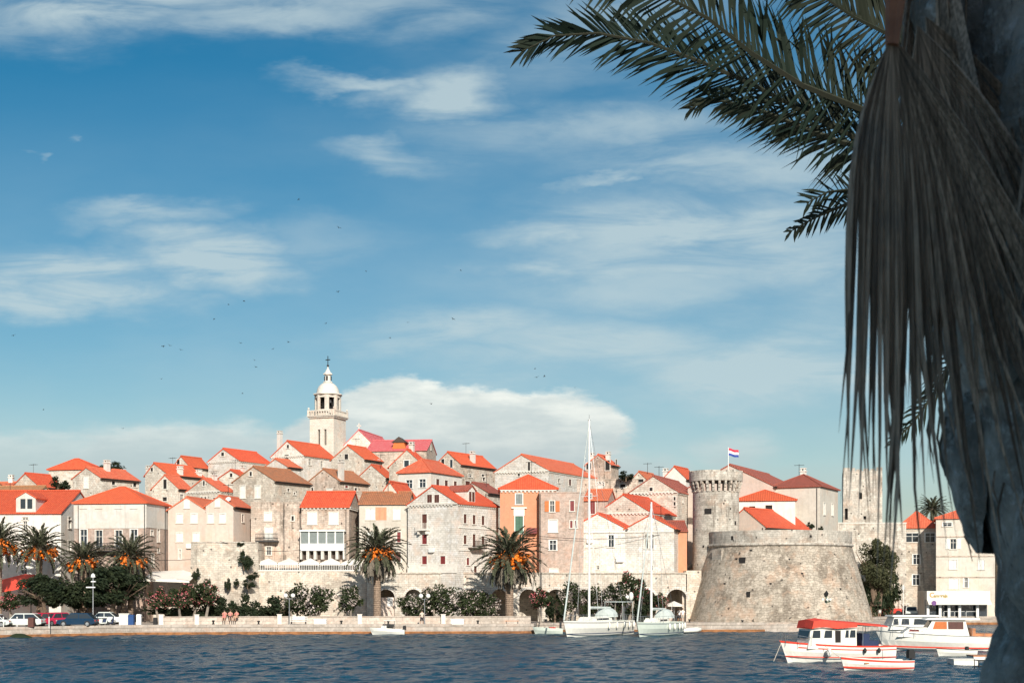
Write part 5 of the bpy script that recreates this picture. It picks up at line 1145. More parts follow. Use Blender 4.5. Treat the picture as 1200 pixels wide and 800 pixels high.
def fan_palm():
    X0, Y0 = 1.425, 3.25; zg = 3.9; r = thing('fan_palm', 'near fan palm with dark blue-grey trunk and a large dead brown leaf hanging along it', 'palm', (X0, Y0, zg))
    rnd = random.Random(77); m = MB(); prof = []
    n = 46
    for i in range(n+1):
        z = 4.9*i/n; prof.append(((.27 if z > .6 else .27+.1*(.6-z)/.6)+.012*math.sin(i*2.1), z))
    m.lathe(prof, 40); m.v = [(x+LEAN(z), y, z) for x, y, z in m.v]; o = m.build('trunk', 'near_trunk', r, smooth=True)
    # old leaf bases: broad overlapping pads spiralling up the trunk
    k = 0
    for i in range(36):
        z = .35+i*.125; a = i*2.39996+.35
        k += 1; mb_ = MB(); w, hgt, th = rnd.uniform(.17, .23), rnd.uniform(.2, .28), .085; nu, nv = 22, 20; b = 0
        for v in range(nv+1):
            tv = v/nv
            for u in range(nu+1):
                tu = u/nu*2-1; ww = w*(1-.45*tv**2)*(.35+.65*min(1, tv*3+.15)); 
                an = tu*ww/.27; bul = (1-abs(tu)**2.6)*(max(0, math.sin(math.pi*min(1, .02+tv*.96)))**.75)*th
                rr_ = .255+bul+.03*tv+noise.noise(Vector((tu*3+i*9, tv*5, 2.)))*.018+abs(noise.noise(Vector((tu*14+i*9, tv*4, 7.))))*-.014+noise.noise(Vector((tu*22, tv*22+i*5, 1.)))*.005
                mb_.v.append((rr_*math.cos(an), rr_*math.sin(an), (tv-.5)*hgt*2-.02*abs(tu)*3*tv))
        for v in range(nv):
            for u in range(nu):
                q = v*(nu+1)+u; mb_.f.append((q, q+1, q+nu+2, q+nu+1)); mb_.m.append(0)
        o = mb_.build('leaf_base', 'near_trunk', r, smooth=True, loc=(LEAN(z), 0, z)); o.rotation_euler = (0, 0, a)
    fb = MB()                               # coarse brown fibres hanging between the leaf bases
    for i in range(500):
        a = rnd.uniform(0, 6.283); z = rnd.uniform(1.9, 4.8); rr = rnd.uniform(.3, .36); ln = rnd.uniform(.06, .2); dz = rnd.uniform(-.4, .4); p0 = Vector((rr*math.cos(a)+LEAN(z), rr*math.sin(a), z)); a2 = a+dz*ln*2
        p1 = Vector(((rr+.015)*math.cos((a+a2)/2)+LEAN(z), (rr+.015)*math.sin((a+a2)/2), z-ln*.5)); p2 = Vector(((rr-.0)*math.cos(a2)+LEAN(z), rr*math.sin(a2), z-ln)); fb.tube([p0, p1, p2], [.003, .0035, .001], 3)
    fb.build('fibres', 'dead_fan', r, uv=False)['kind'] = 'stuff'
    def fan(hub, yaw, spread, L, seed, nseg=42, mat='dead_fan', pet=None, split=.42, drop=1.0, tilt=0., off=0.):
        """dead fan leaf: pleated blade from the hub, split into drooping strips"""
        rnd = random.Random(seed); mm = MB(); hub = Vector(hub); cy, sy = math.cos(yaw), math.sin(yaw)
        rt = Vector((cy, sy, 0)); fw = Vector((-sy, cy, 0))
        for i in range(nseg):
            f = (i+.5)/nseg*2-1; th = spread*f+off+rnd.gauss(0, .012); ln = L*(1-.16*abs(f)**2)*rnd.uniform(.86, 1.06); N_ = 16; p = hub.copy(); prev = None; w0 = L*2*spread/nseg*.62
            dirx = math.sin(th); out = rnd.gauss(0, .03); split = rnd.uniform(.24, .44); ben = rnd.uniform(.85, 1.)*drop; tw = rnd.uniform(-.5, .5); kink = rnd.uniform(.6, .95); kx = max(-.1, min(.2, rnd.gauss(0, .11))) if f > -.6 else rnd.uniform(-.06, .12); wk = rnd.uniform(.6, 1.1)
            for s in range(N_+1):
                q = s/N_; wdt = w0*min(q*1.12+.05, .5 if q < split else .5)*2*(1 if q < split else max(.03, 1-((q-split)/(1-split))**1.5*.97)); wdt *= wk
                e_ = min(1, q/.45); e_ = e_*e_*(3-2*e_); tt = th*(1-ben*(.95 if f < -.1 else .95-.62*(f+.1))*e_)
                if q > kink: tt += kx
                d = rt*math.sin(tt)+Vector((0, 0, -math.cos(tt)))+fw*(out*q+tilt*(1-q)); d.normalize()
                if s: p = p+d*ln/N_
                lw = (rt*math.cos(tt+tw*q)+fw*math.sin(tw*q*1.6)); lw = (lw-d*lw.dot(d)).normalized()*wdt*.5
                pl = fw*wdt*.75*(1 if q < .9 else .3)
                mm.v += [tuple(p-lw+pl*.5), tuple(p-pl*.5), tuple(p+lw+pl*.5)]
                if s:
                    b = len(mm.v)-6; mm.f += [(b, b+1, b+4, b+3), (b+1, b+2, b+5, b+4)]; mm.m += [0, 0]
        o = mm.build('dead_leaf' if mat == 'dead_fan' else 'green_leaf', mat, r, uv=False); o.location = (-X0, -Y0, -zg)
        for _ in range(int(nseg*1.6)):          # loose threads
            th = spread*rnd.uniform(-1, 1)+off; ln = L*rnd.uniform(.75, 1.12); p = hub.copy(); pts_ = [p.copy()]; kx = rnd.gauss(0, .12); bx = rnd.uniform(.7, 1.)
            for s in range(12):
                q = (s+.5)/12; e_ = min(1, q/.45); e_ = e_*e_*(3-2*e_); tt = th*(1-bx*.9*e_)+(kx*q if q > .5 else 0); p = p+(rt*math.sin(tt)+Vector((0, 0, -math.cos(tt)))+fw*.04*kx).normalized()*ln/12; pts_.append(p.copy())
            mm.tube(pts_[3:], .0016, 3)
        if pet:
            pm = MB(); pm.tube(pet+[hub+Vector((0, 0, -.02))], [.02]*len(pet)+[.013], 8); q = pm.build('petiole', 'petiole', o)
        return o
    h1 = pxp(1045, 42, 2.75)
    fan(h1, R(4), R(35), 1.04, 5, 42, off=.18, pet=[pxp(1110, -420, 3.0), pxp(1056, -160, 2.8), pxp(1049, 0, 2.76)])
    fan(pxp(1075, 30, 2.95), R(-14), R(26), .98, 6, 30, off=.3)
    fan(pxp(1085, 20, 3.05), R(2), R(26), .9, 7, 26, off=.5, drop=.8)
    fan(pxp(1235, 60, 2.85), R(25), R(24), .55, 8, 18, off=-.1, drop=.8, pet=[pxp(1290, -300, 3.1)])
    fan(pxp(1090, -30, 3.4), R(-30), R(28), .98, 9, 26, off=.15, pet=[pxp(1200, -300, 3.2)])
    fan(pxp(1165, 150, 2.93), R(5), R(16), .42, 10, 12, off=.2)
    for i in range(7):                      # the rest of the skirt round the back
        a = R(-10+i*32); hub = Vector((X0+.46*math.cos(a), Y0+.46*math.sin(a), 7.2+.15*(i % 3))); fan(hub, a+math.pi/2, R(36), .95, 20+i, 26, pet=[Vector((X0+.2*math.cos(a), Y0+.2*math.sin(a), 8.2)), Vector((X0+.4*math.cos(a), Y0+.4*math.sin(a), 7.7))])
    for i in range(9):                      # living fan leaves above the picture
        a = R(i*40+10); b = Vector((math.cos(a), math.sin(a), 0)); mm = MB(); o0 = Vector((0, 0, 4.9)); hub = o0+b*.7+Vector((0, 0, .5+.12*(i % 3))); mm.tube([o0, hub], [.022, .014], 6); sd = Vector((-b.y, b.x, 0)); rn = random.Random(i)
        for j in range(30):
            f = (j/29*2-1)*R(118); d = (b*math.cos(f)+sd*math.sin(f)+Vector((0, 0, .35))).normalized(); e = hub+d*.8*rn.uniform(.9, 1.05); mid = hub+d*.5; wv = d.cross(Vector((0, 0, 1))).normalized()*.03
            mm.poly([hub, mid+wv, e+Vector((0, 0, -.12)), mid-wv])
        mm.build('green_leaf', 'palm_leaf_near', r, uv=False)
m_, N_, b_ = newmat('near_trunk'); tc_n = N_.n.new('ShaderNodeTexCoord').outputs['Object']
nn1 = N_.noise(tc_n, 3.2, 7, .65); nn2 = N_.noise(N_.vmath('MULTIPLY', tc_n, (1., 1., .3)), 40, 5, .7); nn3 = N_.noise(tc_n, 22, 5, .75)
c_ = N_.mix(N_.mapr(nn1, .38, .66), (.16, .15, .135), (.5, .47, .43)); c_ = N_.mix(N_.mapr(nn3, .5, .72), c_, (.6, .62, .63)); c_ = N_.mix(N_.mapr(nn2, .55, .7, 0, .6), c_, (.06, .055, .05))
N_.put(b_.inputs['Base Color'], c_); b_.inputs['Roughness'].default_value = .85
bp_ = N_.n.new('ShaderNodeBump'); bp_.inputs['Strength'].default_value = .9; bp_.inputs['Distance'].default_value = .02; N_.put(bp_.inputs['Height'], N_.math('ADD', nn1, N_.math('ADD', nn2, nn3))); N_.put(b_.inputs['Normal'], bp_.outputs[0])
plain('petiole', (.3, .11, .05), .6, .25, 12)
fan_palm()
# unseen house added behind the viewer to cast shade on the near trunk
h = thing('unseen_shade_house', 'tall waterside house behind the viewpoint that shades the near palm', 'house', (-3.5, -9, 3.9), 0)
m = MB(); m.box(0, 17, -9, 0, 0, PALM_SHADE-3.9 if 'PALM_SHADE' in globals() else 9.6); m.build('wall', 'stone_white', h)
zr_ = 9.6; m = MB(); m.prism([(.4, zr_), (-9.4, zr_), (-4.5, zr_+2.2)], 'x', -.2, 17.2); m.build('roof', 'roof_red', h)
for i in range(5):
    for j in range(3): window((Vector((0, 0, 0)), Vector((1, 0, 0)), Vector((0, 1, 0))), 1.5+3.2*i, 2.6+3.2*i, 1.2+2.9*j, 2.8+2.9*j, 'grey', h, False)

# ------------------------------------------------------------ boats
def hull(mb, L, beam, zb_, zs, rake=.9, tumble=.0, n=16, dr=.35, transom=.75):
    """bow at x=0, stern at x=L; zb_(t) sheer at bow .. stern given by zs(t)"""
    def half(t): return beam/2*(math.sin(min(1, t*1.5+.0)*math.pi/2)**.75)*(1-(1-transom)*max(0, (t-.6)/.4)**2)
    rows = []
    for i in range(n+1):
        t = i/n; b = max(.02, half(t)); z1 = zs(t); r = rake*(1-t)**3
        row = []
        for (fx, fz) in ((0, -dr), (.55, -dr*.6), (.86, .05), (.97, z1*.55), (1, z1)):
            k = (fz+dr)/(z1+dr); row.append((t*L+rake*(1-k)*(1-t)**4, b*fx*(1 if fx > .9 else (.4+.6*t**.5)), fz))
        rows.append(row)
    full = [[(x, -y, z) for (x, y, z) in reversed(r_[1:])]+r_ for r_ in rows]; m = len(full[0]); b0 = len(mb.v)
    for r_ in full: mb.v += r_
    for i in range(n):
        for j in range(m-1): a = b0+i*m+j; mb.f.append((a, a+m, a+m+1, a+1)); mb.m.append(0)
    mb.f.append(tuple(b0+n*m+j for j in range(m))); mb.m.append(0)
    return rows
def strip(mb, rows, z0, z1, off, half0=None):
    """band along both sheers from z1 below.. in fractions of the sheer height"""
    for sg in (-1, 1):
        for a, b in zip(rows, rows[1:]):
            q = []
            for r_, k in ((a, z0), (b, z0), (b, z1), (a, z1)):
                top = r_[-1]; low = r_[-2]; f = k; x = lerp(low[0], top[0], f); y = lerp(low[1], top[1], f); z = lerp(low[2], top[2], f); q.append((x-.01, sg*(y+off), z))
            mb.poly(q if sg > 0 else q[::-1])
def deck(mb, rows, dz, inset=.06):
    for a, b in zip(rows, rows[1:]):
        A, B = a[-1], b[-1]; ya, yb = max(0, A[1]-inset), max(0, B[1]-inset); mb.poly([(A[0], -ya, A[2]-dz), (B[0], -yb, B[2]-dz), (B[0], yb, B[2]-dz), (A[0], ya, A[2]-dz)])
def boat_thing(name, label, cat, px, D, px2, D2, group=None):
    A = Vector((PX(px, D), D, 0)); B = Vector((PX(px2, D2), D2, 0)); r = thing(name, label, cat, (A.x, A.y, 0), math.atan2(B.y-A.y, B.x-A.x), group); return r, (B-A).length
def wallbox(mb, x0, x1, y, z0, z1, lean0=0., lean1=0., taper=.0):
    """cabin block symmetric in y with leaning front/back"""
    b = [(x0, -y, z0), (x1, -y, z0), (x1, y, z0), (x0, y, z0)]; t = [(x0+lean0, -y+taper, z1), (x1-lean1, -y+taper, z1), (x1-lean1, y-taper, z1), (x0+lean0, y-taper, z1)]
    for i in range(4): j = (i+1) % 4; mb.poly([b[i], b[j], t[j], t[i]])
    mb.poly(t)
def quadpair(mb, pts, y, off=.012):
    mb.pair = True
    for sg in (-1, 1):
        q = [(x, sg*(y+off), z) for x, z in pts]; mb.poly(q if sg < 0 else q[::-1])
def outboard(r, x, z, s=1.):
    m = MB(); m.box(x-.05, x+.35*s, -.17*s, .17*s, z, z+.42*s); m.box(x+.0, x+.3*s, -.13*s, .13*s, z+.42*s, z+.5*s); m.box(x+.1*s, x+.22*s, -.05, .05, z-.75*s, z); m.build('outboard_motor', 'rubber', r)
def red_boat():
    r, L = boat_thing('fishing_boat', 'white wooden boat with red canopy, red rubbing strake and hanging fenders, moored at right', 'boat', 914, 102.0, 1042, 104.5)
    zs = lambda t: 1.05+.5*(1-t)**2.2+.1*t
    m = MB(); rows = hull(m, L, 2.7, None, zs, .75); m.build('hull', 'hull_white', r, smooth=False, uv=False)
    m = MB(); strip(m, rows, .86, 1.06, .035); strip(m, rows[2:], .42, .55, .02); m.build('rubbing_strake', 'hull_red', r)
    m = MB(); strip(m, rows, -.62, -.5, .04); m.build('boot_stripe', 'hull_red', r)
    m = MB(); deck(m, rows, .1); m.build('deck', 'wood_warm', r)
    x0, x1, yy, z0, z1 = 1.75, 5.7, .95, 1.0, 2.42
    m = MB(); wallbox(m, x0, x1, yy, z0, z1, .25, 0, .06); c = m.build('cabin', 'hull_white', r)
    for (a, b) in ((2.1, 2.75), (3.05, 3.7), (4.75, 5.05), (5.12, 5.6)): m = MB(); quadpair(m, [(a, 1.78), (b, 1.78), (b, 2.32), (a+.1, 2.32)], yy-.03); m.build('window', 'window_glass', c)
    m = MB(); quadpair(m, [(3.95, 1.1), (4.4, 1.1), (4.4, 2.3), (3.95, 2.3)], yy-.03); m.build('door', 'dark_void', c)
    m = MB(); m.poly([(x0+.07, -.8, 1.75), (x0+.07, .8, 1.75), (x0+.22, .8, 2.3), (x0+.22, -.8, 2.3)]); m.build('window', 'window_glass', c)
    # canopy: cloth roof with valance, then frame to the stern
    m = MB(); prof = [(1.95, 2.55), (2.1, 3.12), (2.8, 3.2), (4.0, 3.05), (5.6, 2.93), (8.1, 2.72)]; yc = 1.18
    for (a, b) in zip(prof, prof[1:]):
        m.poly([(a[0], -yc, a[1]-.12), (b[0], -yc, b[1]-.12), (b[0], 0, b[1]), (a[0], 0, a[1])]); m.poly([(a[0], 0, a[1]), (b[0], 0, b[1]), (b[0], yc, b[1]-.12), (a[0], yc, a[1]-.12)])
        for sg in (-1, 1):
            dz0 = .62 if a[0] < 5 else .2; dz1 = .62 if b[0] < 5 else (.38 if b[0] < 6 else .2); q = [(a[0], sg*yc, a[1]-.12), (b[0], sg*yc, b[1]-.12), (b[0], sg*yc, max(2.45, b[1]-dz1)), (a[0], sg*yc, max(2.45, a[1]-dz0))]
            m.poly(q)
    m.poly([(1.95, -yc, 2.45), (1.95, yc, 2.45), (2.1, yc, 3.0), (2.1, -yc, 3.0)]); m.build('canopy', 'awning_red', r)
    m = MB()
    for x in (6.1, 7.6):
        for sg in (-1, 1): m.tube([(x, sg*1.12, 1.1), (x, sg*1.12, 2.75)], .025, 5)
    for sg in (-1, 1): m.tube([(6.1, sg*1.1, 2.6), (8.1, sg*1.12, 2.58)], .025, 5)
    m.build('canopy_frame', 'steel', r)
    m = MB()
    for sg in (-1, 1):
        m.tube([(.3, sg*.3, 2.05), (1.1, sg*.95, 1.95), (1.9, sg*1.15, 1.8)], .02, 5)
        for (x, y) in ((.3, .3), (1.1, .95), (1.9, 1.15)): m.tube([(x, sg*y, 1.2), (x, sg*y, 2.0)], .018, 5)
    m.build('bow_rail', 'steel', r)
    m = MB(); m.box(6.2, 7.6, -.8, .8, 1., 1.55); m.box(6.3, 6.9, -.7, .7, 1.55, 2.05); m.build('covered_engine', 'canvas_blue', r)
    for (x, c_) in ((3.15, 'hull_white'), (6.05, 'rubber'), (7.2, 'rubber')): m = MB(); m.ball((x, -1.5, .75 if c_ == 'hull_white' else .85), (.2, .2, .34) if c_ == 'hull_white' else (.13, .13, .2)); m.build('fender', c_, r, smooth=True)
    m = MB(); m.tube([(.1, 0, 1.4), (-.5, 0, .1)], .02, 5); m.tube([(2.9, -1.35, 1.2), (3.3, -3.1, .35)], .02, 5); m.build('mooring_rope', 'cloth_beige', r)
    # the little boat alongside
    r, L = boat_thing('rowing_boat', 'small white open boat with red gunwale and black outboard in front of the red-canopied boat', 'boat', 985, 92.3, 1066, 93.5)
    zs = lambda t: .62+.3*(1-t)**2; m = MB(); rows = hull(m, L, 1.7, None, zs, .35, dr=.2); m.build('hull', 'hull_white', r, uv=False)
    m = MB(); strip(m, rows, .62, .95, .02); m.build('gunwale', 'hull_red', r); m = MB(); strip(m, rows, .97, 1.12, .04); m.build('rub_rail', 'hull_white', r)
    m = MB(); strip(m, rows, -.78, -.5, .03); m.build('boot_stripe', 'hull_red', r)
    m = MB(); deck(m, rows, .25); m.build('deck', 'concrete', r)
    for x in (1.4, 2.6, 3.6): m = MB(); m.box(x, x+.3, -.68, .68, .48, .54); m.build('seat', 'wood_warm', r)
    outboard(r, L-.1, .75, 1.15); m = MB(); m.tube([(3.2, .3, .5), (3.2, .3, 1.3)], .02, 5); m.build('pole', 'steel', r)
red_boat()
def cruiser():
    r, L = boat_thing('motor_cruiser', 'large white motor cruiser with amber-curtained cabin windows, moored beside the near palm trunk', 'boat', 1026, 121, 1170, 119.5)
    zs = lambda t: 1.25+.45*(1-t)**1.6; m = MB(); rows = hull(m, L, 3.3, None, zs, 1.0); m.build('hull', 'hull_white', r, uv=False)
    m = MB(); strip(m, rows, -.8, -.62, .03); m.build('boot_stripe', 'hull_red', r); m = MB(); strip(m, rows, .93, 1.02, .03); m.build('rub_rail', 'steel', r)
    m = MB(); deck(m, rows, .08); m.build('deck', 'hull_green', r)
    m = MB(); wallbox(m, 1.7, 4.3, 1.15, 1.2, 2.0, 1.1, 0, .12); wallbox(m, 3.7, 7.6, 1.3, 1.2, 2.66, .9, .35, .15); wallbox(m, 3.9, 8.4, 1.42, 2.66, 2.8, .3, .0, .05); c = m.build('cabin', 'hull_white', r)
    m = MB(); quadpair(m, [(2.35, 1.42), (3.6, 1.42), (3.45, 1.82), (2.75, 1.82)], 1.07); m.build('window', 'shutter_red', c)
    for (a, b, mt) in ((4.55, 5.75, 'shutter_orange'), (5.85, 7.1, 'shutter_brown')): m = MB(); quadpair(m, [(a, 1.78), (b, 1.78), (b-.02, 2.5), (a+(.25 if a < 5 else 0), 2.5)], 1.22); m.build('window', mt, c)
    m = MB(); m.poly([(4.0, -1.05, 1.85), (4.0, 1.05, 1.85), (4.5, 1.0, 2.55), (4.5, -1.0, 2.55)]); m.build('window', 'window_glass', c)
    m = MB(); m.box(7.8, 9.6, -1.1, 1.1, 1.2, 1.5); m.box(7.8, 8.1, -1.1, 1.1, 1.5, 1.95); m.build('cockpit_seats', 'wood_warm', r)
    m = MB()
    for sg in (-1, 1):
        m.tube([(.5, sg*.5, 2.2), (2.2, sg*1.25, 2.05), (4, sg*1.5, 1.9)], .018, 5); m.tube([(7.6, sg*1.4, 2.0), (9.9, sg*1.3, 1.85)], .018, 5)
        for (x, y, z) in ((.5, .5, 2.2), (1.3, .95, 2.12), (2.2, 1.25, 2.05), (3.1, 1.4, 2), (7.8, 1.4, 2), (8.8, 1.35, 1.92), (9.9, 1.3, 1.85)): m.tube([(x, sg*y, 1.2), (x, sg*y, z)], .016, 4)
    m.build('rail', 'steel', r)
    r, L = boat_thing('cabin_cruiser', 'smaller white cabin cruiser moored behind the larger motor cruiser', 'boat', 1028, 136, 1118, 136.5)
    zs = lambda t: 1.3+.4*(1-t)**2; m = MB(); rows = hull(m, L, 2.8, None, zs, .8); m.build('hull', 'hull_white', r, uv=False)
    m = MB(); deck(m, rows, .08); m.build('deck', 'hull_green', r)
    m = MB(); wallbox(m, .9, 5.6, 1.1, 1.3, 2.55, .45, .2, .1); wallbox(m, 1.1, 5.9, 1.18, 2.55, 2.68, .1, 0, .04); c = m.build('cabin', 'hull_white', r)
    for (a, b) in ((1.2, 1.75), (2.0, 2.8), (3.2, 4.9)): m = MB(); quadpair(m, [(a, 1.75), (b, 1.75), (b-.05, 2.35), (a+.1, 2.35)], 1.05); m.build('window', 'window_glass', c)
    r, L = boat_thing('dinghy', 'small plain white dinghy floating under the stern of the motor cruiser', 'boat', 1097, 110.5, 1141, 111.5, 'small tenders')
    m = MB(); rows = hull(m, L, 1.4, None, lambda t: .5+.15*(1-t)**2, .3, dr=.15); m.build('hull', 'hull_white', r, uv=False); m = MB(); deck(m, rows, .18); m.build('deck', 'concrete', r); m = MB(); strip(m, rows, .9, 1.08, .03); m.build('gunwale', 'dark_wood', r); outboard(r, L-.7, .45, .6)
    for (a, b, D, lab) in ((1118, 1146, 99, 'pale floating swimming pontoon beside the near trunk, left and lower one'), (1141, 1172, 104, 'pale floating pontoon with reddish deck, right one behind the other')):
        r = thing('floating_pontoon', lab, 'pontoon', (PX(a, D), D, 0)); w = PX(b, D)-PX(a, D); m = MB(); m.box(0, w, 0, 1.6, -.15, .32); m.build('float', 'hull_white', r); m = MB(); m.box(-.03, w+.03, -.03, 1.63, .323, .4); m.build('deck', 'wood_warm' if a > 1130 else 'trim_stone', r)
    r = thing('mooring_cage', 'dark square frame standing in the water before the pontoons', 'frame', (PX(1147, 95), 95, 0)); m = MB()
    for x in (0, 1.1): 
        for y in (0, .9): m.tube([(x, y, -.4), (x, y, .55)], .03, 5)
    for z in (.1, .5): 
        for y in (0, .9): m.tube([(0, y, z), (1.1, y, z)], .025, 5)
        for x in (0, 1.1): m.tube([(x, 0, z), (x, .9, z)], .025, 5)
    m.build('frame', 'iron', r)
    m = MB(); m.ball((0, 0, .1), (.2, .2, .22), 10, 8); o = m.build('mooring_buoy', 'cloth_pink', None, True, (PX(1069, 109), 109, 0)); tag(o, 'small round pink buoy floating between the boats', 'buoy')
cruiser()
def yacht(label, bx, by, sx, sy, zdeck, mast_f, ztop, beam, mats, radar=False, seed=1, sp=.62):
    A = Vector((bx, by, 0)); B = Vector((sx, sy, 0)); r = thing('sailing_yacht', label, 'yacht', (bx, by, 0), math.atan2(sy-by, sx-bx)); L = (B-A).length
    zs = lambda t: zdeck*(1+.12*(1-t)**2); m = MB(); rows = hull(m, L, beam, None, zs, 1.0, dr=.45, transom=.7); m.build('hull', mats, r, uv=False)
    m = MB(); strip(m, rows, .72, .8, .02); m.build('cove_stripe', 'canvas_blue', r); m = MB(); strip(m, rows, -.82, -.7, .03); m.build('boot_stripe', 'canvas_blue', r)
    m = MB(); deck(m, rows, .04); m.build('deck', 'hull_green', r)
    m = MB(); wallbox(m, L*.32, L*.66, beam*.27, zdeck, zdeck+.5, .6, .1, .08); c = m.build('cabin', 'hull_white', r); m = MB(); quadpair(m, [(L*.4, zdeck+.15), (L*.6, zdeck+.15), (L*.6, zdeck+.36), (L*.42, zdeck+.36)], beam*.27-.03); m.build('window', 'window_glass', c)
    xm = L*mast_f; m = MB(); m.tube([(xm, 0, zdeck), (xm, 0, ztop)], [.14, .11], 8); k = m.build('mast', 'white_paint', r)
    for f in ((sp, 1.3), (sp-.3, 1.5)) if ztop > 18 else ((sp, 1.2),):
        zz = zdeck+(ztop-zdeck)*f[0]; m = MB(); m.tube([(xm, -f[1]*.8, zz), (xm, f[1]*.8, zz)], .035, 5); m.build('spreader', 'white_paint', k)
    m = MB(); m.tube([(xm-.25, 0, ztop-.1), (xm+.3, 0, ztop-.05)], .03, 4); m.tube([(xm, 0, ztop), (xm, 0, ztop+.5)], .02, 4); m.build('wind_sensor', 'iron', k)
    m = MB(); m.tube([(.15, 0, zdeck*1.15), (xm-.1, 0, ztop*.97)], [.1, .035], 6); m.build('furled_jib', 'canvas_grey', r)
    m = MB(); m.tube([(xm+.1, 0, zdeck+1.5), (xm+L*.34, 0, zdeck+1.45)], [.17, .12], 6); m.build('boom', 'canvas_grey', r)
    m = MB(); m.tube([(xm, 0, ztop-.1), (L-.1, 0, zdeck+.1)], .018, 4)
    for sg in (-1, 1):
        zz = zdeck+(ztop-zdeck)*sp; m.tube([(xm+.2, sg*beam*.45, zdeck), (xm, sg*1.0, zz), (xm, 0, ztop-.3)], .018, 4); m.tube([(xm-.4, sg*beam*.42, zdeck), (xm, 0, zz)], .015, 4)
        m.tube([(.2, sg*.25, zdeck*1.1+.65)]+[(L*q, sg*min(beam*.48, rows[int(16*q)][-1][1]), zdeck+.7) for q in (.2, .4, .6, .8, .97)], .014, 4)
        for q in (.1, .2, .3, .4, .5, .6, .7, .8, .9, .97): y = rows[int(16*q)][-1][1]*.96; m.tube([(L*q, sg*y, zdeck), (L*q, sg*y, zdeck+.7)], .014, 4)
    m.build('rigging', 'steel', r)
    # sprayhood and cockpit cover
    m = MB(); x0 = L*.6; n = 8
    for i in range(n):
        a0, a1 = math.pi*i/n, math.pi*(i+1)/n; yy = beam*.33; p = lambda a, x, s: (x, -yy*math.cos(a)*s, zdeck+.45+1.0*math.sin(a)*s)
        m.poly([p(a0, x0, .75), p(a1, x0, .75), p(a1, x0+.7, 1.), p(a0, x0+.7, 1.)]); m.poly([p(a0, x0+.7, 1.), p(a1, x0+.7, 1.), p(a1, x0+1.6, 1.), p(a0, x0+1.6, 1.)]); m.poly([p(a0, x0, .75), (x0-.1, 0, zdeck+.4), p(a1, x0, .75)])
    m.build('sprayhood', 'canvas_grey', r)
    if radar:
        m = MB(); m.box(L*.8, L*.97, -1.2, 1.2, zdeck+2.05, zdeck+2.12)
        for x in (L*.8, L*.97): 
            for y in (-1.15, 1.15): m.tube([(x, y, zdeck), (x, y, zdeck+2.05)], .025, 4)
        m.build('bimini', 'canvas_grey', r); m = MB(); m.ball((L*.95, -1.1, zdeck+2.7), (.3, .3, .5)); m.build('radar_dome', 'hull_white', r, True)
    m = MB(); m.tube([(L-.1, .6, zdeck), (L+.3, .6, zdeck+1.8)], .02, 4); f = m.build('flag_staff', 'white_paint', r); m = MB(); m.poly([(L+.25, .6, zdeck+1.75), (L+.2, .62, zdeck+.55), (L+.5, .8, zdeck+.5), (L+.55, .7, zdeck+1.5)]); m.build('flag', 'flag_red', f)
    for q in (.5, .62, .74, .84, .93): y = rows[int(16*q)][-1][1]+.13; m = MB(); m.ball((L*q, -y, zdeck-.45), (.15, .15, .38)); m.build('fender', 'hull_white', r, True)
yacht('tall white sailing yacht moored stern-to by the arcade, bow towards the viewer', PX(660, 149), 149, PX(733, 160), 160, 1.6, .4, 23.6, 3.5, 'hull_white', True)
yacht('smaller grey-bowed sailing yacht between the tall yacht and the fort', PX(746, 150), 150, PX(792, 160), 160, 1.45, .36, 14.6, 3.0, 'hull_green', False, 2, .7)
def small_boats():
    r, L = boat_thing('motorboat', 'small white motorboat with a pale sun top under the left big palm', 'boat', 433, 158.5, 474, 158.8); m = MB(); rows = hull(m, L, 1.7, None, lambda t: .55+.25*(1-t), .4, dr=.2); m.build('hull', 'hull_white', r, uv=False)
    m = MB(); deck(m, rows, .15); m.build('deck', 'concrete', r); m = MB(); m.box(1.6, 2.9, -.6, .6, 1.55, 1.63); m.build('sun_top', 'awning_canvas', r); m = MB()
    for x in (1.7, 2.8):
        for y in (-.5, .5): m.tube([(x, y, .5), (x, y, 1.55)], .025, 4)
    m.build('sun_top_frame', 'steel', r); m = MB(); wallbox(m, 1.2, 1.9, .5, .5, 1.0, .2, 0, .05); m.build('console', 'hull_white', r); outboard(r, L-.15, .5)
    r, L = boat_thing('motorboat', 'low pale open boat with red cushions tied left of the tall yacht', 'boat', 624, 160.6, 659, 160.8); m = MB(); rows = hull(m, L, 1.6, None, lambda t: .6+.2*(1-t), .4, dr=.2); m.build('hull', 'hull_green', r, uv=False); m = MB(); deck(m, rows, .15); m.build('deck', 'concrete', r); m = MB(); m.box(1.9, 2.6, -.5, .5, .55, .75); m.build('cushion', 'cloth_red', r)
    r, L = boat_thing('inflatable_dinghy', 'white inflatable dinghy with green trim at the foot of the fort', 'boat', 822, 164.2, 790, 161.5); m = MB()
    m.tube([(.3, 0, .5), (.8, -.5, .42), (1.6, -.7, .35), (L, -.7, .32)], [.2, .24, .25, .2], 8); m.tube([(.3, 0, .5), (.8, .5, .42), (1.6, .7, .35), (L, .7, .32)], [.2, .24, .25, .2], 8); m.build('tube', 'hull_white', r, True); m = MB(); m.box(.7, L-.3, -.5, .5, .15, .22); m.build('floor', 'shutter_green', r)
small_boats()

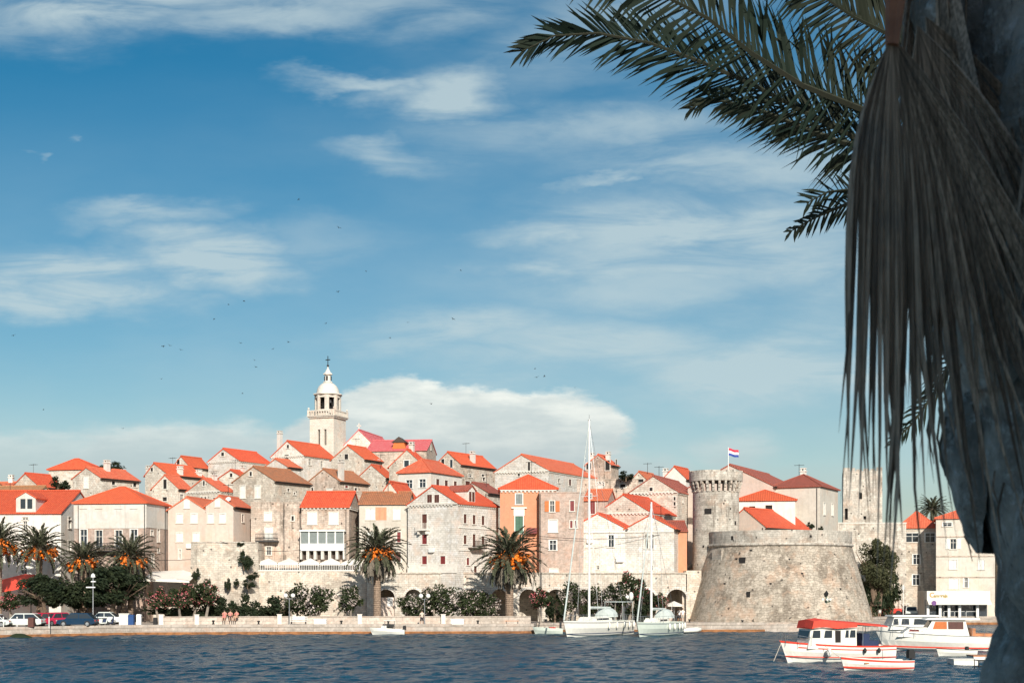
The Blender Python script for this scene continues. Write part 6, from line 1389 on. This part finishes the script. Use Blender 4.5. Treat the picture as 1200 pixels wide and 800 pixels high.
# ------------------------------------------------------------ cars and other vehicles
def car(label, px, D, L, mat, kind='hatch', rz=0., group='parked cars on the quay', name='parked_car'):
    H_ = {'hatch': 1.5, 'suv': 1.72, 'van': 1.85, 'sedan': 1.42}[kind]; W_ = .86; r = thing(name, label, 'car', (PX(px, D), D, 1.0), rz, group)
    hb = H_*.56; m = MB()
    top = {'hatch': [(.22, hb), (.36, H_), (.8, H_), (.98, hb+.1)], 'suv': [(.24, hb), (.36, H_), (.92, H_), (.99, hb+.1)], 'van': [(.12, hb), (.24, H_), (.96, H_), (.99, hb)], 'sedan': [(.25, hb), (.4, H_), (.7, H_), (.88, hb+.02)]}[kind]
    body = [(0.0, .35), (.01, hb*.8), (.06, hb*.92), (top[0][0], hb), (top[3][0], hb+.06), (1., hb*.9), (1., .35), (.9, .24), (.1, .24)]
    pr = [(-L/2+x*L, z) for x, z in body]; n = len(pr); b = len(m.v)
    for (y, s) in ((-W_, .0), (W_, 0)):
        pass
    m.prism(pr, 'y', -W_, W_)
    g_ = [(-L/2+x*L, z) for x, z in top]; t = .16
    for i in range(4):
        pass
    lo = [(g_[0][0], hb-.01), (g_[3][0], hb-.01)]; up = [g_[1], g_[2]]
    A = [(lo[0][0], -W_+.05, lo[0][1]), (lo[1][0], -W_+.05, lo[1][1]), (up[1][0], -W_+t, up[1][1]), (up[0][0], -W_+t, up[0][1])]; Bq = [(x, -y, z) for x, y, z in A]
    m.poly(A); m.poly(Bq[::-1]); m.poly([A[3], A[2], Bq[2], Bq[3]]); m.poly([A[0], A[3], Bq[3], Bq[0]]); m.poly([A[2], A[1], Bq[1], Bq[2]])
    o = m.build('body', mat, r, uv=False); md = o.modifiers.new('bevel', 'BEVEL'); md.width = .05; md.segments = 2; md.angle_limit = R(30); md.limit_method = 'ANGLE'
    def side_q(f0, f1, z0, z1):
        mm = MB()
        for sg in (-1, 1):
            q = []
            for (f, z) in ((f0, z0), (f1, z0), (f1, z1), (f0, z1)):
                k = (z-hb)/(H_-hb); xl = lerp(lo[0][0], up[0][0], k)+.1; xr = lerp(lo[1][0], up[1][0], k)-.1; y = -W_+.05+(t-.05)*k-.012; q.append((lerp(xl, xr, f), sg*-y if sg > 0 else y, z))
            mm.poly(q if sg < 0 else q[::-1])
        return mm
    for (a, b2) in ((0, .46), (.5, 1.)): side_q(a, b2, hb+.08, H_-.1).build('window', 'window_glass', r)
    for (p, q, s) in ((A[0], A[3], -1), (A[1], A[2], 1)):
        mm = MB(); pa, qa = Vector(p), Vector(q); d = (qa-pa); P0 = pa+d*.12+Vector((s*.013, .1, 0)); P1 = pa+d*.88+Vector((s*.013, .08, 0)); mm.poly([P0, (P0.x, -P0.y, P0.z), (P1.x, -P1.y, P1.z), P1]); mm.build('windscreen', 'window_glass', r)
    for x in (-L*.31, L*.31):
        for y in (-W_, W_):
            mm = MB(); s = 1 if y > 0 else -1; prof = [(.0, .0), (.32, .0), (.33, .03), (.33, .19), (.0, .2)]
            k = 14; bb = len(mm.v)
            for (rr, yy) in prof:
                for j in range(k): a = 2*math.pi*j/k; mm.v.append((x+rr*math.cos(a), y+s*(.02-yy), .33+rr*math.sin(a)))
            for i in range(len(prof)-1):
                for j in range(k): j2 = (j+1) % k; mm.f.append((bb+i*k+j, bb+i*k+j2, bb+(i+1)*k+j2, bb+(i+1)*k+j)); mm.m.append(0)
            w = mm.build('wheel', 'rubber', r, uv=False); mm = MB(); mm.prism([(x+.19*math.cos(2*math.pi*j/10), .33+.19*math.sin(2*math.pi*j/10)) for j in range(10)], 'y', y+s*.021, y+s*.035); mm.build('rim', 'steel', w, uv=False)
    for (x, mt, nm) in ((-L/2-.012, 'light_glass', 'headlight'), (L/2+.0, 'cloth_red', 'tail_light')):
        for y in (-.62, .62): mm = MB(); mm.box(x, x+.03, y-.16, y+.16, .62, .76); mm.build(nm, mt, r)
    mm = MB(); mm.box(-L/2-.04, -L/2+.05, -.8, .8, .3, .46); mm.box(L/2-.05, L/2+.04, -.8, .8, .3, .46); mm.build('bumper', 'rubber', r)
    return r
car('white estate car parked at the left edge of the quay', 27, 153.5, 4.5, 'car_white', 'hatch')
car('silver-white car mostly beyond the left edge', -10, 152.5, 4.4, 'car_white', 'sedan')
car('red car parked nose-out between the white estate and the blue van', 48, 156, 4.0, 'car_red', 'hatch', R(68))
car('crimson small car squeezed between the red car and the blue van', 64, 157.5, 4.1, 'car_pink', 'hatch', R(62))
car('dark blue car parked sideways at the foot of the street lamp', 91, 154.8, 4.2, 'car_blue', 'hatch')
car('grey car in the shade of the largest dark tree', 122, 165, 4.3, 'car_white', 'sedan')
def scooter(label, px, D, rz, mat):
    r = thing('parked_scooter', label, 'scooter', (PX(px, D), D, 1.0), rz, 'scooters parked beside the street lamp'); m = MB(); m.prism([(-.55, .35), (-.5, .75), (-.1, .8), (.05, .4), (.45, .38), (.62, 1.0), (.7, 1.0), (.55, .3), (0, .25)], 'y', -.16, .16); m.build('body', mat, r, uv=False)
    m = MB(); m.box(-.6, .0, -.15, .15, .78, .88); m.build('seat', 'rubber', r); m = MB(); m.tube([(.62, -.3, 1.1), (.62, .3, 1.1)], .025, 5); m.tube([(.62, 0, .9), (.62, 0, 1.1)], .03, 5); m.build('handlebar', 'iron', r)
    for x in (-.55, .65): m = MB(); m.prism([(x+.24*math.cos(2*math.pi*j/12), .24+.24*math.sin(2*math.pi*j/12)) for j in range(12)], 'y', -.06, .06); m.build('wheel', 'rubber', r, uv=False)
scooter('white scooter just right of the street lamp', 119, 157.5, .3, 'car_white'); scooter('dark scooter between the white scooter and the tree trunk', 126, 157.8, .5, 'canvas_blue')
def tractor_van():
    r = thing('forklift', 'red harbour loader with pale roll cage in the shade right of the fort', 'loader', (PX(1044, 206), 206, 1.0)); m = MB(); m.box(-1.3, .2, -.7, .7, .45, 1.5); m.box(.2, 1.4, -.7, .7, .45, 1.1); m.build('body', 'cloth_red', r)
    m = MB()
    for x in (.1, 1.2):
        for y in (-.6, .6): m.tube([(x, y, 1.1), (x, y, 2.5)], .05, 5)
    m.box(.0, 1.3, -.7, .7, 2.5, 2.62); m.build('roll_cage', 'white_paint', r)
    for x in (-.9, .9):
        for y in (-.75, .75): m = MB(); m.prism([(x+.42*math.cos(2*math.pi*j/12), .42+.42*math.sin(2*math.pi*j/12)) for j in range(12)], 'y', y-.12, y+.12); m.build('wheel', 'rubber', r, uv=False)
    m = MB(); m.tube([(1.5, -.3, .3), (2.6, -.3, 1.9)], .05, 5); m.tube([(1.5, .3, .3), (2.6, .3, 1.9)], .05, 5); m.tube([(2.6, -.3, .3), (1.5, -.3, 1.9)], .05, 5); m.build('lift_frame', 'cloth_white', r)
tractor_van()
car('pale car parked in front of the rough stone harbour house', 1068, 204, 4.2, 'car_white', 'sedan', R(75))

# ------------------------------------------------------------ people
def person(label, px, D, pose, top, legs, z=1.0, rz=0., h=1.68, group=None, hat=None):
    r = thing('person', label, 'person', (PX(px, D), D, z), rz, group); k = h/1.7; me = bpy.data.meshes.new('body')
    if pose == 'stand': P = [((0, 0, .92), .15), ((0, 0, 1.18), .13), ((0, 0, 1.4), .15), ((0, 0, 1.5), .06), ((0, -.01, 1.62), .1), ((.1, 0, .86), .095), ((.12, -.02, .48), .065), ((.12, .03, .07), .045), ((.13, -.1, .04), .045), ((-.1, 0, .86), .095), ((-.13, .03, .48), .065), ((-.14, .1, .07), .045), ((-.14, -.03, .04), .045), ((.2, 0, 1.38), .06), ((.26, .03, 1.1), .045), ((.24, -.06, .86), .035), ((-.2, 0, 1.38), .06), ((-.27, .02, 1.1), .045), ((-.25, -.07, .86), .035)]
    else: P = [((0, .1, .5), .16), ((0, .08, .75), .14), ((0, .04, .98), .15), ((0, .02, 1.08), .06), ((0, 0, 1.2), .1), ((.1, 0, .5), .1), ((.12, -.38, .48), .07), ((.12, -.4, .08), .045), ((.12, -.52, .04), .045), ((-.1, 0, .5), .1), ((-.13, -.38, .48), .07), ((-.13, -.36, .08), .045), ((-.13, -.48, .04), .045), ((.2, .04, .95), .06), ((.25, -.05, .72), .045), ((.16, -.26, .58), .035), ((-.2, .04, .95), .06), ((-.25, -.05, .72), .045), ((-.16, -.26, .58), .035)]
    E = [(0, 1), (1, 2), (2, 3), (3, 4), (0, 5), (5, 6), (6, 7), (7, 8), (0, 9), (9, 10), (10, 11), (11, 12), (2, 13), (13, 14), (14, 15), (2, 16), (16, 17), (17, 18)]
    me.from_pydata([tuple(c*k for c in p) for p, _ in P], E, []); o = bpy.data.objects.new('body', me); C.objects.link(o); o.parent = r; me.materials.append(M['skin'])
    sk = o.modifiers.new('skin', 'SKIN'); sk.use_smooth_shade = True
    for i, (_, rr) in enumerate(P): v = me.skin_vertices[0].data[i]; v.radius = (rr*k, rr*k*.85); v.use_root = (i == 0)
    o.modifiers.new('sub', 'SUBSURF').levels = 1; o.modifiers['sub'].render_levels = 1
    hz = P[4][0]; m = MB(); m.ball((0, hz[1]*k+.015, (hz[2]+.035)*k), (.105*k, .115*k, .115*k), 8, 6); m.build('hair', hat or 'hair', r, True)
    zt, zb2, yy = (1.44, .9, 0) if pose == 'stand' else (1.02, .48, .07); m = MB(); n = 10
    prof = [(.155, .11, zb2), (.15, .115, (zb2+zt)/2), (.2, .13, zt-.08), (.1, .08, zt+.03)]; b = len(m.v)
    for (a_, b_2, z_) in prof:
        for j in range(n): q = 2*math.pi*j/n; m.v.append((a_*k*math.cos(q), (yy+b_2*math.sin(q)*1.15)*k, z_*k))
    for i in range(3):
        for j in range(n): j2 = (j+1) % n; m.f.append((b+i*n+j, b+i*n+j2, b+(i+1)*n+j2, b+(i+1)*n+j)); m.m.append(0)
    for sg in (-1, 1): m.tube([(sg*.16*k, yy*k*.6, (zt-.06)*k), (sg*.26*k, (yy*.4+.0)*k, (zt-.26)*k)], .075*k, 6)
    m.build('shirt', top, r, True, uv=False)
    m = MB()
    if pose == 'stand':
        for i in (5, 9): a, b_3 = Vector(P[i][0])*k, Vector(P[i+1][0])*k; m.tube([a+Vector((0, 0, .08)), a, b_3], [.125*k, .12*k, .09*k], 8)
    else:
        for i in (5, 9): a, b_3 = Vector(P[i][0])*k, Vector(P[i+1][0])*k; m.tube([a+Vector((0, .1, 0)), a, b_3], [.13*k, .13*k, .1*k], 8)
    m.build('shorts', legs, r, True, uv=False)
    return r
person('person in pale top and dark trousers walking along the quay edge before the white oleanders', 494.5, 160.6, 'stand', 'cloth_beige', 'cloth_dark', rz=.4)
person('person in a pink shirt sitting on the low wall, leftmost of the group', 263, 161.9, 'sit', 'cloth_pink', 'cloth_pink', z=1.42); person('person in pink and dark shorts sitting in the middle of the group on the wall', 270, 161.9, 'sit', 'cloth_pink', 'cloth_dark', z=1.42, rz=.3); person('person in pale pink sitting rightmost on the low wall', 277, 162., 'sit', 'cloth_pink', 'skin', z=1.42, rz=-.4)
person('person in a white shirt strolling in the shade right of the fort, left of two', 1024, 203, 'stand', 'cloth_white', 'cloth_beige', h=1.75); person('person in white standing right of the other stroller by the bushy tree', 1031, 202.5, 'stand', 'cloth_white', 'cloth_white', rz=.5)
person('dark-clothed person sitting at the lantern on the fort ledge', 972, 170.0, 'sit', 'cloth_dark', 'cloth_dark', z=1.0); person('person in a white shirt sitting at the lantern on the fort ledge', 978, 170.6, 'sit', 'cloth_white', 'skin', z=1.0, hat='cloth_dark')
person('person in white standing inside the last open arch, left of the pair', 796, 173.5, 'stand', 'cloth_white', 'cloth_dark', rz=.2); person('person in white standing inside the last open arch, right of the pair', 800, 173.7, 'stand', 'cloth_white', 'cloth_beige', rz=-.3)
person('person in red standing by the terracotta urn and deck of the small yacht', 780, 168, 'stand', 'cloth_red', 'cloth_beige')

# ------------------------------------------------------------ street furniture
def globe_lamp(label, px, D, zt, group='twin-globe lamps along the quay'):
    r = thing('street_lamp', label, 'lamp', (PX(px, D), D, 1.0), 0, group); m = MB(); m.tube([(0, 0, 0), (0, 0, .6), (0, 0, zt-.3)], [.09, .06, .045], 8); m.tube([(-.42, 0, zt-.3), (0, 0, zt-.42), (.42, 0, zt-.3)], .03, 6); m.tube([(0, 0, 0), (0, 0, .15)], .16, 8); m.build('pole', 'steel', r)
    for x in (-.42, .42): m = MB(); m.ball((x, 0, zt), .26, 12, 8); m.build('globe', 'light_glass', r, True)
globe_lamp('white twin-globe lamp behind the bench below the restaurant terrace', 339, 162.3, 3.35); globe_lamp('white twin-globe lamp above the walking person before the oleanders', 497.5, 162.5, 3.3); globe_lamp('white twin-globe lamp standing between the two sailing yachts', 731, 168.5, 3.1)
def mod_lamp():
    r = thing('street_lamp', 'tall pale street lamp with two short crossarms beside the dark blue car', 'lamp', (PX(109, 158), 158, 1.0)); m = MB(); m.tube([(0, 0, 0), (0, 0, 5.4)], [.075, .055], 8); m.build('pole', 'steel', r)
    m = MB(); m.box(-.75, .25, -.1, .1, 4.25, 4.38); m.box(-.2, .3, -.12, .12, 4.9, 5.02); m.build('crossarm', 'white_paint', r); m = MB(); m.lathe([(.01, 5.9), (.2, 5.75), (.26, 5.45), (.1, 5.35)], 10); m.build('lamp_head', 'light_glass', r)
mod_lamp()
def lantern_post():
    r = thing('street_lamp', 'dark lantern post with four small globes standing at the fort ledge', 'lamp', (PX(968.5, 169.6), 169.6, 1.0)); m = MB(); m.tube([(0, 0, 0), (0, 0, .8), (0, 0, 3.2)], [.12, .07, .05], 8); m.tube([(-.45, 0, 2.6), (0, 0, 2.5), (.45, 0, 2.6)], .035, 5); m.tube([(0, -.45, 2.6), (0, 0, 2.5), (0, .45, 2.6)], .035, 5); m.build('pole', 'shutter_green', r)
    for (x, y, z) in ((-.45, 0, 2.8), (.45, 0, 2.8), (0, -.45, 2.8), (0, .45, 2.8)): m = MB(); m.ball((x, y, z), .17, 8, 6); m.build('globe', 'light_glass', r, True)
    m = MB(); m.lathe([(.02, 3.9), (.26, 3.6), (.2, 3.3), (.1, 3.2)], 8); m.build('lantern', 'iron', r)
lantern_post()
def bench(label, px, D, w=1.9, rz=0., back=True, mat='white_paint'):
    r = thing('park_bench', label, 'bench', (PX(px, D), D, 1.0), rz); m = MB(); m.box(-w/2, w/2, -.25, .2, .42, .48); m.build('seat', mat, r)
    if back: m = MB(); m.box(-w/2, w/2, .2, .25, .6, .75); m.box(-w/2, w/2, .22, .27, .82, .97); m.build('backrest', mat, r)
    for x in (-w/2+.1, w/2-.18): m = MB(); m.box(x, x+.08, -.24, .19, 0, .42); m.box(x, x+.08, .193, .25, 0, .97 if back else .42); m.build('leg', 'iron', r)
bench('white slatted bench beside the twin-globe lamp under the terrace', 350, 161.3, 1.9); bench('white bench right of the scooters below the largest dark tree', 137, 158.5, 1.2); bench('low wooden backless bench in front of the biggest palm', 600, 161.9, 1.6, 0, False, 'wood_warm')
def white_box(label, px, D, w, h, mat='white_paint'):
    r = thing('quay_planter', label, 'planter', (PX(px, D), D, 1.0), 0, 'white boxes standing on the quay'); m = MB(); m.box(-w/2, w/2, -.3, .3, .08, h); m.box(-w/2-.05, w/2+.05, -.35, .35, h, h+.08)
    m.build('box', mat, r)
    for x in (-w/2+.05, w/2-.15): m = MB(); m.box(x, x+.1, -.25, .25, 0, .08); m.build('foot', 'concrete', r)
white_box('long white box in front of the big domed oleander', 375.5, 160.6, 1.4, .62); white_box('long white box in front of the tallest oleander, right of the walker', 536, 161, 1.45, .62); white_box('small white block beside the dark blue car', 102, 154.5, .45, .55)
white_box('pale notice box beside the blue bin', 146, 158.5, 1.1, 1.3, 'plaster_white')
def bin_(label, px, D, mat, h=1.15, w=.5):
    r = thing('waste_bin', label, 'bin', (PX(px, D), D, 1.0)); m = MB(); m.box(-w/2, w/2, -w/2, w/2, .08, h*.85); m.build('body', mat, r); m = MB(); m.prism([(-w/2-.03, h*.85+.003), (w/2+.03, h*.85+.003), (w/2-.05, h), (-w/2+.05, h)], 'y', -w/2-.03, w/2+.03); m.build('lid', mat, r)
    for x in (-w/2+.08, w/2-.08): m = MB(); m.ball((x, 0, .07), .07, 6, 4); m.build('wheel', 'rubber', r)
bin_('bright blue waste bin by the white notice box', 154, 158.2, 'bin_blue', 1.25, .62); bin_('rust-red bin at the water edge before the white estate car', 37, 150.8, 'shutter_brown', 1.1, .6); bin_('dark bin standing by the lone grey post', 182, 159, 'rubber', .9, .4); bin_('white bin right of the blue one', 163, 158.3, 'white_paint', 1.3, .5)
def bollards():
    for i, px in enumerate((4, 20, 57.5)):
        r = thing('railing_post', ['white post at the left edge by the white estate car', 'second white post in front of the white estate car', 'white post with rail before the red cars'][i], 'post', (PX(px, 150.5), 150.5, 1.0), 0, 'white posts at the water edge'); m = MB(); m.tube([(0, 0, 0), (0, 0, 1.1)], .05, 6); m.build('post', 'white_paint', r); m = MB(); m.ball((0, 0, 1.12), .08, 6, 5); m.build('cap', 'white_paint', r)
    for i, px in enumerate((250, 303, 400, 455, 560, 640, 705, 808, 870, 1060)):
        D = [162.2, 160.2, 160.6, 160.9, 161.6, 166.9, 167, 167.4, 167.8, 198.4][i]-1.0+.5; D += .3
        lab = ['before the pink-flowered trees', 'below the hanging bastion plants', 'between the white box and the fruiting palm', 'above the small white motorboat', 'between the oleanders and the big palm', 'by the low pale open boat', 'behind the tall yacht', 'near the inflatable dinghy', 'on the fort ledge', 'in front of the loader'][i]
        r = thing('mooring_bollard', 'short iron mooring bollard '+lab, 'bollard', (PX(px, D), D, 1.12 if i not in (8,) else 1.0), 0, 'iron bollards along the quay edge'); m = MB(); m.lathe([(.01, .42), (.16, .4), (.17, .3), (.1, .24), (.1, .05), (.17, 0)], 10); m.build('post', 'iron', r)
bollards()
def cafe():
    r = thing('cafe_awning', 'wide cream cafe awning in the yard left of the bastion', 'awning', (PX(168, 172), 172, 1.0)); s = 172/F; w = 54*s; zt = PZ(672, 172)-1; zl = PZ(680, 172)-1
    m = MB(); m.poly([(0, 0, zl+.2), (w*.7, 0, zl+.25), (w*.7, 4, zt+.5), (0, 4, zt+.3)]); m.poly([(w*.7, 0, zl+.25), (w, .4, zl+.0), (w, 4, zt), (w*.7, 4, zt+.5)]); m.prism([(0, zl-.05), (w, zl-.25), (w, zl-.02), (w*.7, zl+.22), (0, zl+.17)], 'y', -.03, -.003); m.build('canopy', 'awning_canvas', r)
    for x in (.1, w*.5, w-.1): m = MB(); m.tube([(x, .1, 0), (x, .1, zl)], .05, 6); m.build('post', 'dark_wood', r)
    r = thing('red_awning', 'bright red sloping awning roof behind the shrubs at the left edge', 'awning', (PX(-30, 173), 173, 1.0)); m = MB(); s = 173/F
    p = [(-0, 0, PZ(699, 173)-1), (PX(36, 173)-PX(-30, 173), 0, PZ(686, 173)-1), (PX(40, 176)-PX(-30, 173), 4, PZ(673, 176)-1), (PX(24, 176)-PX(-30, 173), 4.5, PZ(672, 176)-1), (0, 4, PZ(683, 176)-1)]
    m.poly(p); m.poly([(q[0], q[1], q[2]-.12) for q in p][::-1])
    for i in range(5): a, b = p[i], p[(i+1) % 5]; m.poly([(a[0], a[1], a[2]-.12), (b[0], b[1], b[2]-.12), b, a])
    m.build('canopy', 'awning_red', r)
    for q in p[:3]: m = MB(); m.tube([(q[0], q[1]+.1, 0), (q[0], q[1]+.1, q[2]-.1)], .06, 6); m.build('post', 'iron', r)
cafe()
def pots():
    r = thing('terracotta_urn', 'large terracotta urn standing left of the last open arch', 'urn', (PX(783, 171), 171, 1.0)); m = MB(); m.lathe([(.02, 0), (.35, .02), (.55, .5), (.62, 1.), (.45, 1.4), (.55, 1.5), (.5, 1.52), (.4, 1.4)], 14); m.build('pot', 'plaster_pink', r, True)
    r = thing('cafe_parasol', 'white cafe parasol folded out in front of the last arch', 'parasol', (PX(790, 172), 172, 1.0)); m = MB(); m.lathe([(.02, 2.6), (1.2, 2.1), (1.2, 1.95)], 8); m.build('canopy', 'awning_canvas', r); m = MB(); m.tube([(0, 0, 0), (0, 0, 2.55)], .04, 6); m.build('pole', 'steel', r)
    r = thing('signpost', 'thin pale post by the stone house on the right harbour quay', 'post', (PX(1058.5, 202), 202, 1.0)); m = MB(); m.tube([(0, 0, 0), (0, 0, 4.6)], .05, 6); m.build('pole', 'white_paint', r); m = MB(); m.box(-.2, .2, -.04, -.0, 3.9, 4.4); m.build('sign_plate', 'steel', r)
    m = MB(); rn = random.Random(3); k = noise
    r = thing('shore_rocks', 'dark weedy boulder at the foot of the quay near the left edge', 'rock', (PX(24, 148.8), 148.8, -.2)); m.ball((0, 0, .1), (1.2, .7, .55), 10, 8); m.v = [tuple(Vector(p)*(1+.25*noise.noise(Vector(p)*1.7))) for p in m.v]; m.build('boulder', 'leaf_dark', r, uv=False)
pots()
def cables():
    for (a, b, lab, sag) in (((170, 656, 175), (300, 643, 178), 'overhead cable sagging from the brown house across the bastion', .5), ((258, 634, 174.6), (353, 644, 178.5), 'overhead cable from the bastion top to the veranda house', .6), ((632, 628, 178), (786, 625, 178), 'overhead cable along the front of the long pale house', .5)):
        A, B = pxp(*a), pxp(*b); m = MB(); m.tube([A.lerp(B, i/10)-Vector((0, 0, sag*math.sin(math.pi*i/10))) for i in range(11)], .03, 4); o = m.build('overhead_cable', 'iron'); tag(o, lab, 'cable')
cables()
def birds():
    rnd = random.Random(9); me = None
    pts = [(350, 234), (397, 267), (429, 318), (540, 317), (396, 342), (268, 357), (286, 353), (251, 374), (382, 379), (478, 378), (531, 374), (457, 396), (199, 405), (191, 406), (212, 410), (282, 402), (338, 401), (298, 422), (300, 430), (189, 444), (284, 461), (144, 502), (51, 480), (627, 432), (638, 441), (629, 442), (674, 454), (505, 473), (597, 62), (320, 409), (16, 393)]
    m = MB(); s = .34
    m.tube([(0, -.32, 0), (0, -.1, .02), (0, .15, .02), (0, .34, 0)], [.02, .07, .06, .02], 5)
    for sg in (-1, 1): m.poly([(0, -.12, .03), (sg*.3, -.16, .2), (sg*.34, .02, .18), (0, .08, .03)]); m.poly([(sg*.3, -.16, .2), (sg*.72, .08, .1), (sg*.34, .02, .18)])
    me = m.mesh('swift', 'bird_dark', uv=False)
    for (px, py) in pts:
        D = rnd.uniform(160, 260); o = bpy.data.objects.new('flying_bird', me); C.objects.link(o); o.location = (PX(px, D), D, PZ(py, D)); o.rotation_euler = (rnd.uniform(-.5, .5), rnd.uniform(-.4, .4), rnd.uniform(0, 6.28)); o.scale = (.5,)*3; tag(o, 'tiny dark bird wheeling in the sky above the old town', 'bird', 'birds wheeling above the town')
birds()

# ------------------------------------------------------------ small wear and clutter on the walls
def wall_clutter():
    rnd = random.Random(21)
    for i, h in enumerate(ALLH):
        if h['D'] > 200: continue
        B, w, ze = h['BF'], h['w'], h['ze']
        if i % 2 == 0 and w > 4:
            t = w*rnd.choice((.06, .94)); m = MB(); m.tube([(t, -.09, .4), (t, -.09, ze-.15)], .05, 5); m.build('drainpipe', 'iron', h['root'])
        if i % 3 == 1:
            t = w*rnd.uniform(.3, .7); z = ze*rnd.uniform(.6, .8); m = MB(); m.obox(B, t-.38, t+.38, z-.28, z+.28, .02, .34); m.obox(B, t-.3, t+.3, z-.34, z-.28, .02, .3); m.build('air_conditioner', 'white_paint', h['root'])
        if i % 4 == 2:
            x = w*rnd.uniform(.2, .8); m = MB(); m.lathe([(.0, 0), (.25, .04), (.38, .14)], 10); m.v = [(x+a, .3+b*.5-c, h['ze']+.9+b*.8) for a, b, c in m.v]; m.tube([(x, .35, ze-.1), (x, .35, ze+.9)], .03, 4); m.build('satellite_dish', 'white_paint', h['root'])
wall_clutter()
